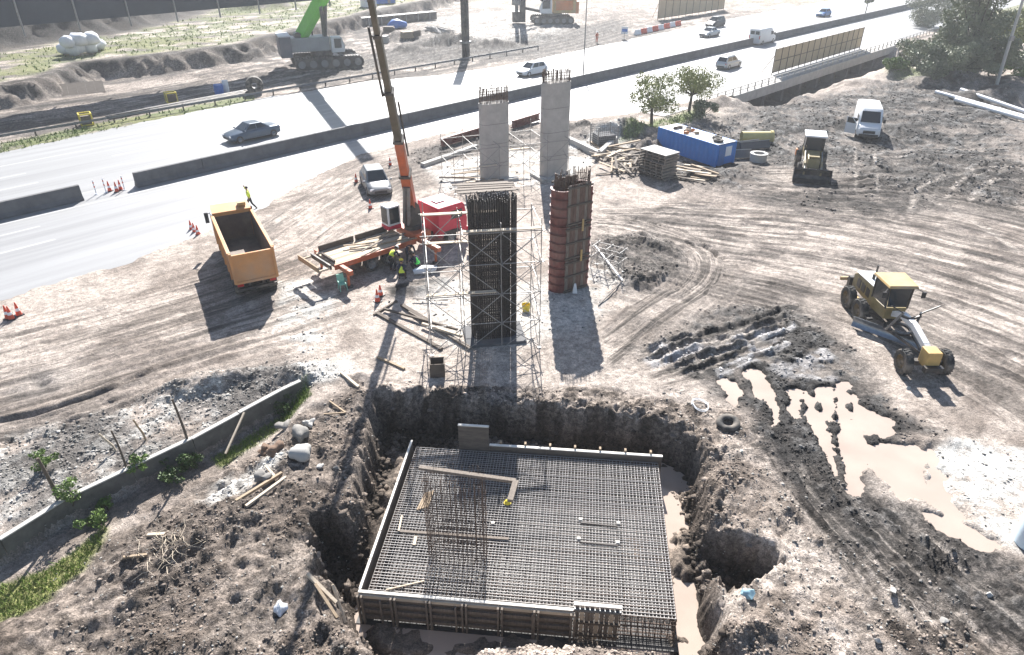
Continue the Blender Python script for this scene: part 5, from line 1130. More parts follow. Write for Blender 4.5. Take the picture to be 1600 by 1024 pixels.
drill_rig()
# ================================================================== SMALL THINGS
def put(o, u, v, rz=0, dz=0.0, z=None):
    x, y = g(u, v); zz = z if z is not None else max(H(x, y), 0 if (O_at(x, y)) else -9)
    if zz > .3 or zz < -.3:
        for _ in range(4): x, y = g(u, v, zz); zz = H(x, y)
    o.location = (x, y, zz + dz); o.rotation_euler = (0, 0, rz); return o
def O_at(x, y):
    s = (x - RO[0]) * RD[0] + (y - RO[1]) * RD[1]; o = (x - RO[0]) * RN[0] + (y - RO[1]) * RN[1]
    return -12 < o < 18
def tg(name, label, cat, u, v, rz=0, group=None, dz=0.0, z=None):
    t = thing(name, label, cat, (0, 0, 0), rz, group); return put(t, u, v, rz, dz, z)
# cones
def cone(u, v, label, h=.9, group='traffic cones', tilt=0):
    h *= .85
    t = tg('traffic_cone', label, 'cone', u, v, random.uniform(0, 3), group)
    MB().box((0, 0, .025), (.42, .42, .05)).build('base', 'black_plastic', t)
    MB().lathe((0, 0, .05), [(.17, 0), (.03, h - .05), (.001, h - .05)], 'z', 12).build('cone_body', 'orange_cone', t, smooth=50)
    MB().lathe((0, 0, 0), [(.132, h * .36), (.098, h * .56)], 'z', 12).build('reflective_band', 'white_plastic', t)
    if tilt: t.rotation_euler.x = tilt
def post(u, v, label, h=1.25):
    t = tg('delineator_post', label, 'post', u, v, 0, 'posts and cones in the barrier gap')
    MB().lathe((0, 0, 0), [(.001, 0), (.16, 0), (.15, .05), (.045, .07), (.045, h), (.001, h)], 'z', 10).build('pole', 'white_plastic', t, smooth=40)
    for z in (.6, .95): MB().lathe((0, 0, z), [(.048, 0), (.048, .14)], 'z', 10).build('band', 'orange_cone', t)
for u, v in ((151, 304), (166, 301), (195, 297)): post(u, v, 'slim white delineator post standing in the gap of the median barrier')
for u, v in ((172, 299), (183, 300), (189, 297)): cone(u, v, 'traffic cone standing in the gap of the median barrier', 1.05, 'cones in the barrier gap')
for u, v in ((299, 358), (304, 362), (310, 367)): cone(u, v, 'orange cone in the cluster beside the dump truck cab', .95, 'cones by the dump truck')
for u, v in ((14, 499), (19, 500), (31, 494)): cone(u, v, 'tall orange cone at the edge of the asphalt near the yard', 1.0, 'cones at the asphalt edge')
cone(579, 327, 'orange cone in front of the parked silver hatchback'); cone(557, 286, 'orange cone behind the parked silver hatchback', .95); cone(610, 260, 'orange cone by the roadside end of the scaffold', .9)
cone(590, 470, 'orange cone by the crane truck outrigger', 1.0); cone(595, 463, 'orange and white cone beside the one at the outrigger', .85)
# red and white water barriers and sign beyond the road
for k in range(8):
    t = tg('water_barrier', ('red' if k % 2 else 'white') + ' plastic water barrier in the row below the far hoarding', 'barrier', 996 + 9.0 * k, 55 - 2.0 * k, R(45), 'red and white water barriers')
    MB().prism([(-.3, 0), (.3, 0), (.3, .25), (.14, .45), (.1, 1.0), (-.1, 1.0), (-.14, .45), (-.3, .25)], -.95, .95, 'x').build('shell', 'orange_cone' if k % 2 else 'white_plastic', t, bevel=.04)
    MB().box((0, 0, 1.02), (.2, .14, .06)).build('filler_cap', 'black_plastic', t)
t = tg('road_sign', 'small pale road sign board beside the water barriers', 'sign', 975, 62, R(-100))
MB().tube((0, 0, 0), (0, 0, 1.2), .05).build('pole', 'galvanised', t); MB().box((0, 0, 1.6), (.06, 1.3, 1.3)).build('board', 'white_plastic', t, bevel=.02); MB().box((0, 0, .05), (.7, .7, .1)).build('foot', 'concrete_dark', t); MB().box((.04, 0, 1.6), (.02, 1.0, .5)).build('arrow_patch', 'tarp_blue', t)
# lamp post in the median
x, y = rp(18.0, .0); x, y = g(911, 122)
t = thing('street_lamp', 'tall slim street lamp standing at the median barrier', 'street lamp', (x, y, 0))
MB().tube((0, 0, 0), (0, 0, 13.5), .11, .06, n=10).build('mast', 'galvanised', t, smooth=50)
for s in (-1, 1): MB().path([(0, 0, 13.2), (s * .9 * RN[0], s * .9 * RN[1], 13.6), (s * 2 * RN[0], s * 2 * RN[1], 13.75)], .05).build('arm', 'galvanised', t); MB().box((s * 2.2 * RN[0], s * 2.2 * RN[1], 13.75), (.7, .28, .14), math.atan2(RN[1], RN[0])).build('lamp_head', 'steel_grey', t, bevel=.03)
# utility poles at upper right
def upole(u, v, ut, vt, label, r):
    x, y = g(u, v); z0 = H(x, y); z = 15.0; t = thing('utility_pole', label, 'pole', (x, y, z0), 0, 'utility poles')
    lean = g(ut, vt, hgt(y, vt))[0] - x; hh_ = max(6, hgt(y, vt)); sl = lean / hh_
    MB().tube((0, 0, -.3), (sl * 13, 0, 13), r * 1.25, r * .8, n=10).build('shaft', 'concrete_pale', t, smooth=50)
    MB().box((sl * 12.3, 0, 12.3), (2.2, .12, .14)).build('cross_arm', 'timber_dark', t)
    for dx in (-.9, 0, .9): MB().lathe((sl * 12.3 + dx, 0, 12.37), [(.001, 0), (.05, 0), (.08, .08), (.04, .2), (.001, .22)], 'z', 8).build('insulator', 'white_plastic', t)
    MB().box((sl * 6 - .05, -.28, 6), (.5, .3, .6)).build('box', 'galvanised', t, bevel=.02)
upole(1556, 136, 1592, 20, 'thick pale concrete utility pole rising from the rough bank by the white pipes', .2)
upole(1522, 110, 1545, 0, 'slim pale pole standing inside the tall tree', .11)
# drill casing standing in the spoil
x, y = g(728, 90); t = thing('steel_casing', 'tall dark twin steel casing standing upright in the spoil heap', 'casing', (x, y, 0))
for dx in (-.28, .34): MB().tube((dx, 0, -.5), (dx, 0, 17), .36, n=14).build('tube', 'steel_dark', t, smooth=50)
MB().lathe((0, 0, 2.3), [(.6, 0), (.95, 0), (.95, .3), (.6, .3), (.6, 0)], 'z', 18).build('collar', 'steel_grey', t)
# white bulk bags on the grass
for k, (u, v, dz, sc) in enumerate(((112, 110, 0, 1), (128, 112, 0, 1.1), (147, 108, 0, 1), (166, 105, 0, 1), (119, 104, .95, .95), (138, 102, 1.05, 1.1), (157, 99, 1.0, 1.1))):
    b = MB(); b.blob((0, 0, .85 * sc), (1.15 * sc, 1.1 * sc, .9 * sc), k, 2, .22, -.82 * sc); o = b.build('bulk_bag', 'bag_white', smooth=60); put(o, u, v + (10 if dz else 0), k * .7, dz * 1.2); tag(o, 'white bulk bag ' + ('on top of' if dz else 'at the bottom of') + ' the pile on the grassy bank', 'bag', 'white bulk bags on the bank')
# brown panel, boxes, drums on the dirt strip beyond the road
t = tg('corrugated_sheet', 'long brown corrugated panel lying on the dirt strip beyond the road', 'panel', 108, 146, R(30))
for k in range(8): MB().box((-3.8 + 1.08 * k, 0, .45), (1.06, 2.6, .12), 0, R(25)).build('strip', 'timber_dark', t)
for u, v, lb in ((269, 160, 'yellow frame box standing beside the dark pipes'), (137, 196, 'yellow frame box at the guard rail on the dirt strip')):
    t = tg('generator_box', lb, 'box', u, v, R(35), 'yellow frame boxes')
    MB().box((0, 0, .6), (1.0, 1.0, .9)).build('housing', 'timber_dark', t)
    for sx in (-.6, .6):
        for sy in (-.6, .6): MB().box((sx, sy, .65), (.12, .12, 1.3)).build('frame_post', 'yellow_bright', t)
    for z in (.1, 1.25):
        for s in (-.6, .6): MB().box((0, s, z), (1.1, .12, .12)).build('frame_rail', 'yellow_bright', t); MB().box((s, 0, z), (.12, 1.08, .12)).build('frame_rail', 'yellow_bright', t)
def drum(u, v, label, m, r=.5, h=1.1, group=None, name='drum', rz=0):
    b = MB(); b.lathe((0, 0, 0), [(.001, 0), (r, 0), (r, h * .3), (r * 1.05, h * .33), (r, h * .36), (r, h * .64), (r * 1.05, h * .67), (r, h * .7), (r, h), (r * .9, h), (r * .88, h - .04), (.001, h - .04)], 'z', 16)
    o = b.build(name, m, smooth=35); put(o, u, v, rz); return tag(o, label, 'drum', group)
drum(343, 146, 'bright blue plastic drum beside the guard rail', 'tarp_blue', .6, 1.2); drum(354, 143, 'white plastic drum next to the blue one', 'white_plastic', .4, 1.5)
t = tg('hose_roll', 'big black roll of pipe at the end of the guard rail', 'roll', 400, 147, R(20))
MB().lathe((0, 0, 1.1), [(.45, -.6), (1.1, -.6), (1.15, 0), (1.1, .6), (.45, .6), (.45, -.6)], 'y', 22).build('coil', 'rubber', t, smooth=35); MB().lathe((0, 0, 1.1), [(.4, -.65), (.46, -.65), (.46, .65), (.4, .65), (.4, -.65)], 'y', 16).build('core', 'steel_dark', t)
# orange steel tubes and beam on the upper terrace
t = tg('orange_trailer', 'long orange steel box trailer on the upper terrace', 'trailer', 258, 12, R(48))
MB().box((0, 0, 1.6), (13, 2.6, 2.2)).build('box_body', 'orange_paint', t, bevel=.06); MB().box((-6.9, 0, 1.4), (.9, 2.4, 1.9)).build('end_cabinet', 'white_paint', t, bevel=.05); MB().box((0, 0, .4), (12, 1.0, .3)).build('chassis', 'steel_dark', t)
for x_ in (-4, -2.6, 4):
    for s in (-1, 1): wheel(t, x_, s * 1.0, .5, .4, sy=s)
for k, (u, v, rz) in enumerate(((182, 19, .9), (200, 17, .7))):
    t = tg('casing_tube', 'short orange steel casing tube ' + ('standing open end out beside' if k == 0 else 'lying between the other tube and') + ' the orange trailer', 'tube', u, v, rz, 'orange casing tubes')
    b = MB(); b.lathe((0, 0, 1.2), [(1.0, -1.6), (1.2, -1.6), (1.2, 1.6), (1.0, 1.6), (1.0, -1.6)], 'y' if k == 0 else 'x', 22); b.build('tube_wall', 'orange_paint', t, smooth=40)
    b = MB(); b.lathe((0, 0, 1.2), [(1.2, -1.62), (1.3, -1.62), (1.3, -1.4), (1.2, -1.4)], 'y' if k == 0 else 'x', 22); b.build('collar', 'steel_dark', t)
# dark screen fence on the terrace
a0 = g(-60, 62, 5); 
t = thing('screen_fence', 'tall dark shade-net fence with pale posts on the upper terrace', 'fence', (*g(75, 30, 9.2), 9.0), R(48))
for k in range(16):
    MB().box((-52 + 6.5 * k, 0, 4.5), (6.45, .08, 9.6)).build('net_panel', 'net_dark', t); MB().tube((-55.2 + 6.5 * k, -.3, -1.5), (-55.2 + 6.5 * k + .1, -.1, 9.5), .12, n=8).build('post', 'galvanised', t)
# rebar stack, containers, tarp in the far yard
t = tg('steel_shelf', 'dark long steel girder bed holding stacked goods in the far yard', 'girder', 622, 36, R(40))
MB().box((0, 0, .9), (20, 2.0, 1.6)).build('girder', 'steel_dark', t, bevel=.05)
for k in range(6): MB().box((-8 + 3.2 * k, -1.05, .9), (.2, .15, 1.7)).build('stiffener', 'steel_grey', t)
for k, (u, v, m, lb, d) in enumerate(((577, 20, 'white_paint', 'small white and dark cabin at the end of the long girder', (3, 2.4, 2.6)), (600, 6, 'tarp_blue', 'blue-grey tank cabin behind the long girder', (5, 2.6, 2.4)), (652, 6, 'orange_paint', 'orange and red machine housing behind the rebar bundle', (4.5, 2.6, 2.4)))):
    t = tg('site_cabin', lb, 'cabin', u, v, R(40), 'cabins in the far yard'); MB().box((0, 0, d[2] / 2 + .1), d).build('shell', m, t, bevel=.06); MB().box((0, 0, .05), (d[0] + .2, d[1] + .2, .2)).build('skid', 'steel_dark', t)
    MB().box((-.6, -d[1] / 2 - .01, d[2] * .62), (.9, .05, .7)).build('window', 'glass', t); MB().box((.7, -d[1] / 2 - .01, d[2] * .45), (.8, .05, 1.7)).build('door', 'steel_grey', t); MB().box((0, 0, d[2] + .14), (d[0] + .15, d[1] + .15, .1)).build('roof', 'steel_grey' if k else 'white_plastic', t)
t = tg('rebar_bundle', 'loose fan of pale reinforcing bars on the slope of the far yard', 'rebar', 672, 48, R(-50))
b = MB()
for k in range(26): a = random.uniform(-.22, .22); l = random.uniform(5, 9); b.tube((0, random.uniform(-1.5, 1.5), .1 + .03 * k), (l, 6 * a * 1.3 + random.uniform(-1.5, 1.5), .1 + random.uniform(0, .5)), .06, n=5)
b.build('bars', 'galvanised', t, kind='stuff'); MB().box((.6, 0, .06), (.2, 3.4, .14)).build('bearer', 'timber', t); MB().box((3.5, 0, .06), (.2, 3.4, .14)).build('bearer', 'timber', t)
o = MB().blob((0, 0, .7), (1.9, 1.5, 1.0), 4, 2, .3, -.65).build('tarp', 'tarp_blue', smooth=60); put(o, 622, 45, .4); tag(o, 'crumpled blue tarpaulin heap in front of the long girder', 'tarp')
for k, (u, v, c) in enumerate(((608, 52, 'timber_dark'), (636, 58, 'timber'), (648, 60, 'timber_dark'), (600, 66, 'concrete_pale'))):
    t = tg('pallet_stack', ['dark pallet stack left of the blue tarpaulin', 'brown pallet stack under the blue tarpaulin', 'dark pallet stack nearest the rebar fan', 'pale pallet stack on the dirt by the crawler crane tracks'][k], 'pallets', u, v, .5 * k, 'pallet stacks in the far yard')
    for q in range(6): MB().box((random.uniform(-.1, .1), random.uniform(-.1, .1), .1 + .2 * q), (2.2, 1.6, .14), random.uniform(-.06, .06)).build('pallet', c, t)
# ---- blue container
A, B = Vector(g(1026, 231)), Vector(g(1117, 262)); L_ = (B - A).length; C_ = Vector(g(1137, 252)); W_ = 2.5; a = math.atan2(B.y - A.y, B.x - A.x)
hcn = hgt(A.y, 199); d = (B - A).normalized(); nrm = Vector((-d.y, d.x)); ctr = (A + B) / 2 + nrm * W_ / 2
t = thing('site_container', 'bright blue steel site container with junk on its roof', 'container', (ctr.x, ctr.y, .03), a)
nn = 22; P = []
def corr(y, x0, x1, s):
    pts = []; n = int((x1 - x0) / .14)
    for k in range(n + 1): pts.append((x0 + (x1 - x0) * k / n, y + (.025 * s if (k // 1) % 4 in (0, 1) else -.015 * s)))
    return pts
for s in (-1, 1):
    p = corr(s * W_ / 2, -L_ / 2 + .1, L_ / 2 - .1, s); MB().prism(p + [(x_, y_ - s * .05) for x_, y_ in p[::-1]], .15, hcn - .1, 'z').build('side_wall', 'blue_container', t)
    MB().box((0, s * W_ / 2, .1), (L_ - .2, .12, .16)).build('bottom_rail', 'blue_container', t); MB().box((0, s * W_ / 2, hcn - .05), (L_ - .2, .12, .12)).build('top_rail', 'blue_container', t)
for sx in (-1, 1):
    for s in (-1, 1): MB().box((sx * (L_ / 2 - .06), s * (W_ / 2 - .02), hcn / 2), (.16, .16, hcn)).build('corner_post', 'blue_container', t)
    MB().box((sx * (L_ / 2 - .04), 0, hcn / 2), (.06, W_ - .2, hcn - .2)).build('end_wall', 'blue_container', t)
MB().box((L_ / 2 + .0, .3, hcn * .62), (.06, .8, .9)).build('window', 'white_plastic', t); MB().box((L_ / 2 + .02, -.6, hcn * .48), (.06, .8, 1.9)).build('door', 'blue_paint', t)
MB().box((0, 0, hcn - .02), (L_ - .1, W_ - .1, .06)).build('roof', 'white_paint', t)
def on_roof(fx, fy): c, s = math.cos(a), math.sin(a); return (ctr.x + fx * c - fy * s, ctr.y + fx * s + fy * c, hcn + .04)
junk = [('old_tyre', 'dark tyre lying on the roof end of the blue container', 'tyre'), ('old_tyre', 'second dark tyre on the container roof beside the first', 'tyre')]
def tyre(R_, r_, label, loc, rot, name='old_tyre', m='rubber'):
    b = MB(); k = 10; b.lathe((0, 0, 0), [(R_ - r_ + r_ * math.cos(2 * math.pi * i / k), r_ * .8 * math.sin(2 * math.pi * i / k)) for i in range(k + 1)], 'z', 26); o = b.build(name, m, smooth=50); o.location = loc; o.rotation_euler = rot; return tag(o, label, 'tyre')
p = on_roof(L_ * .3, .3); tyre(.5, .16, junk[0][1], (p[0], p[1], p[2] + .13), (0, 0, 0)); p = on_roof(L_ * .4, -.4); tyre(.5, .16, junk[1][1], (p[0], p[1], p[2] + .13), (0, 0, 0))
for k in range(9):
    fx, fy = random.uniform(-.45, .2) * L_, random.uniform(-.9, .9); p = on_roof(fx, fy)
    o = MB().blob((0, 0, .12), (.3, .22, .16), k, 1, .3, -.11).build('rubble_sack', ['timber', 'orange_paint', 'stone', 'timber_dark'][k % 4], smooth=60); o.location = p; tag(o, ['brown', 'orange', 'grey', 'dark'][k % 4] + ' sack lying on the white roof of the blue container', 'sack', 'sacks on the container roof')
# stack of form panels in front of the container
sx_, sy_ = g(1028, 278); ha = R(-52)
for k in range(9):
    t = thing('form_panel_stack', ['lowest', 'second lowest', 'third lowest', 'fourth lowest', 'middle', 'fourth from top', 'third from top', 'second from top', 'pale topmost'][k] + ' form panel of the tall stack before the blue container', 'form panel', (sx_ + random.uniform(-.12, .12), sy_ + random.uniform(-.12, .12) + .6, .03 + .26 * k), ha + random.uniform(-.04, .04), 'form panels in the stack')
    MB().box((0, 0, .19), (3.0, 1.9, .05)).build('face_sheet', 'concrete_pale' if k == 8 else 'timber_grey', t)
    for q in range(5): MB().box((-1.4 + .7 * q, 0, .085), (.1, 1.9, .16)).build('rib', 'timber_grey', t)
# timber and scrap heap
rr = random.Random(11)
def heap_planks(n, box, zmax, lab, grp, m=('timber_grey', 'timber', 'timber_dark', 'timber_pale'), ang=(0, 3.14), L=(1.5, 4)):
    for k in range(n):
        u, v = rr.uniform(box[0], box[2]), rr.uniform(box[1], box[3]); x, y = g(u, v); l = rr.uniform(*L); mm = rr.choice(m)
        o = MB().box((0, 0, 0), (l, rr.uniform(.12, .3), rr.uniform(.05, .12))).build('plank', mm); z = H(x, y)
        o.location = (x, y, z + .08 + rr.uniform(0, zmax)); o.rotation_euler = (0, rr.uniform(-.12, .12), rr.uniform(*ang)); tag(o, {'timber_grey': 'grey', 'timber': 'brown', 'timber_dark': 'dark', 'timber_pale': 'pale', 'concrete_pale': 'whitish', 'red_form': 'rust red'}[mm] + ' ' + lab, 'plank', grp)
heap_planks(34, (945, 235, 1010, 272), .55, 'loose plank in the scrap heap left of the panel stack', 'planks in the scrap heap')
heap_planks(12, (1050, 262, 1110, 285), .2, 'plank lying in front of the blue container', 'planks by the container', ang=(-.9, -.3))
heap_planks(8, (930, 225, 960, 250), .4, 'plank beside the pale wire crate', 'planks by the crate')
heap_planks(10, (700, 275, 800, 300), .5, 'plank stacked at the foot of the bare pillar', 'planks at the pillar foot', ang=(.1, .5), L=(2, 4))
# long dark beams lying left of the scaffold
for k, (p, q, wd, m, lb) in enumerate((((590, 490), (690, 545), .22, 'timber_dark', 'long dark beam running from the cone towards the rebar pillar'), ((640, 488), (735, 548), .2, 'timber_grey', 'long grey beam parallel to the dark beam'), ((600, 485), (715, 520), .12, 'timber_dark', 'thin dark bar crossing the beams'), ((660, 510), (722, 532), .14, 'timber_pale', 'pale board across the beams by the scaffold'),
        ((584, 492), (620, 470), .12, 'timber_dark', 'dark bar at the cone end of the beams'), ((628, 478), (680, 510), .25, 'timber_dark', 'broad dark board over the beams'), ((645, 470), (700, 472), .06, 'rebar_dark', 'thin dark rod on the pale ground by the scaffold'), ((590, 558), (632, 577), .13, 'timber', 'brown plank lying in the boom shadow by the pit'), ((533, 583), (561, 610), .13, 'timber_pale', 'pinkish plank on the pit bank by the white debris'), ((515, 628), (540, 645), .08, 'timber', 'thin brown stick on the pit bank'), ((506, 648), (540, 645), .06, 'timber', 'second thin stick crossing on the pit bank'),
        ((484, 915), (525, 940), .12, 'timber_pale', 'pale stake by the trench corner'), ((520, 917), (535, 948), .1, 'timber_pale', 'pale stake standing apart by the puddle edge'), ((495, 925), (527, 965), .1, 'timber', 'yellowish stake below the other stakes by the trench'),
        ((370, 790), (440, 738), .12, 'timber', 'long brown plank lying on the rubble bank'), ((385, 795), (447, 748), .12, 'timber_pale', 'long pale plank beside the brown one on the rubble bank'), ((415, 728), (430, 745), .1, 'timber_pale', 'short pale board across the planks on the rubble bank'), ((226, 823), (256, 828), .14, 'timber_pale', 'pale board lying on the dark clods near the wall'), ((195, 879), (230, 868), .1, 'timber', 'brown stick lying on the bank below the brushwood'),
        ((930, 385), (972, 446), .1, 'white_paint', 'white pole lying by the formwork pillar'), ((935, 478), (972, 446), .06, 'rebar_dark', 'thin dark rod beside the white pole'))):
    A, B = Vector((*g(*p), 0)), Vector((*g(*q), 0)); A.z = H(A.x, A.y); B.z = H(B.x, B.y); up = .05 + .06 * (k % 4) if k < 7 else .05
    mid = (A + B) / 2; mz = H(mid.x, mid.y); lift = max(0, mz - mid.z)
    timber_piece('beam' if k < 3 else 'plank', lb, A + Vector((0, 0, up + lift)), B + Vector((0, 0, up + lift)), wd, min(wd, .14), m, 'beam' if k < 3 else 'plank')
# dark boxes, chair, spoil, cloth
t = tg('plastic_chair', 'pale green plastic garden chair by the crane truck', 'chair', 536, 453, R(-60))
MB().box((0, 0, .44), (.46, .46, .05)).build('seat', 'chair_green', t, bevel=.02); MB().hexa([(-.25, -.23, .46), (-.2, -.23, .46), (-.2, .23, .46), (-.25, .23, .46), (-.38, -.22, .95), (-.33, -.22, .95), (-.33, .22, .95), (-.38, .22, .95)]).build('backrest', 'chair_green', t)
for sx in (-1, 1):
    for sy in (-1, 1): MB().tube((sx * .19, sy * .19, .43), (sx * .23, sy * .23, 0), .025).build('leg', 'chair_green', t)
    MB().bar((-.25, sx * .25, .66), (.2, sx * .25, .66), .05, .03).build('armrest', 'chair_green', t)
t = tg('dark_crate', 'small dark open crate on the ground beside the scaffold foot', 'crate', 684, 582, .1)
for s in (-1, 1): MB().box((0, s * .33, .4), (.75, .05, .8)).build('side', 'timber_dark', t); MB().box((s * .35, 0, .4), (.05, .61, .8)).build('side', 'timber_dark', t)
MB().box((0, 0, .05), (.7, .6, .06)).build('floor', 'timber_dark', t)
o = MB().blob((0, 0, .2), (.7, .45, .28), 3, 2, .35, -.18).build('crumpled_cloth', 'bag_white', smooth=60); put(o, 664, 428, .4); tag(o, 'pale crumpled sheet on the dark spoil behind the workers', 'sheet')
# tyre and hose by the pit
p = g(1137, 664); tyre(.55, .17, 'old tyre lying on the pit bank', (p[0], p[1], H(*p) + .17), (R(8), R(-6), 0))
b = MB(); pts = [(.36 * math.cos(q / 3.2) * (1 + .06 * math.sin(q)), .5 * math.sin(q / 3.2), .04 + .012 * q / 3) for q in range(0, 38)]; b.path(pts, .022, 5); o = b.build('hose_loop', 'white_plastic'); put(o, 1094, 634, .2, .04); tag(o, 'thin white hose coiled on the bank behind the tyre', 'hose')
# rubble blocks on the left bank
for k, (u, v, s, m) in enumerate(((445, 668, .42, 'stone'), (482, 664, .36, 'concrete_pale'), (470, 685, .62, 'stone'), (465, 712, .58, 'concrete_pale'), (432, 700, .5, 'clod_brown'), (415, 706, .45, 'clod_brown'), (412, 745, .4, 'stone'), (500, 730, .18, 'concrete_pale'), (525, 735, .16, 'stone'))):
    if m not in MATS: mat(m, (.2, .13, .09), .9, var=.4, scale=2, bump=.4)
    s *= .8; b = MB(); b.blob((0, 0, s * .35), (s, s * .8, s * .62), 20 + k, 3, .45, -s * .3); o = b.build('rubble_block', m, smooth=50); put(o, u, v, k); tag(o, ['rounded grey block at the wall end of the rubble', 'pale flat block behind the big grey block', 'big grey concrete block in the rubble', 'pale broken concrete block lowest in the rubble pile', 'brown earth lump beside the big grey block', 'brown earth lump near the wall prop', 'grey block by the stacked planks', 'small pale stone on the pit bank', 'small grey stone on the pit bank'][k], 'rubble', 'rubble blocks on the left bank')
# bags and scraps
o = MB().blob((0, 0, .12), (.2, .26, .2), 8, 2, .35, -.1).build('plastic_bag', 'bag_white', smooth=50); put(o, 437, 948, .3); tag(o, 'small white plastic bag on the left bank of the pit', 'bag')
o = MB().blob((0, 0, .1), (.24, .2, .16), 9, 2, .35, -.09).build('plastic_bag', 'blue_scrap' if 'blue_scrap' in MATS else mat('blue_scrap', (.3, .48, .55), .5), smooth=50); put(o, 1166, 935, .3); tag(o, 'pale blue plastic scrap on the bank by the right hole', 'scrap')
for k, (u, v) in enumerate(((1418, 606), (1395, 925), (1545, 930), (1475, 970), (1372, 1002), (1205, 548))):
    o = MB().blob((0, 0, .05), (.16, .12, .1), 40 + k, 1, .4, -.05).build('white_stone', 'concrete_pale', smooth=40); put(o, u, v, k); tag(o, 'single white stone on the muddy ground', 'stone', 'white stones on the mud')
# pale tank at the right edge
t = tg('water_tank', 'pale blue upright cylindrical tank beside the white spill', 'tank', 1612, 850, 0)
MB().lathe((0, 0, 0), [(.001, 0), (.55, 0), (.6, .05), (.6, 1.35), (.55, 1.45), (.2, 1.55), (.001, 1.55)], 'z', 24).build('shell', mat('tank_blue', (.55, .66, .74), .4, var=.08), t, smooth=35); MB().lathe((0, 0, 1.55), [(.001, 0), (.2, 0), (.2, .08), (.001, .08)], 'z', 14).build('lid', 'white_plastic', t)
# white pipes on the bank at upper right
for k, (p, q) in enumerate((((1460, 152), (1610, 190)), ((1498, 151), (1606, 180)), ((1490, 163), (1612, 194)))):
    A, B = Vector((*g(*p), 0)), Vector((*g(*q), 0)); za, zb = H(A.x, A.y), H(B.x, B.y); l = (B - A)
    o = MB().tube((0, 0, 0), l + Vector((0, 0, zb - za)), .24, n=12).build('white_pipe', 'white_plastic', smooth=50); o.location = (A.x, A.y, za + .3); tag(o, ['longest white pipe lying across the rough bank', 'white pipe lying furthest up the bank behind the longest one', 'white pipe lying on the wheel-marked side of the longest one'][k], 'pipe', 'white pipes on the bank')
# pipes and rings beside the container
t = tg('yellow_pipe', 'short yellow plastic pipe behind the concrete ring', 'pipe', 1181, 222, R(0)); MB().lathe((0, 0, .55), [(.5, -1.6), (.58, -1.6), (.58, 1.6), (.5, 1.6), (.5, -1.6)], 'x', 20).build('pipe_wall', 'plastic_yellow_pipe', t, smooth=40); MB().lathe((0, 0, .55), [(.58, 1.4), (.66, 1.4), (.66, 1.65), (.58, 1.65)], 'x', 20).build('socket', 'plastic_yellow_pipe', t)
t = tg('concrete_ring', 'square-cut concrete manhole ring standing on the mud', 'ring', 1184, 252, .2); MB().lathe((0, 0, 0), [(.55, 0), (.78, 0), (.78, .7), (.55, .7), (.55, 0)], 'z', 22).build('ring_wall', 'concrete_pale', t, smooth=35); MB().lathe((0, 0, .66), [(.52, 0), (.84, 0), (.84, .1), (.52, .1), (.52, 0)], 'z', 22).build('rim', 'concrete_pale', t)
for k, (u, v, l, rz) in enumerate(((1158, 234, 4.0, .35), (1152, 248, 2.6, .15), (1178, 234, 3.4, .3))):
    t = tg('concrete_slab', ['long concrete slab leaning beside the container end', 'short concrete slab between the container and the ring', 'concrete slab behind the manhole ring'][k], 'slab', u, v, rz, 'concrete slabs by the container'); MB().box((0, 0, .4), (l, .25, .75), 0, R(-25)).build('slab', 'concrete_dark', t, bevel=.02); MB().box((0, .1, .8), (l, .3, .06), 0, R(-25)).build('slab_top', 'concrete_pale', t)
# wire crate and low footing wall near the pillars
t = tg('wire_crate', 'pale wire mesh crate standing on the footing beside the pillar', 'crate', 943, 226, R(20))
for x_ in (-1.1, 1.1):
    for y_ in (-.9, .9): MB().box((x_, y_, 1.0), (.09, .09, 2.0)).build('corner_post', 'galvanised', t)
b = MB()
for k in range(9):
    z = .1 + .22 * k
    for y_ in (-.9, .9): b.tube((-1.1, y_, z), (1.1, y_, z), .02, n=4)
    for x_ in (-1.1, 1.1): b.tube((x_, -.9, z), (x_, .9, z), .02, n=4)
for k in range(11):
    x_ = -1.1 + .22 * k
    for y_ in (-.9, .9): b.tube((x_, y_, .1), (x_, y_, 1.9), .02, n=4)
b.build('wire_mesh', 'galvanised', t); MB().box((0, 0, .08), (2.3, 1.9, .1)).build('pallet_floor', 'timber', t); MB().box((0, 0, .6), (1.9, 1.6, .9)).build('stacked_goods', 'concrete_dark', t)
for k, (p, q, hh_) in enumerate((((886, 222), (936, 246), .7), ((936, 246), (962, 222), .7), ((660, 262), (745, 232), .5))):
    A, B = Vector((*g(*p), 0)), Vector((*g(*q), 0)); m_ = (A + B) / 2; o = MB().bar(A - m_ + Vector((0, 0, hh_ / 2 - .1)), B - m_ + Vector((0, 0, hh_ / 2 - .1)), .5, hh_).build('footing_wall', 'concrete_pale', bevel=.03); o.location = (m_.x, m_.y, 0); tag(o, ['low pale concrete footing wall right of the bare pillar', 'short low concrete wall closing the footing at the wire crate', 'low pale concrete kerb left of the bare pillars'][k], 'wall', 'low footing walls')
for k, (p, q) in enumerate((((690, 232), (752, 213)), ((800, 203), (842, 190)))):
    A, B = Vector((*g(*p), .6)), Vector((*g(*q), .6)); m_ = (A + B) / 2; m_.z = 0; t = thing('form_girder', ['long red steel form girder lying left of the bare pillars', 'red steel form girder lying between the bare pillars'][k], 'girder', m_, math.atan2(B.y - A.y, B.x - A.x), 'red form girders'); l = (B - A).length
    for z in (.25, .95): MB().box((0, 0, z), (l, .4, .14)).build('flange', 'red_form', t)
    MB().box((0, 0, .6), (l, .08, .6)).build('web', 'red_form', t)
    for q_ in range(int(l / 1.2)): MB().box((-l / 2 + .6 + 1.2 * q_, 0, .6), (.06, .34, .6)).build('stiffener', 'red_form', t)
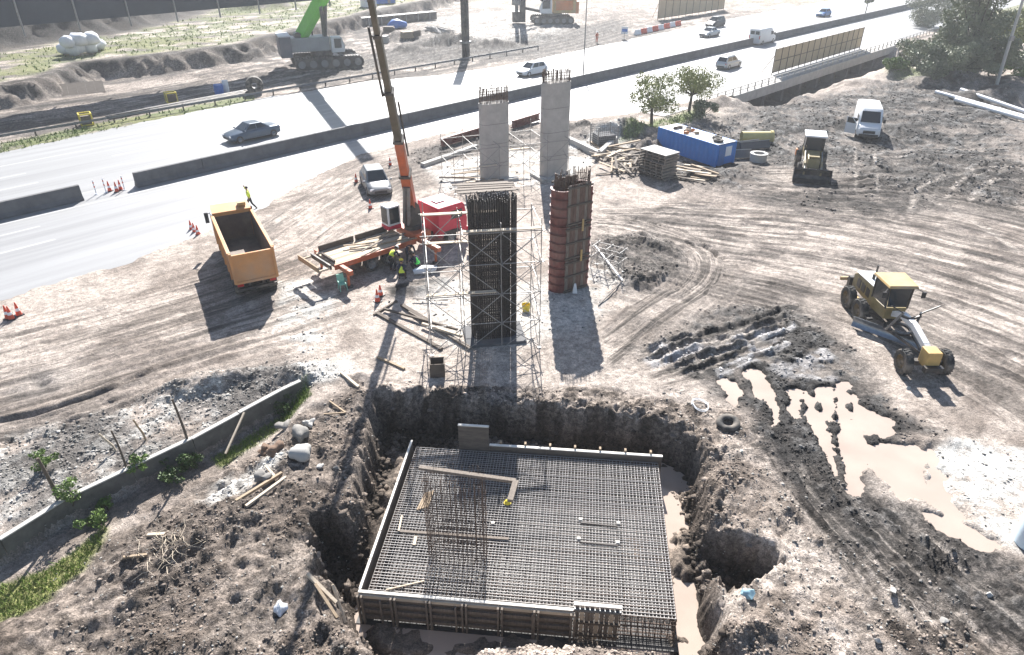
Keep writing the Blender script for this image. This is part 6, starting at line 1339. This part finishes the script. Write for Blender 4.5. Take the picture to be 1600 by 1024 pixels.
# ================================================================== PEOPLE
def skin(name, V, E, rad, m, parent, root=0, sub=1):
    me = bpy.data.meshes.new(name); me.from_pydata([tuple(v) for v in V], E, []); me.materials.append(M(m))
    o = bpy.data.objects.new(name, me); COL.objects.link(o); o.parent = parent
    md = o.modifiers.new('skin', 'SKIN'); md.use_smooth_shade = True
    for i, d in enumerate(me.skin_vertices[0].data): d.radius = rad[i] if isinstance(rad[i], tuple) else (rad[i], rad[i]); d.use_root = (i == root)
    s = o.modifiers.new('sub', 'SUBSURF'); s.levels = sub; s.render_levels = sub
    return o
def person(label, u, v, rz, J, vest, trousers='dark_cloth', top='navy_cloth', helmet='helmet_yellow', group='site workers', dz=0):
    t = tg('person', label, 'person', u, v, rz, group, dz); t.scale = (1.14,) * 3; J = {k: Vector(p) for k, p in J.items()}
    hd = J['head']; up = (hd - J['neck']).normalized()
    V = [J['pelvis'], J['waist'], J['chest'], J['neck'], hd - up * .06, hd, hd + up * .09]; E = [(i, i + 1) for i in range(6)]; r = [(.15, .11), (.135, .105), (.165, .115), .055, .075, .095, .07]
    Vt = [J['pelvis'], J['waist'], J['chest'], J['neck'] - up * .02]; Et = [(0, 1), (1, 2), (2, 3)]; rt = [(.165, .125), (.15, .12), (.18, .13), .07]
    Vl = [J['pelvis'] + Vector((0, 0, .06)), J['pelvis']]; El = [(0, 1)]; rl_ = [(.155, .12), (.165, .13)]
    for s in 'LR':
        i = len(V); V += [J['sh' + s], J['el' + s], J['wr' + s]]; E += [(2, i), (i, i + 1), (i + 1, i + 2)]; r += [.062, .045, .03]
        i = len(Vt); w_ = J['el' + s].lerp(J['wr' + s], .85); Vt += [J['sh' + s], J['el' + s], w_]; Et += [(2, i), (i, i + 1), (i + 1, i + 2)]; rt += [.075, .058, .045]
        i = len(V); V += [J['hip' + s], J['kn' + s], J['an' + s], J['toe' + s]]; E += [(0, i), (i, i + 1), (i + 1, i + 2), (i + 2, i + 3)]; r += [.09, .058, .042, .035]
        i = len(Vl); Vl += [J['hip' + s], J['kn' + s], J['kn' + s].lerp(J['an' + s], .9)]; El += [(1, i), (i, i + 1), (i + 1, i + 2)]; rl_ += [.105, .075, .06]
    skin('body', V, E, r, 'skin', t); skin('jacket', Vt, Et, rt, top, t); skin('trousers', Vl, El, rl_, trousers, t, 1)
    skin('vest', [J['waist'].lerp(J['pelvis'], .6), J['waist'], J['chest'], J['chest'].lerp(J['neck'], .7)], [(0, 1), (1, 2), (2, 3)], [(.19, .15), (.175, .145), (.205, .15), (.1, .09)], vest, t)
    f = (J['toeL'] - J['anL'] + J['toeR'] - J['anR']); f.z = 0; f = f.normalized() if f.length > .01 else Vector((1, 0, 0)); sd_ = up.cross(f).normalized(); f = sd_.cross(up)
    for s in 'LR':
        skin('boot', [J['an' + s] + Vector((0, 0, .05)), J['an' + s], J['toe' + s]], [(0, 1), (1, 2)], [.055, .06, .05], 'dark_cloth', t)
        hv = (J['wr' + s] - J['el' + s]).normalized(); hs = hv.cross(Vector((0, 0, 1))); hs = hs.normalized() if hs.length > .1 else Vector((0, 1, 0)); hn = hs.cross(hv); w_ = J['wr' + s]
        b = MB(); b.bar(w_ - hv * .01, w_ + hv * .09, .075, .03, up=hn)
        for q, (o_, l) in enumerate(((-.03, .06), (-.01, .075), (.01, .08), (.03, .068))):
            p = w_ + hv * .085 + hs * o_; k = p + hv * l * .55 - hn * .008; b.tube(p, k, .0095, n=5); b.tube(k, k + hv * l * .4 - hn * .03, .0085, n=5)
        b.tube(w_ + hv * .03 - hs * .035, w_ + hv * .07 - hs * .075, .011, n=5); b.tube(w_ + hv * .07 - hs * .075, w_ + hv * .11 - hs * .08, .009, n=5); b.build('hand', 'skin', t)
        e = hd + sd_ * (.092 if s == 'L' else -.092); MB().blob(tuple(e), (.02, .02, .032), 1, 1, .05).build('ear', 'skin', t); MB().blob(tuple(hd + f * .085 + sd_ * (.033 if s == 'L' else -.033) + up * .01), (.012, .012, .01), 1, 1, .0).build('eye', 'black_plastic', t)
    MB().blob(tuple(hd + f * .10 - up * .02), (.018, .018, .025), 2, 1, .05).build('nose', 'skin', t); MB().blob(tuple(hd + f * .085 - up * .06), (.012, .028, .008), 2, 1, 0).build('mouth', 'hivis_red', t)
    MB().blob(tuple(hd - f * .025 + up * .03), (.1, .1, .09), 3, 2, .05).build('hair', 'hair', t)
    if helmet:
        q = up.to_track_quat('Z', 'Y'); b = MB(); b.lathe((0, 0, 0), [(.15, 0), (.125, .005), (.122, .06), (.09, .11), (.04, .135), (.001, .14)], 'z', 16); h_ = b.build('helmet', helmet, t, smooth=40); h_.location = hd + up * .04; h_.rotation_euler = q.to_euler()
    return t
walk = dict(pelvis=(0, 0, .95), waist=(.02, 0, 1.12), chest=(.05, 0, 1.34), neck=(.06, 0, 1.52), head=(.08, 0, 1.66), shL=(.05, .2, 1.44), elL=(-.12, .25, 1.2), wrL=(-.02, .26, .97), shR=(.05, -.2, 1.44), elR=(.22, -.3, 1.52), wrR=(.24, -.16, 1.72), hipL=(0, .1, .9), knL=(.24, .1, .52), anL=(.28, .1, .08), toeL=(.44, .11, .05), hipR=(0, -.1, .9), knR=(-.08, -.1, .5), anR=(-.36, -.1, .14), toeR=(-.24, -.11, .05))
stand = dict(pelvis=(0, 0, .95), waist=(.0, 0, 1.12), chest=(.02, 0, 1.34), neck=(.03, 0, 1.52), head=(.05, 0, 1.66), shL=(.02, .2, 1.44), elL=(.0, .26, 1.18), wrL=(.1, .24, .95), shR=(.02, -.2, 1.44), elR=(0, -.26, 1.18), wrR=(.1, -.24, .95), hipL=(0, .1, .9), knL=(.03, .12, .5), anL=(0, .13, .08), toeL=(.15, .15, .05), hipR=(0, -.1, .9), knR=(.02, -.12, .5), anR=(0, -.13, .08), toeR=(.15, -.15, .05))
bend = dict(pelvis=(-.12, 0, .88), waist=(.0, 0, 1.0), chest=(.2, 0, 1.12), neck=(.36, 0, 1.2), head=(.47, 0, 1.25), shL=(.25, .2, 1.14), elL=(.36, .24, .9), wrL=(.52, .14, .75), shR=(.25, -.2, 1.14), elR=(.36, -.24, .9), wrR=(.52, -.12, .74), hipL=(-.1, .1, .84), knL=(.1, .14, .47), anL=(-.02, .15, .08), toeL=(.13, .18, .05), hipR=(-.1, -.1, .84), knR=(.1, -.14, .47), anR=(-.05, -.15, .08), toeR=(.1, -.18, .05))
squat = dict(pelvis=(-.12, 0, .36), waist=(-.06, 0, .52), chest=(.08, 0, .74), neck=(.16, 0, .92), head=(.22, 0, 1.05), shL=(.1, .2, .84), elL=(.3, .24, .66), wrL=(.45, .12, .55), shR=(.1, -.2, .84), elR=(.3, -.24, .66), wrR=(.45, -.1, .54), hipL=(-.1, .11, .34), knL=(.3, .18, .48), anL=(.06, .17, .08), toeL=(.21, .2, .05), hipR=(-.1, -.11, .34), knR=(.3, -.18, .48), anR=(.04, -.17, .08), toeR=(.19, -.2, .05))
person('walking worker in a lime vest with one arm raised by the dump truck', 393, 327, R(190), walk, 'hivis_yellow', top='hivis_yellow', helmet=None)
person('worker in a yellow vest bending beside the crane truck wheel', 614, 424, R(60), bend, 'hivis_yellow', helmet='helmet_white')
person('worker in a bright green vest squatting near the pale sheet', 652, 424, R(150), squat, 'hivis_green', helmet=None)
person('worker in a lime vest squatting with his back to the pit', 629, 438, R(95), squat, 'hivis_yellow', helmet='helmet_yellow')
person('worker in dark clothes bending under the crane base', 640, 412, R(-60), bend, 'dark_cloth', helmet=None)
person('worker in red overalls standing at the far road edge near the water barriers', 932, 68, R(-60), stand, 'hivis_red', 'hivis_red', 'hivis_red', 'helmet_white')
b = MB(); b.lathe((0, 0, 0), [(.16, 0), (.13, .005), (.125, .06), (.09, .115), (.04, .14), (.001, .145)], 'z', 16); o = b.build('hard_hat', 'helmet_yellow', smooth=40); o.location = (*g(793, 787, ZT), ZT + .05); tag(o, 'yellow hard hat lying on the reinforcement mat under the template beam', 'hard hat')
t = tg('bucket', 'yellow bucket on the ground right of the scaffold tower', 'bucket', 822, 484, 0); MB().lathe((0, 0, 0), [(.001, 0), (.2, 0), (.27, .45), (.25, .45), (.18, .03), (.001, .03)], 'z', 16).build('pail', 'yellow_bright', t, smooth=40); MB().path([(.26 * math.cos(q), 0, .43 + .22 * math.sin(q)) for q in [math.pi * i / 8 for i in range(9)]], .012, 5).build('handle', 'steel_grey', t)
o = MB().hexa([(-.16, -.16, 0), (.16, -.16, 0), (.16, .16, 0), (-.16, .16, 0), (-.06, -.06, .62), (.06, -.06, .62), (.06, .06, .62), (-.06, .06, .62)]).build('marker_block', 'white_plastic', bevel=.02); o.location = (*g(898, 458), .03); tag(o, 'small white pyramid marker at the foot of the formwork pillar', 'marker')
# ================================================================== PLANTS
def leaf_mesh(name, P, size, m, parent=None, kind=None, droop=.3):
    n = len(P); a = RNG.normal(size=(n, 3)); a /= np.linalg.norm(a, axis=1)[:, None]; b = RNG.normal(size=(n, 3)); b -= (b * a).sum(1)[:, None] * a; b /= np.linalg.norm(b, axis=1)[:, None]
    s = size * RNG.uniform(.55, 1.3, n)[:, None]
    co = np.stack([P - a * s, P + b * s * .45, P + a * s, P - b * s * .45], 1).reshape(-1, 3).astype(np.float32)
    me = bpy.data.meshes.new(name); me.vertices.add(4 * n); me.vertices.foreach_set('co', co.ravel()); me.loops.add(4 * n); me.loops.foreach_set('vertex_index', np.arange(4 * n, dtype=np.int32)); me.polygons.add(n)
    me.polygons.foreach_set('loop_start', np.arange(0, 4 * n, 4, dtype=np.int32)); me.polygons.foreach_set('loop_total', np.full(n, 4, np.int32)); me.update(); me.materials.append(M(m))
    o = bpy.data.objects.new(name, me); COL.objects.link(o)
    if parent: o.parent = parent
    if kind: o['kind'] = kind
    return o
def crown_pts(clumps, n):
    out = []; w_ = np.array([c[3] ** 2 for c in clumps]); w_ = w_ / w_.sum()
    for c, k in zip(clumps, w_):
        m = int(n * k); d = RNG.normal(size=(m, 3)); d /= np.linalg.norm(d, axis=1)[:, None]; r = c[3] * RNG.uniform(.35, 1.05, m) ** .6
        out.append(np.array(c[:3]) + d * r[:, None] * np.array([1, 1, .8]))
    return np.concatenate(out)
def tree(name, label, u, v, h, rad, n, leaf, m='leaf_olive', group=None, cb=.4, seed=0, nc=14, trunk=.16, cat='tree'):
    rr = random.Random(seed); t = tg(name, label, cat, u, v, 0, group); b = MB(); cl = []
    base = Vector((0, 0, -.3)); top = Vector((rr.uniform(-.3, .3), rr.uniform(-.3, .3), h * cb)); b.tube(base, top, trunk * 1.3, trunk * .9, n=9)
    for k in range(nc):
        a = 2 * math.pi * (k + rr.random() * .7) / nc * 2.4; q = rr.uniform(.25, 1) if k > 2 else .3; z = h * rr.uniform(cb * .95, .9)
        rr_ = rad * q * (1 - .35 * abs(z / h - .62)); p = Vector((math.cos(a) * rr_, math.sin(a) * rr_, z)); mid = top.lerp(p, .5) + Vector((0, 0, -.1 * h * .3))
        b.tube(top * .92, mid, trunk * .55, trunk * .35, n=6); b.tube(mid, p, trunk * .35, trunk * .12, n=5); cl.append((p.x, p.y, p.z, rad * rr.uniform(.22, .42)))
    b.build('trunk', 'bark', t, smooth=60); leaf_mesh('crown', crown_pts(cl, n), leaf, m, t, 'stuff'); return t
tree('small_tree', 'small bushy roadside tree with a bare trunk beside the blue container', 1018, 196, 5.2, 2.7, 4200, .14, group='roadside trees', seed=3)
tree('small_tree', 'wider roadside tree by the bridge railing, behind the bushier one', 1076, 176, 5.3, 3.3, 5200, .14, group='roadside trees', seed=6)
tree('tall_tree', 'tall grey-green tree towering over the rough bank by the poles', 1505, 122, 13.5, 5.6, 15000, .24, 'leaf_dark', 'trees on the bank', .3, 9, 26, .3)
tree('tall_tree', 'second tall tree at the edge of the bank behind the thick pole', 1572, 96, 9, 4.5, 8000, .24, 'leaf_olive', 'trees on the bank', .25, 12, 18, .25)
for k, (u, v, h, r, m, lb) in enumerate(((1425, 108, 4.2, 3.4, 'leaf_dark', 'dense dark shrub at the end of the bridge'), (1458, 122, 3.6, 3.6, 'leaf_dark', 'dark shrub below the tall tree facing the mud'), (1502, 128, 3.6, 3.8, 'leaf_dark', 'broad dark shrub at the foot of the tall tree'), (1543, 122, 4.2, 3.6, 'leaf_dark', 'dark shrub between the tall tree and the thick pole'), (1450, 42, 6.5, 5.5, 'leaf_pale', 'pale dusty rounded shrub by the carriageway end'), (1595, 118, 3.0, 3.0, 'leaf_bright', 'bright green shrub behind the thick pole'), (1478, 100, 5.5, 4.0, 'leaf_dark', 'dark shrub close behind the tall tree trunk'), (1395, 117, 1.6, 1.6, 'leaf_bright', 'low bright shrub on the gully edge'))):
    if m not in MATS: mat('leaf_pale', (.26, .27, .2), .7, var=.3, scale=1)
    tree('shrub', lb, u, v, h, r, int(1700 * r), .2, m, 'shrubs on the bank', .12, 30 + k, 16, .09, 'shrub')
tree('palm_tree', 'thin small tree in the far median', 1352, 22, 5, 1.4, 900, .2, 'leaf_dark', None, .55, 5, 8, .1)
tree('shrub', 'low shrub in the shade of the small roadside tree', 1095, 186, 2.2, 1.7, 2000, .14, 'leaf_dark', None, .15, 51, 12, .08, 'shrub')
for k, (u, v, h, r, m, lb) in enumerate(((108, 780, 1.1, .7, 'leaf_bright', 'tall leafy weed growing on the wall'), (140, 790, .7, .7, 'leaf_bright', 'broad leafy weed hanging over the wall face'), (72, 735, 1.0, .55, 'leaf_bright', 'leafy weed round the thick dark post'), (262, 722, .9, .75, 'leaf_mid', 'dark weed between the posts on the shaded wall face'), (292, 705, .7, .6, 'leaf_mid', 'weed at the foot of the knotty post'), (215, 728, .5, .5, 'leaf_bright', 'low bright weed on the wall top'), (440, 640, .7, .7, 'leaf_mid', 'weed at the rubble end of the wall'), (165, 795, .4, .5, 'leaf_bright', 'low weed under the wall by the grass'))):
    if m not in MATS: mat('leaf_mid', (.07, .12, .03), .6, var=.4, scale=2)
    tree('weed_plant', lb, u, v, h, r, int(700 * r / .6), .065, m, 'weeds along the wall', .1, 70 + k, 9, .02, 'weed')
# ---- grass blades
def grass():
    w_ = (gk > .35)
    jj, ii = np.nonzero(w_ & (Y < 200) & (Y > 8) & (np.abs(X) < 140)); area = (np.gradient(gx)[ii] * np.gradient(gy)[jj]); dist = np.hypot(X[jj, ii], Y[jj, ii])
    lam = area * np.where(dist < 40, 260, np.where(dist < 90, 12, 1.0)); cnt = RNG.poisson(np.clip(lam, 0, 30)); idx = np.repeat(np.arange(len(jj)), cnt)
    if len(idx) > 60000: idx = RNG.choice(idx, 60000, False)
    x = X[jj[idx], ii[idx]] + RNG.normal(0, .06, len(idx)); y = Y[jj[idx], ii[idx]] + RNG.normal(0, .06, len(idx)); z, _, _ = Hv(x, y); d = np.hypot(x, y)
    h = np.where(d < 40, .17, np.where(d < 90, .28, .28)) * RNG.uniform(.5, 1.5, len(idx)); wd = np.where(d < 40, .02, np.where(d < 90, .06, .13)); a = RNG.uniform(0, 6.28, len(idx)); lx, ly = RNG.normal(0, .4, (2, len(idx))) * h
    co = np.stack([np.stack([x - np.cos(a) * wd, y - np.sin(a) * wd, z - .02], -1), np.stack([x + np.cos(a) * wd, y + np.sin(a) * wd, z - .02], -1), np.stack([x + lx, y + ly, z + h], -1)], 1).reshape(-1, 3).astype(np.float32); n = len(idx)
    me = bpy.data.meshes.new('grass'); me.vertices.add(3 * n); me.vertices.foreach_set('co', co.ravel()); me.loops.add(3 * n); me.loops.foreach_set('vertex_index', np.arange(3 * n, dtype=np.int32)); me.polygons.add(n); me.polygons.foreach_set('loop_start', np.arange(0, 3 * n, 3, dtype=np.int32)); me.polygons.foreach_set('loop_total', np.full(n, 3, np.int32)); me.update(); me.materials.append(M('grass_blade'))
    o = bpy.data.objects.new('grass', me); COL.objects.link(o); o['kind'] = 'stuff'; o['label'] = 'green grass growing in patches on the banks and verges'; o['category'] = 'grass'
grass()
# ================================================================== CLODS AND STONES
def clods(name, label, N, dens, smin, smax, far_scale, stone=False, ymax=130, seed=1):
    rng = np.random.default_rng(seed)
    jj, ii = np.nonzero((dens > .03) & (Y > 10) & (Y < ymax) & (np.abs(X) < 90) & (np.abs(X) < Y * .85 + 3))
    area = np.gradient(gx)[ii] * np.gradient(gy)[jj]; d = np.hypot(X[jj, ii], Y[jj, ii]); p = dens[jj, ii] * area / (d ** 1.5); p /= p.sum()
    k = rng.choice(len(jj), N, True, p); x = X[jj[k], ii[k]] + rng.normal(0, .06, N) * (1 + d[k] / 40); y = Y[jj[k], ii[k]] + rng.normal(0, .06, N) * (1 + d[k] / 40); z, cj, ci = Hv(x, y)
    dd = np.hypot(x, y); s = (smin + (smax - smin) * rng.random(N) ** 3.2) * (1 + far_scale * np.clip(dd - 18, 0, 60) / 30)
    bm = bmesh.new(); bmesh.ops.create_icosphere(bm, subdivisions=1, radius=1); tv = np.array([v.co[:] for v in bm.verts]); tf = np.array([[v.index for v in f.verts] for f in bm.faces]); bm.free()
    nv, nf = len(tv), len(tf)
    V = tv[None] * (1 + rng.normal(0, .22, (N, nv, 1))); sc = s[:, None] * rng.uniform(.6, 1.3, (N, 3)); sc[:, 2] *= .5; V = V * sc[:, None, :]
    a = rng.uniform(0, 6.28, N); c, q = np.cos(a)[:, None], np.sin(a)[:, None]; V = np.stack([V[..., 0] * c - V[..., 1] * q, V[..., 0] * q + V[..., 1] * c, V[..., 2]], -1) + np.stack([x, y, z + s * .25], -1)[:, None, :]
    co = V.reshape(-1, 3).astype(np.float32); F_ = (tf[None] + (np.arange(N) * nv)[:, None, None]).reshape(-1, 3).astype(np.int32)
    me = bpy.data.meshes.new(name); me.vertices.add(len(co)); me.vertices.foreach_set('co', co.ravel()); me.loops.add(F_.size); me.loops.foreach_set('vertex_index', F_.ravel()); me.polygons.add(len(F_)); me.polygons.foreach_set('loop_start', np.arange(0, F_.size, 3, dtype=np.int32)); me.polygons.foreach_set('loop_total', np.full(len(F_), 3, np.int32)); me.update()
    base = col[cj, ci] * rng.uniform(1.0, 2.2, (N, 1)); 
    if stone: base = np.array([.36, .345, .32]) * rng.uniform(.5, 1.4, (N, 1))
    ca = me.color_attributes.new('earth', 'FLOAT_COLOR', 'POINT'); ca.data.foreach_set('color', np.concatenate([np.repeat(np.clip(base, 0, .8), nv, 0), np.full((N * nv, 1), .15)], -1).ravel().astype(np.float32))
    me.materials.append(bpy.data.materials['earth']); o = bpy.data.objects.new(name, me); COL.objects.link(o); o['kind'] = 'stuff'; o['label'] = label; o['category'] = 'earth'
inpit = (dm > .6)
free = (1 - onroad) * (flat < .3) * (~((np.abs(X - RC.x) < 6.4) & (np.abs(Y - RC.y) < 5.2)))
cd = np.clip(bankL * 1.0 + bankR * .9 + wetA * .9 + wetB * .8 + wetC * 1.2 + wetD * .4 + rubL * .7 + wetF * 1.0 + rim * 1.3 + bankN + .02, 0, 2) * free * ss(.40, .58, n_mid * .6 + n_small * .4)
clods('earth_clods', 'loose earth clods over the churned ground', 30000, cd, .012, .075, .5, seed=2)
toe_d = dm * np.exp(-((pd + .75) / .6) ** 2) * free + np.clip(dl + dr, 0, 1) * .4
clods('slumped_earth', 'crumbled earth slumped at the foot of the pit walls', 3500, toe_d, .03, .2, 0, ymax=30, seed=4)
clods('gravel', 'scattered grey gravel and small stones', 7000, np.clip(rubL * 1.5 + bankL * .3 + bankR * .5 + .03 + limeM * .3, 0, 2) * free, .012, .06, 1.0, True, seed=5)
# brushwood on the left bank
b = MB(); rr = random.Random(4)
for k in range(60):
    a = rr.uniform(0, 6.28); l = rr.uniform(.3, .9); x = rr.gauss(0, .45); y = rr.gauss(0, .4); z = rr.uniform(.05, .3); p = Vector((x, y, z)); q = p + Vector((math.cos(a) * l * .5, math.sin(a) * l * .5, rr.uniform(-.03, .12))); b.tube(p, q, .013, .01, n=4); b.tube(q, q + Vector((math.cos(a + .5) * l * .5, math.sin(a + .5) * l * .5, rr.uniform(-.15, .05))), .01, .006, n=4)
o = b.build('brushwood', 'timber_pale'); put(o, 262, 858); o.location.z += .03; tag(o, 'tangle of pale dry brushwood on the left bank', 'brushwood')
# ================================================================== HAZE (added volume standing in for lens glare)
def haze():
    m = bpy.data.materials.new('glare_haze'); m.use_nodes = True; N = m.node_tree.nodes; L = m.node_tree.links; N.remove(N['Principled BSDF'])
    v = N.new('ShaderNodeVolumePrincipled'); v.inputs['Color'].default_value = (.93, .96, 1, 1); v.inputs['Density'].default_value = HAZE; v.inputs['Anisotropy'].default_value = .35
    L.new(v.outputs[0], N['Material Output'].inputs['Volume']); MATS['glare_haze'] = m
    b = MB().box((0, 1100, 20), (5200, 4000, 56)); o = b.build('haze', 'glare_haze'); o['kind'] = 'stuff'; o['label'] = 'added haze volume standing in for lens glare over the site'; o['category'] = 'haze'
HAZE = .0005
haze()
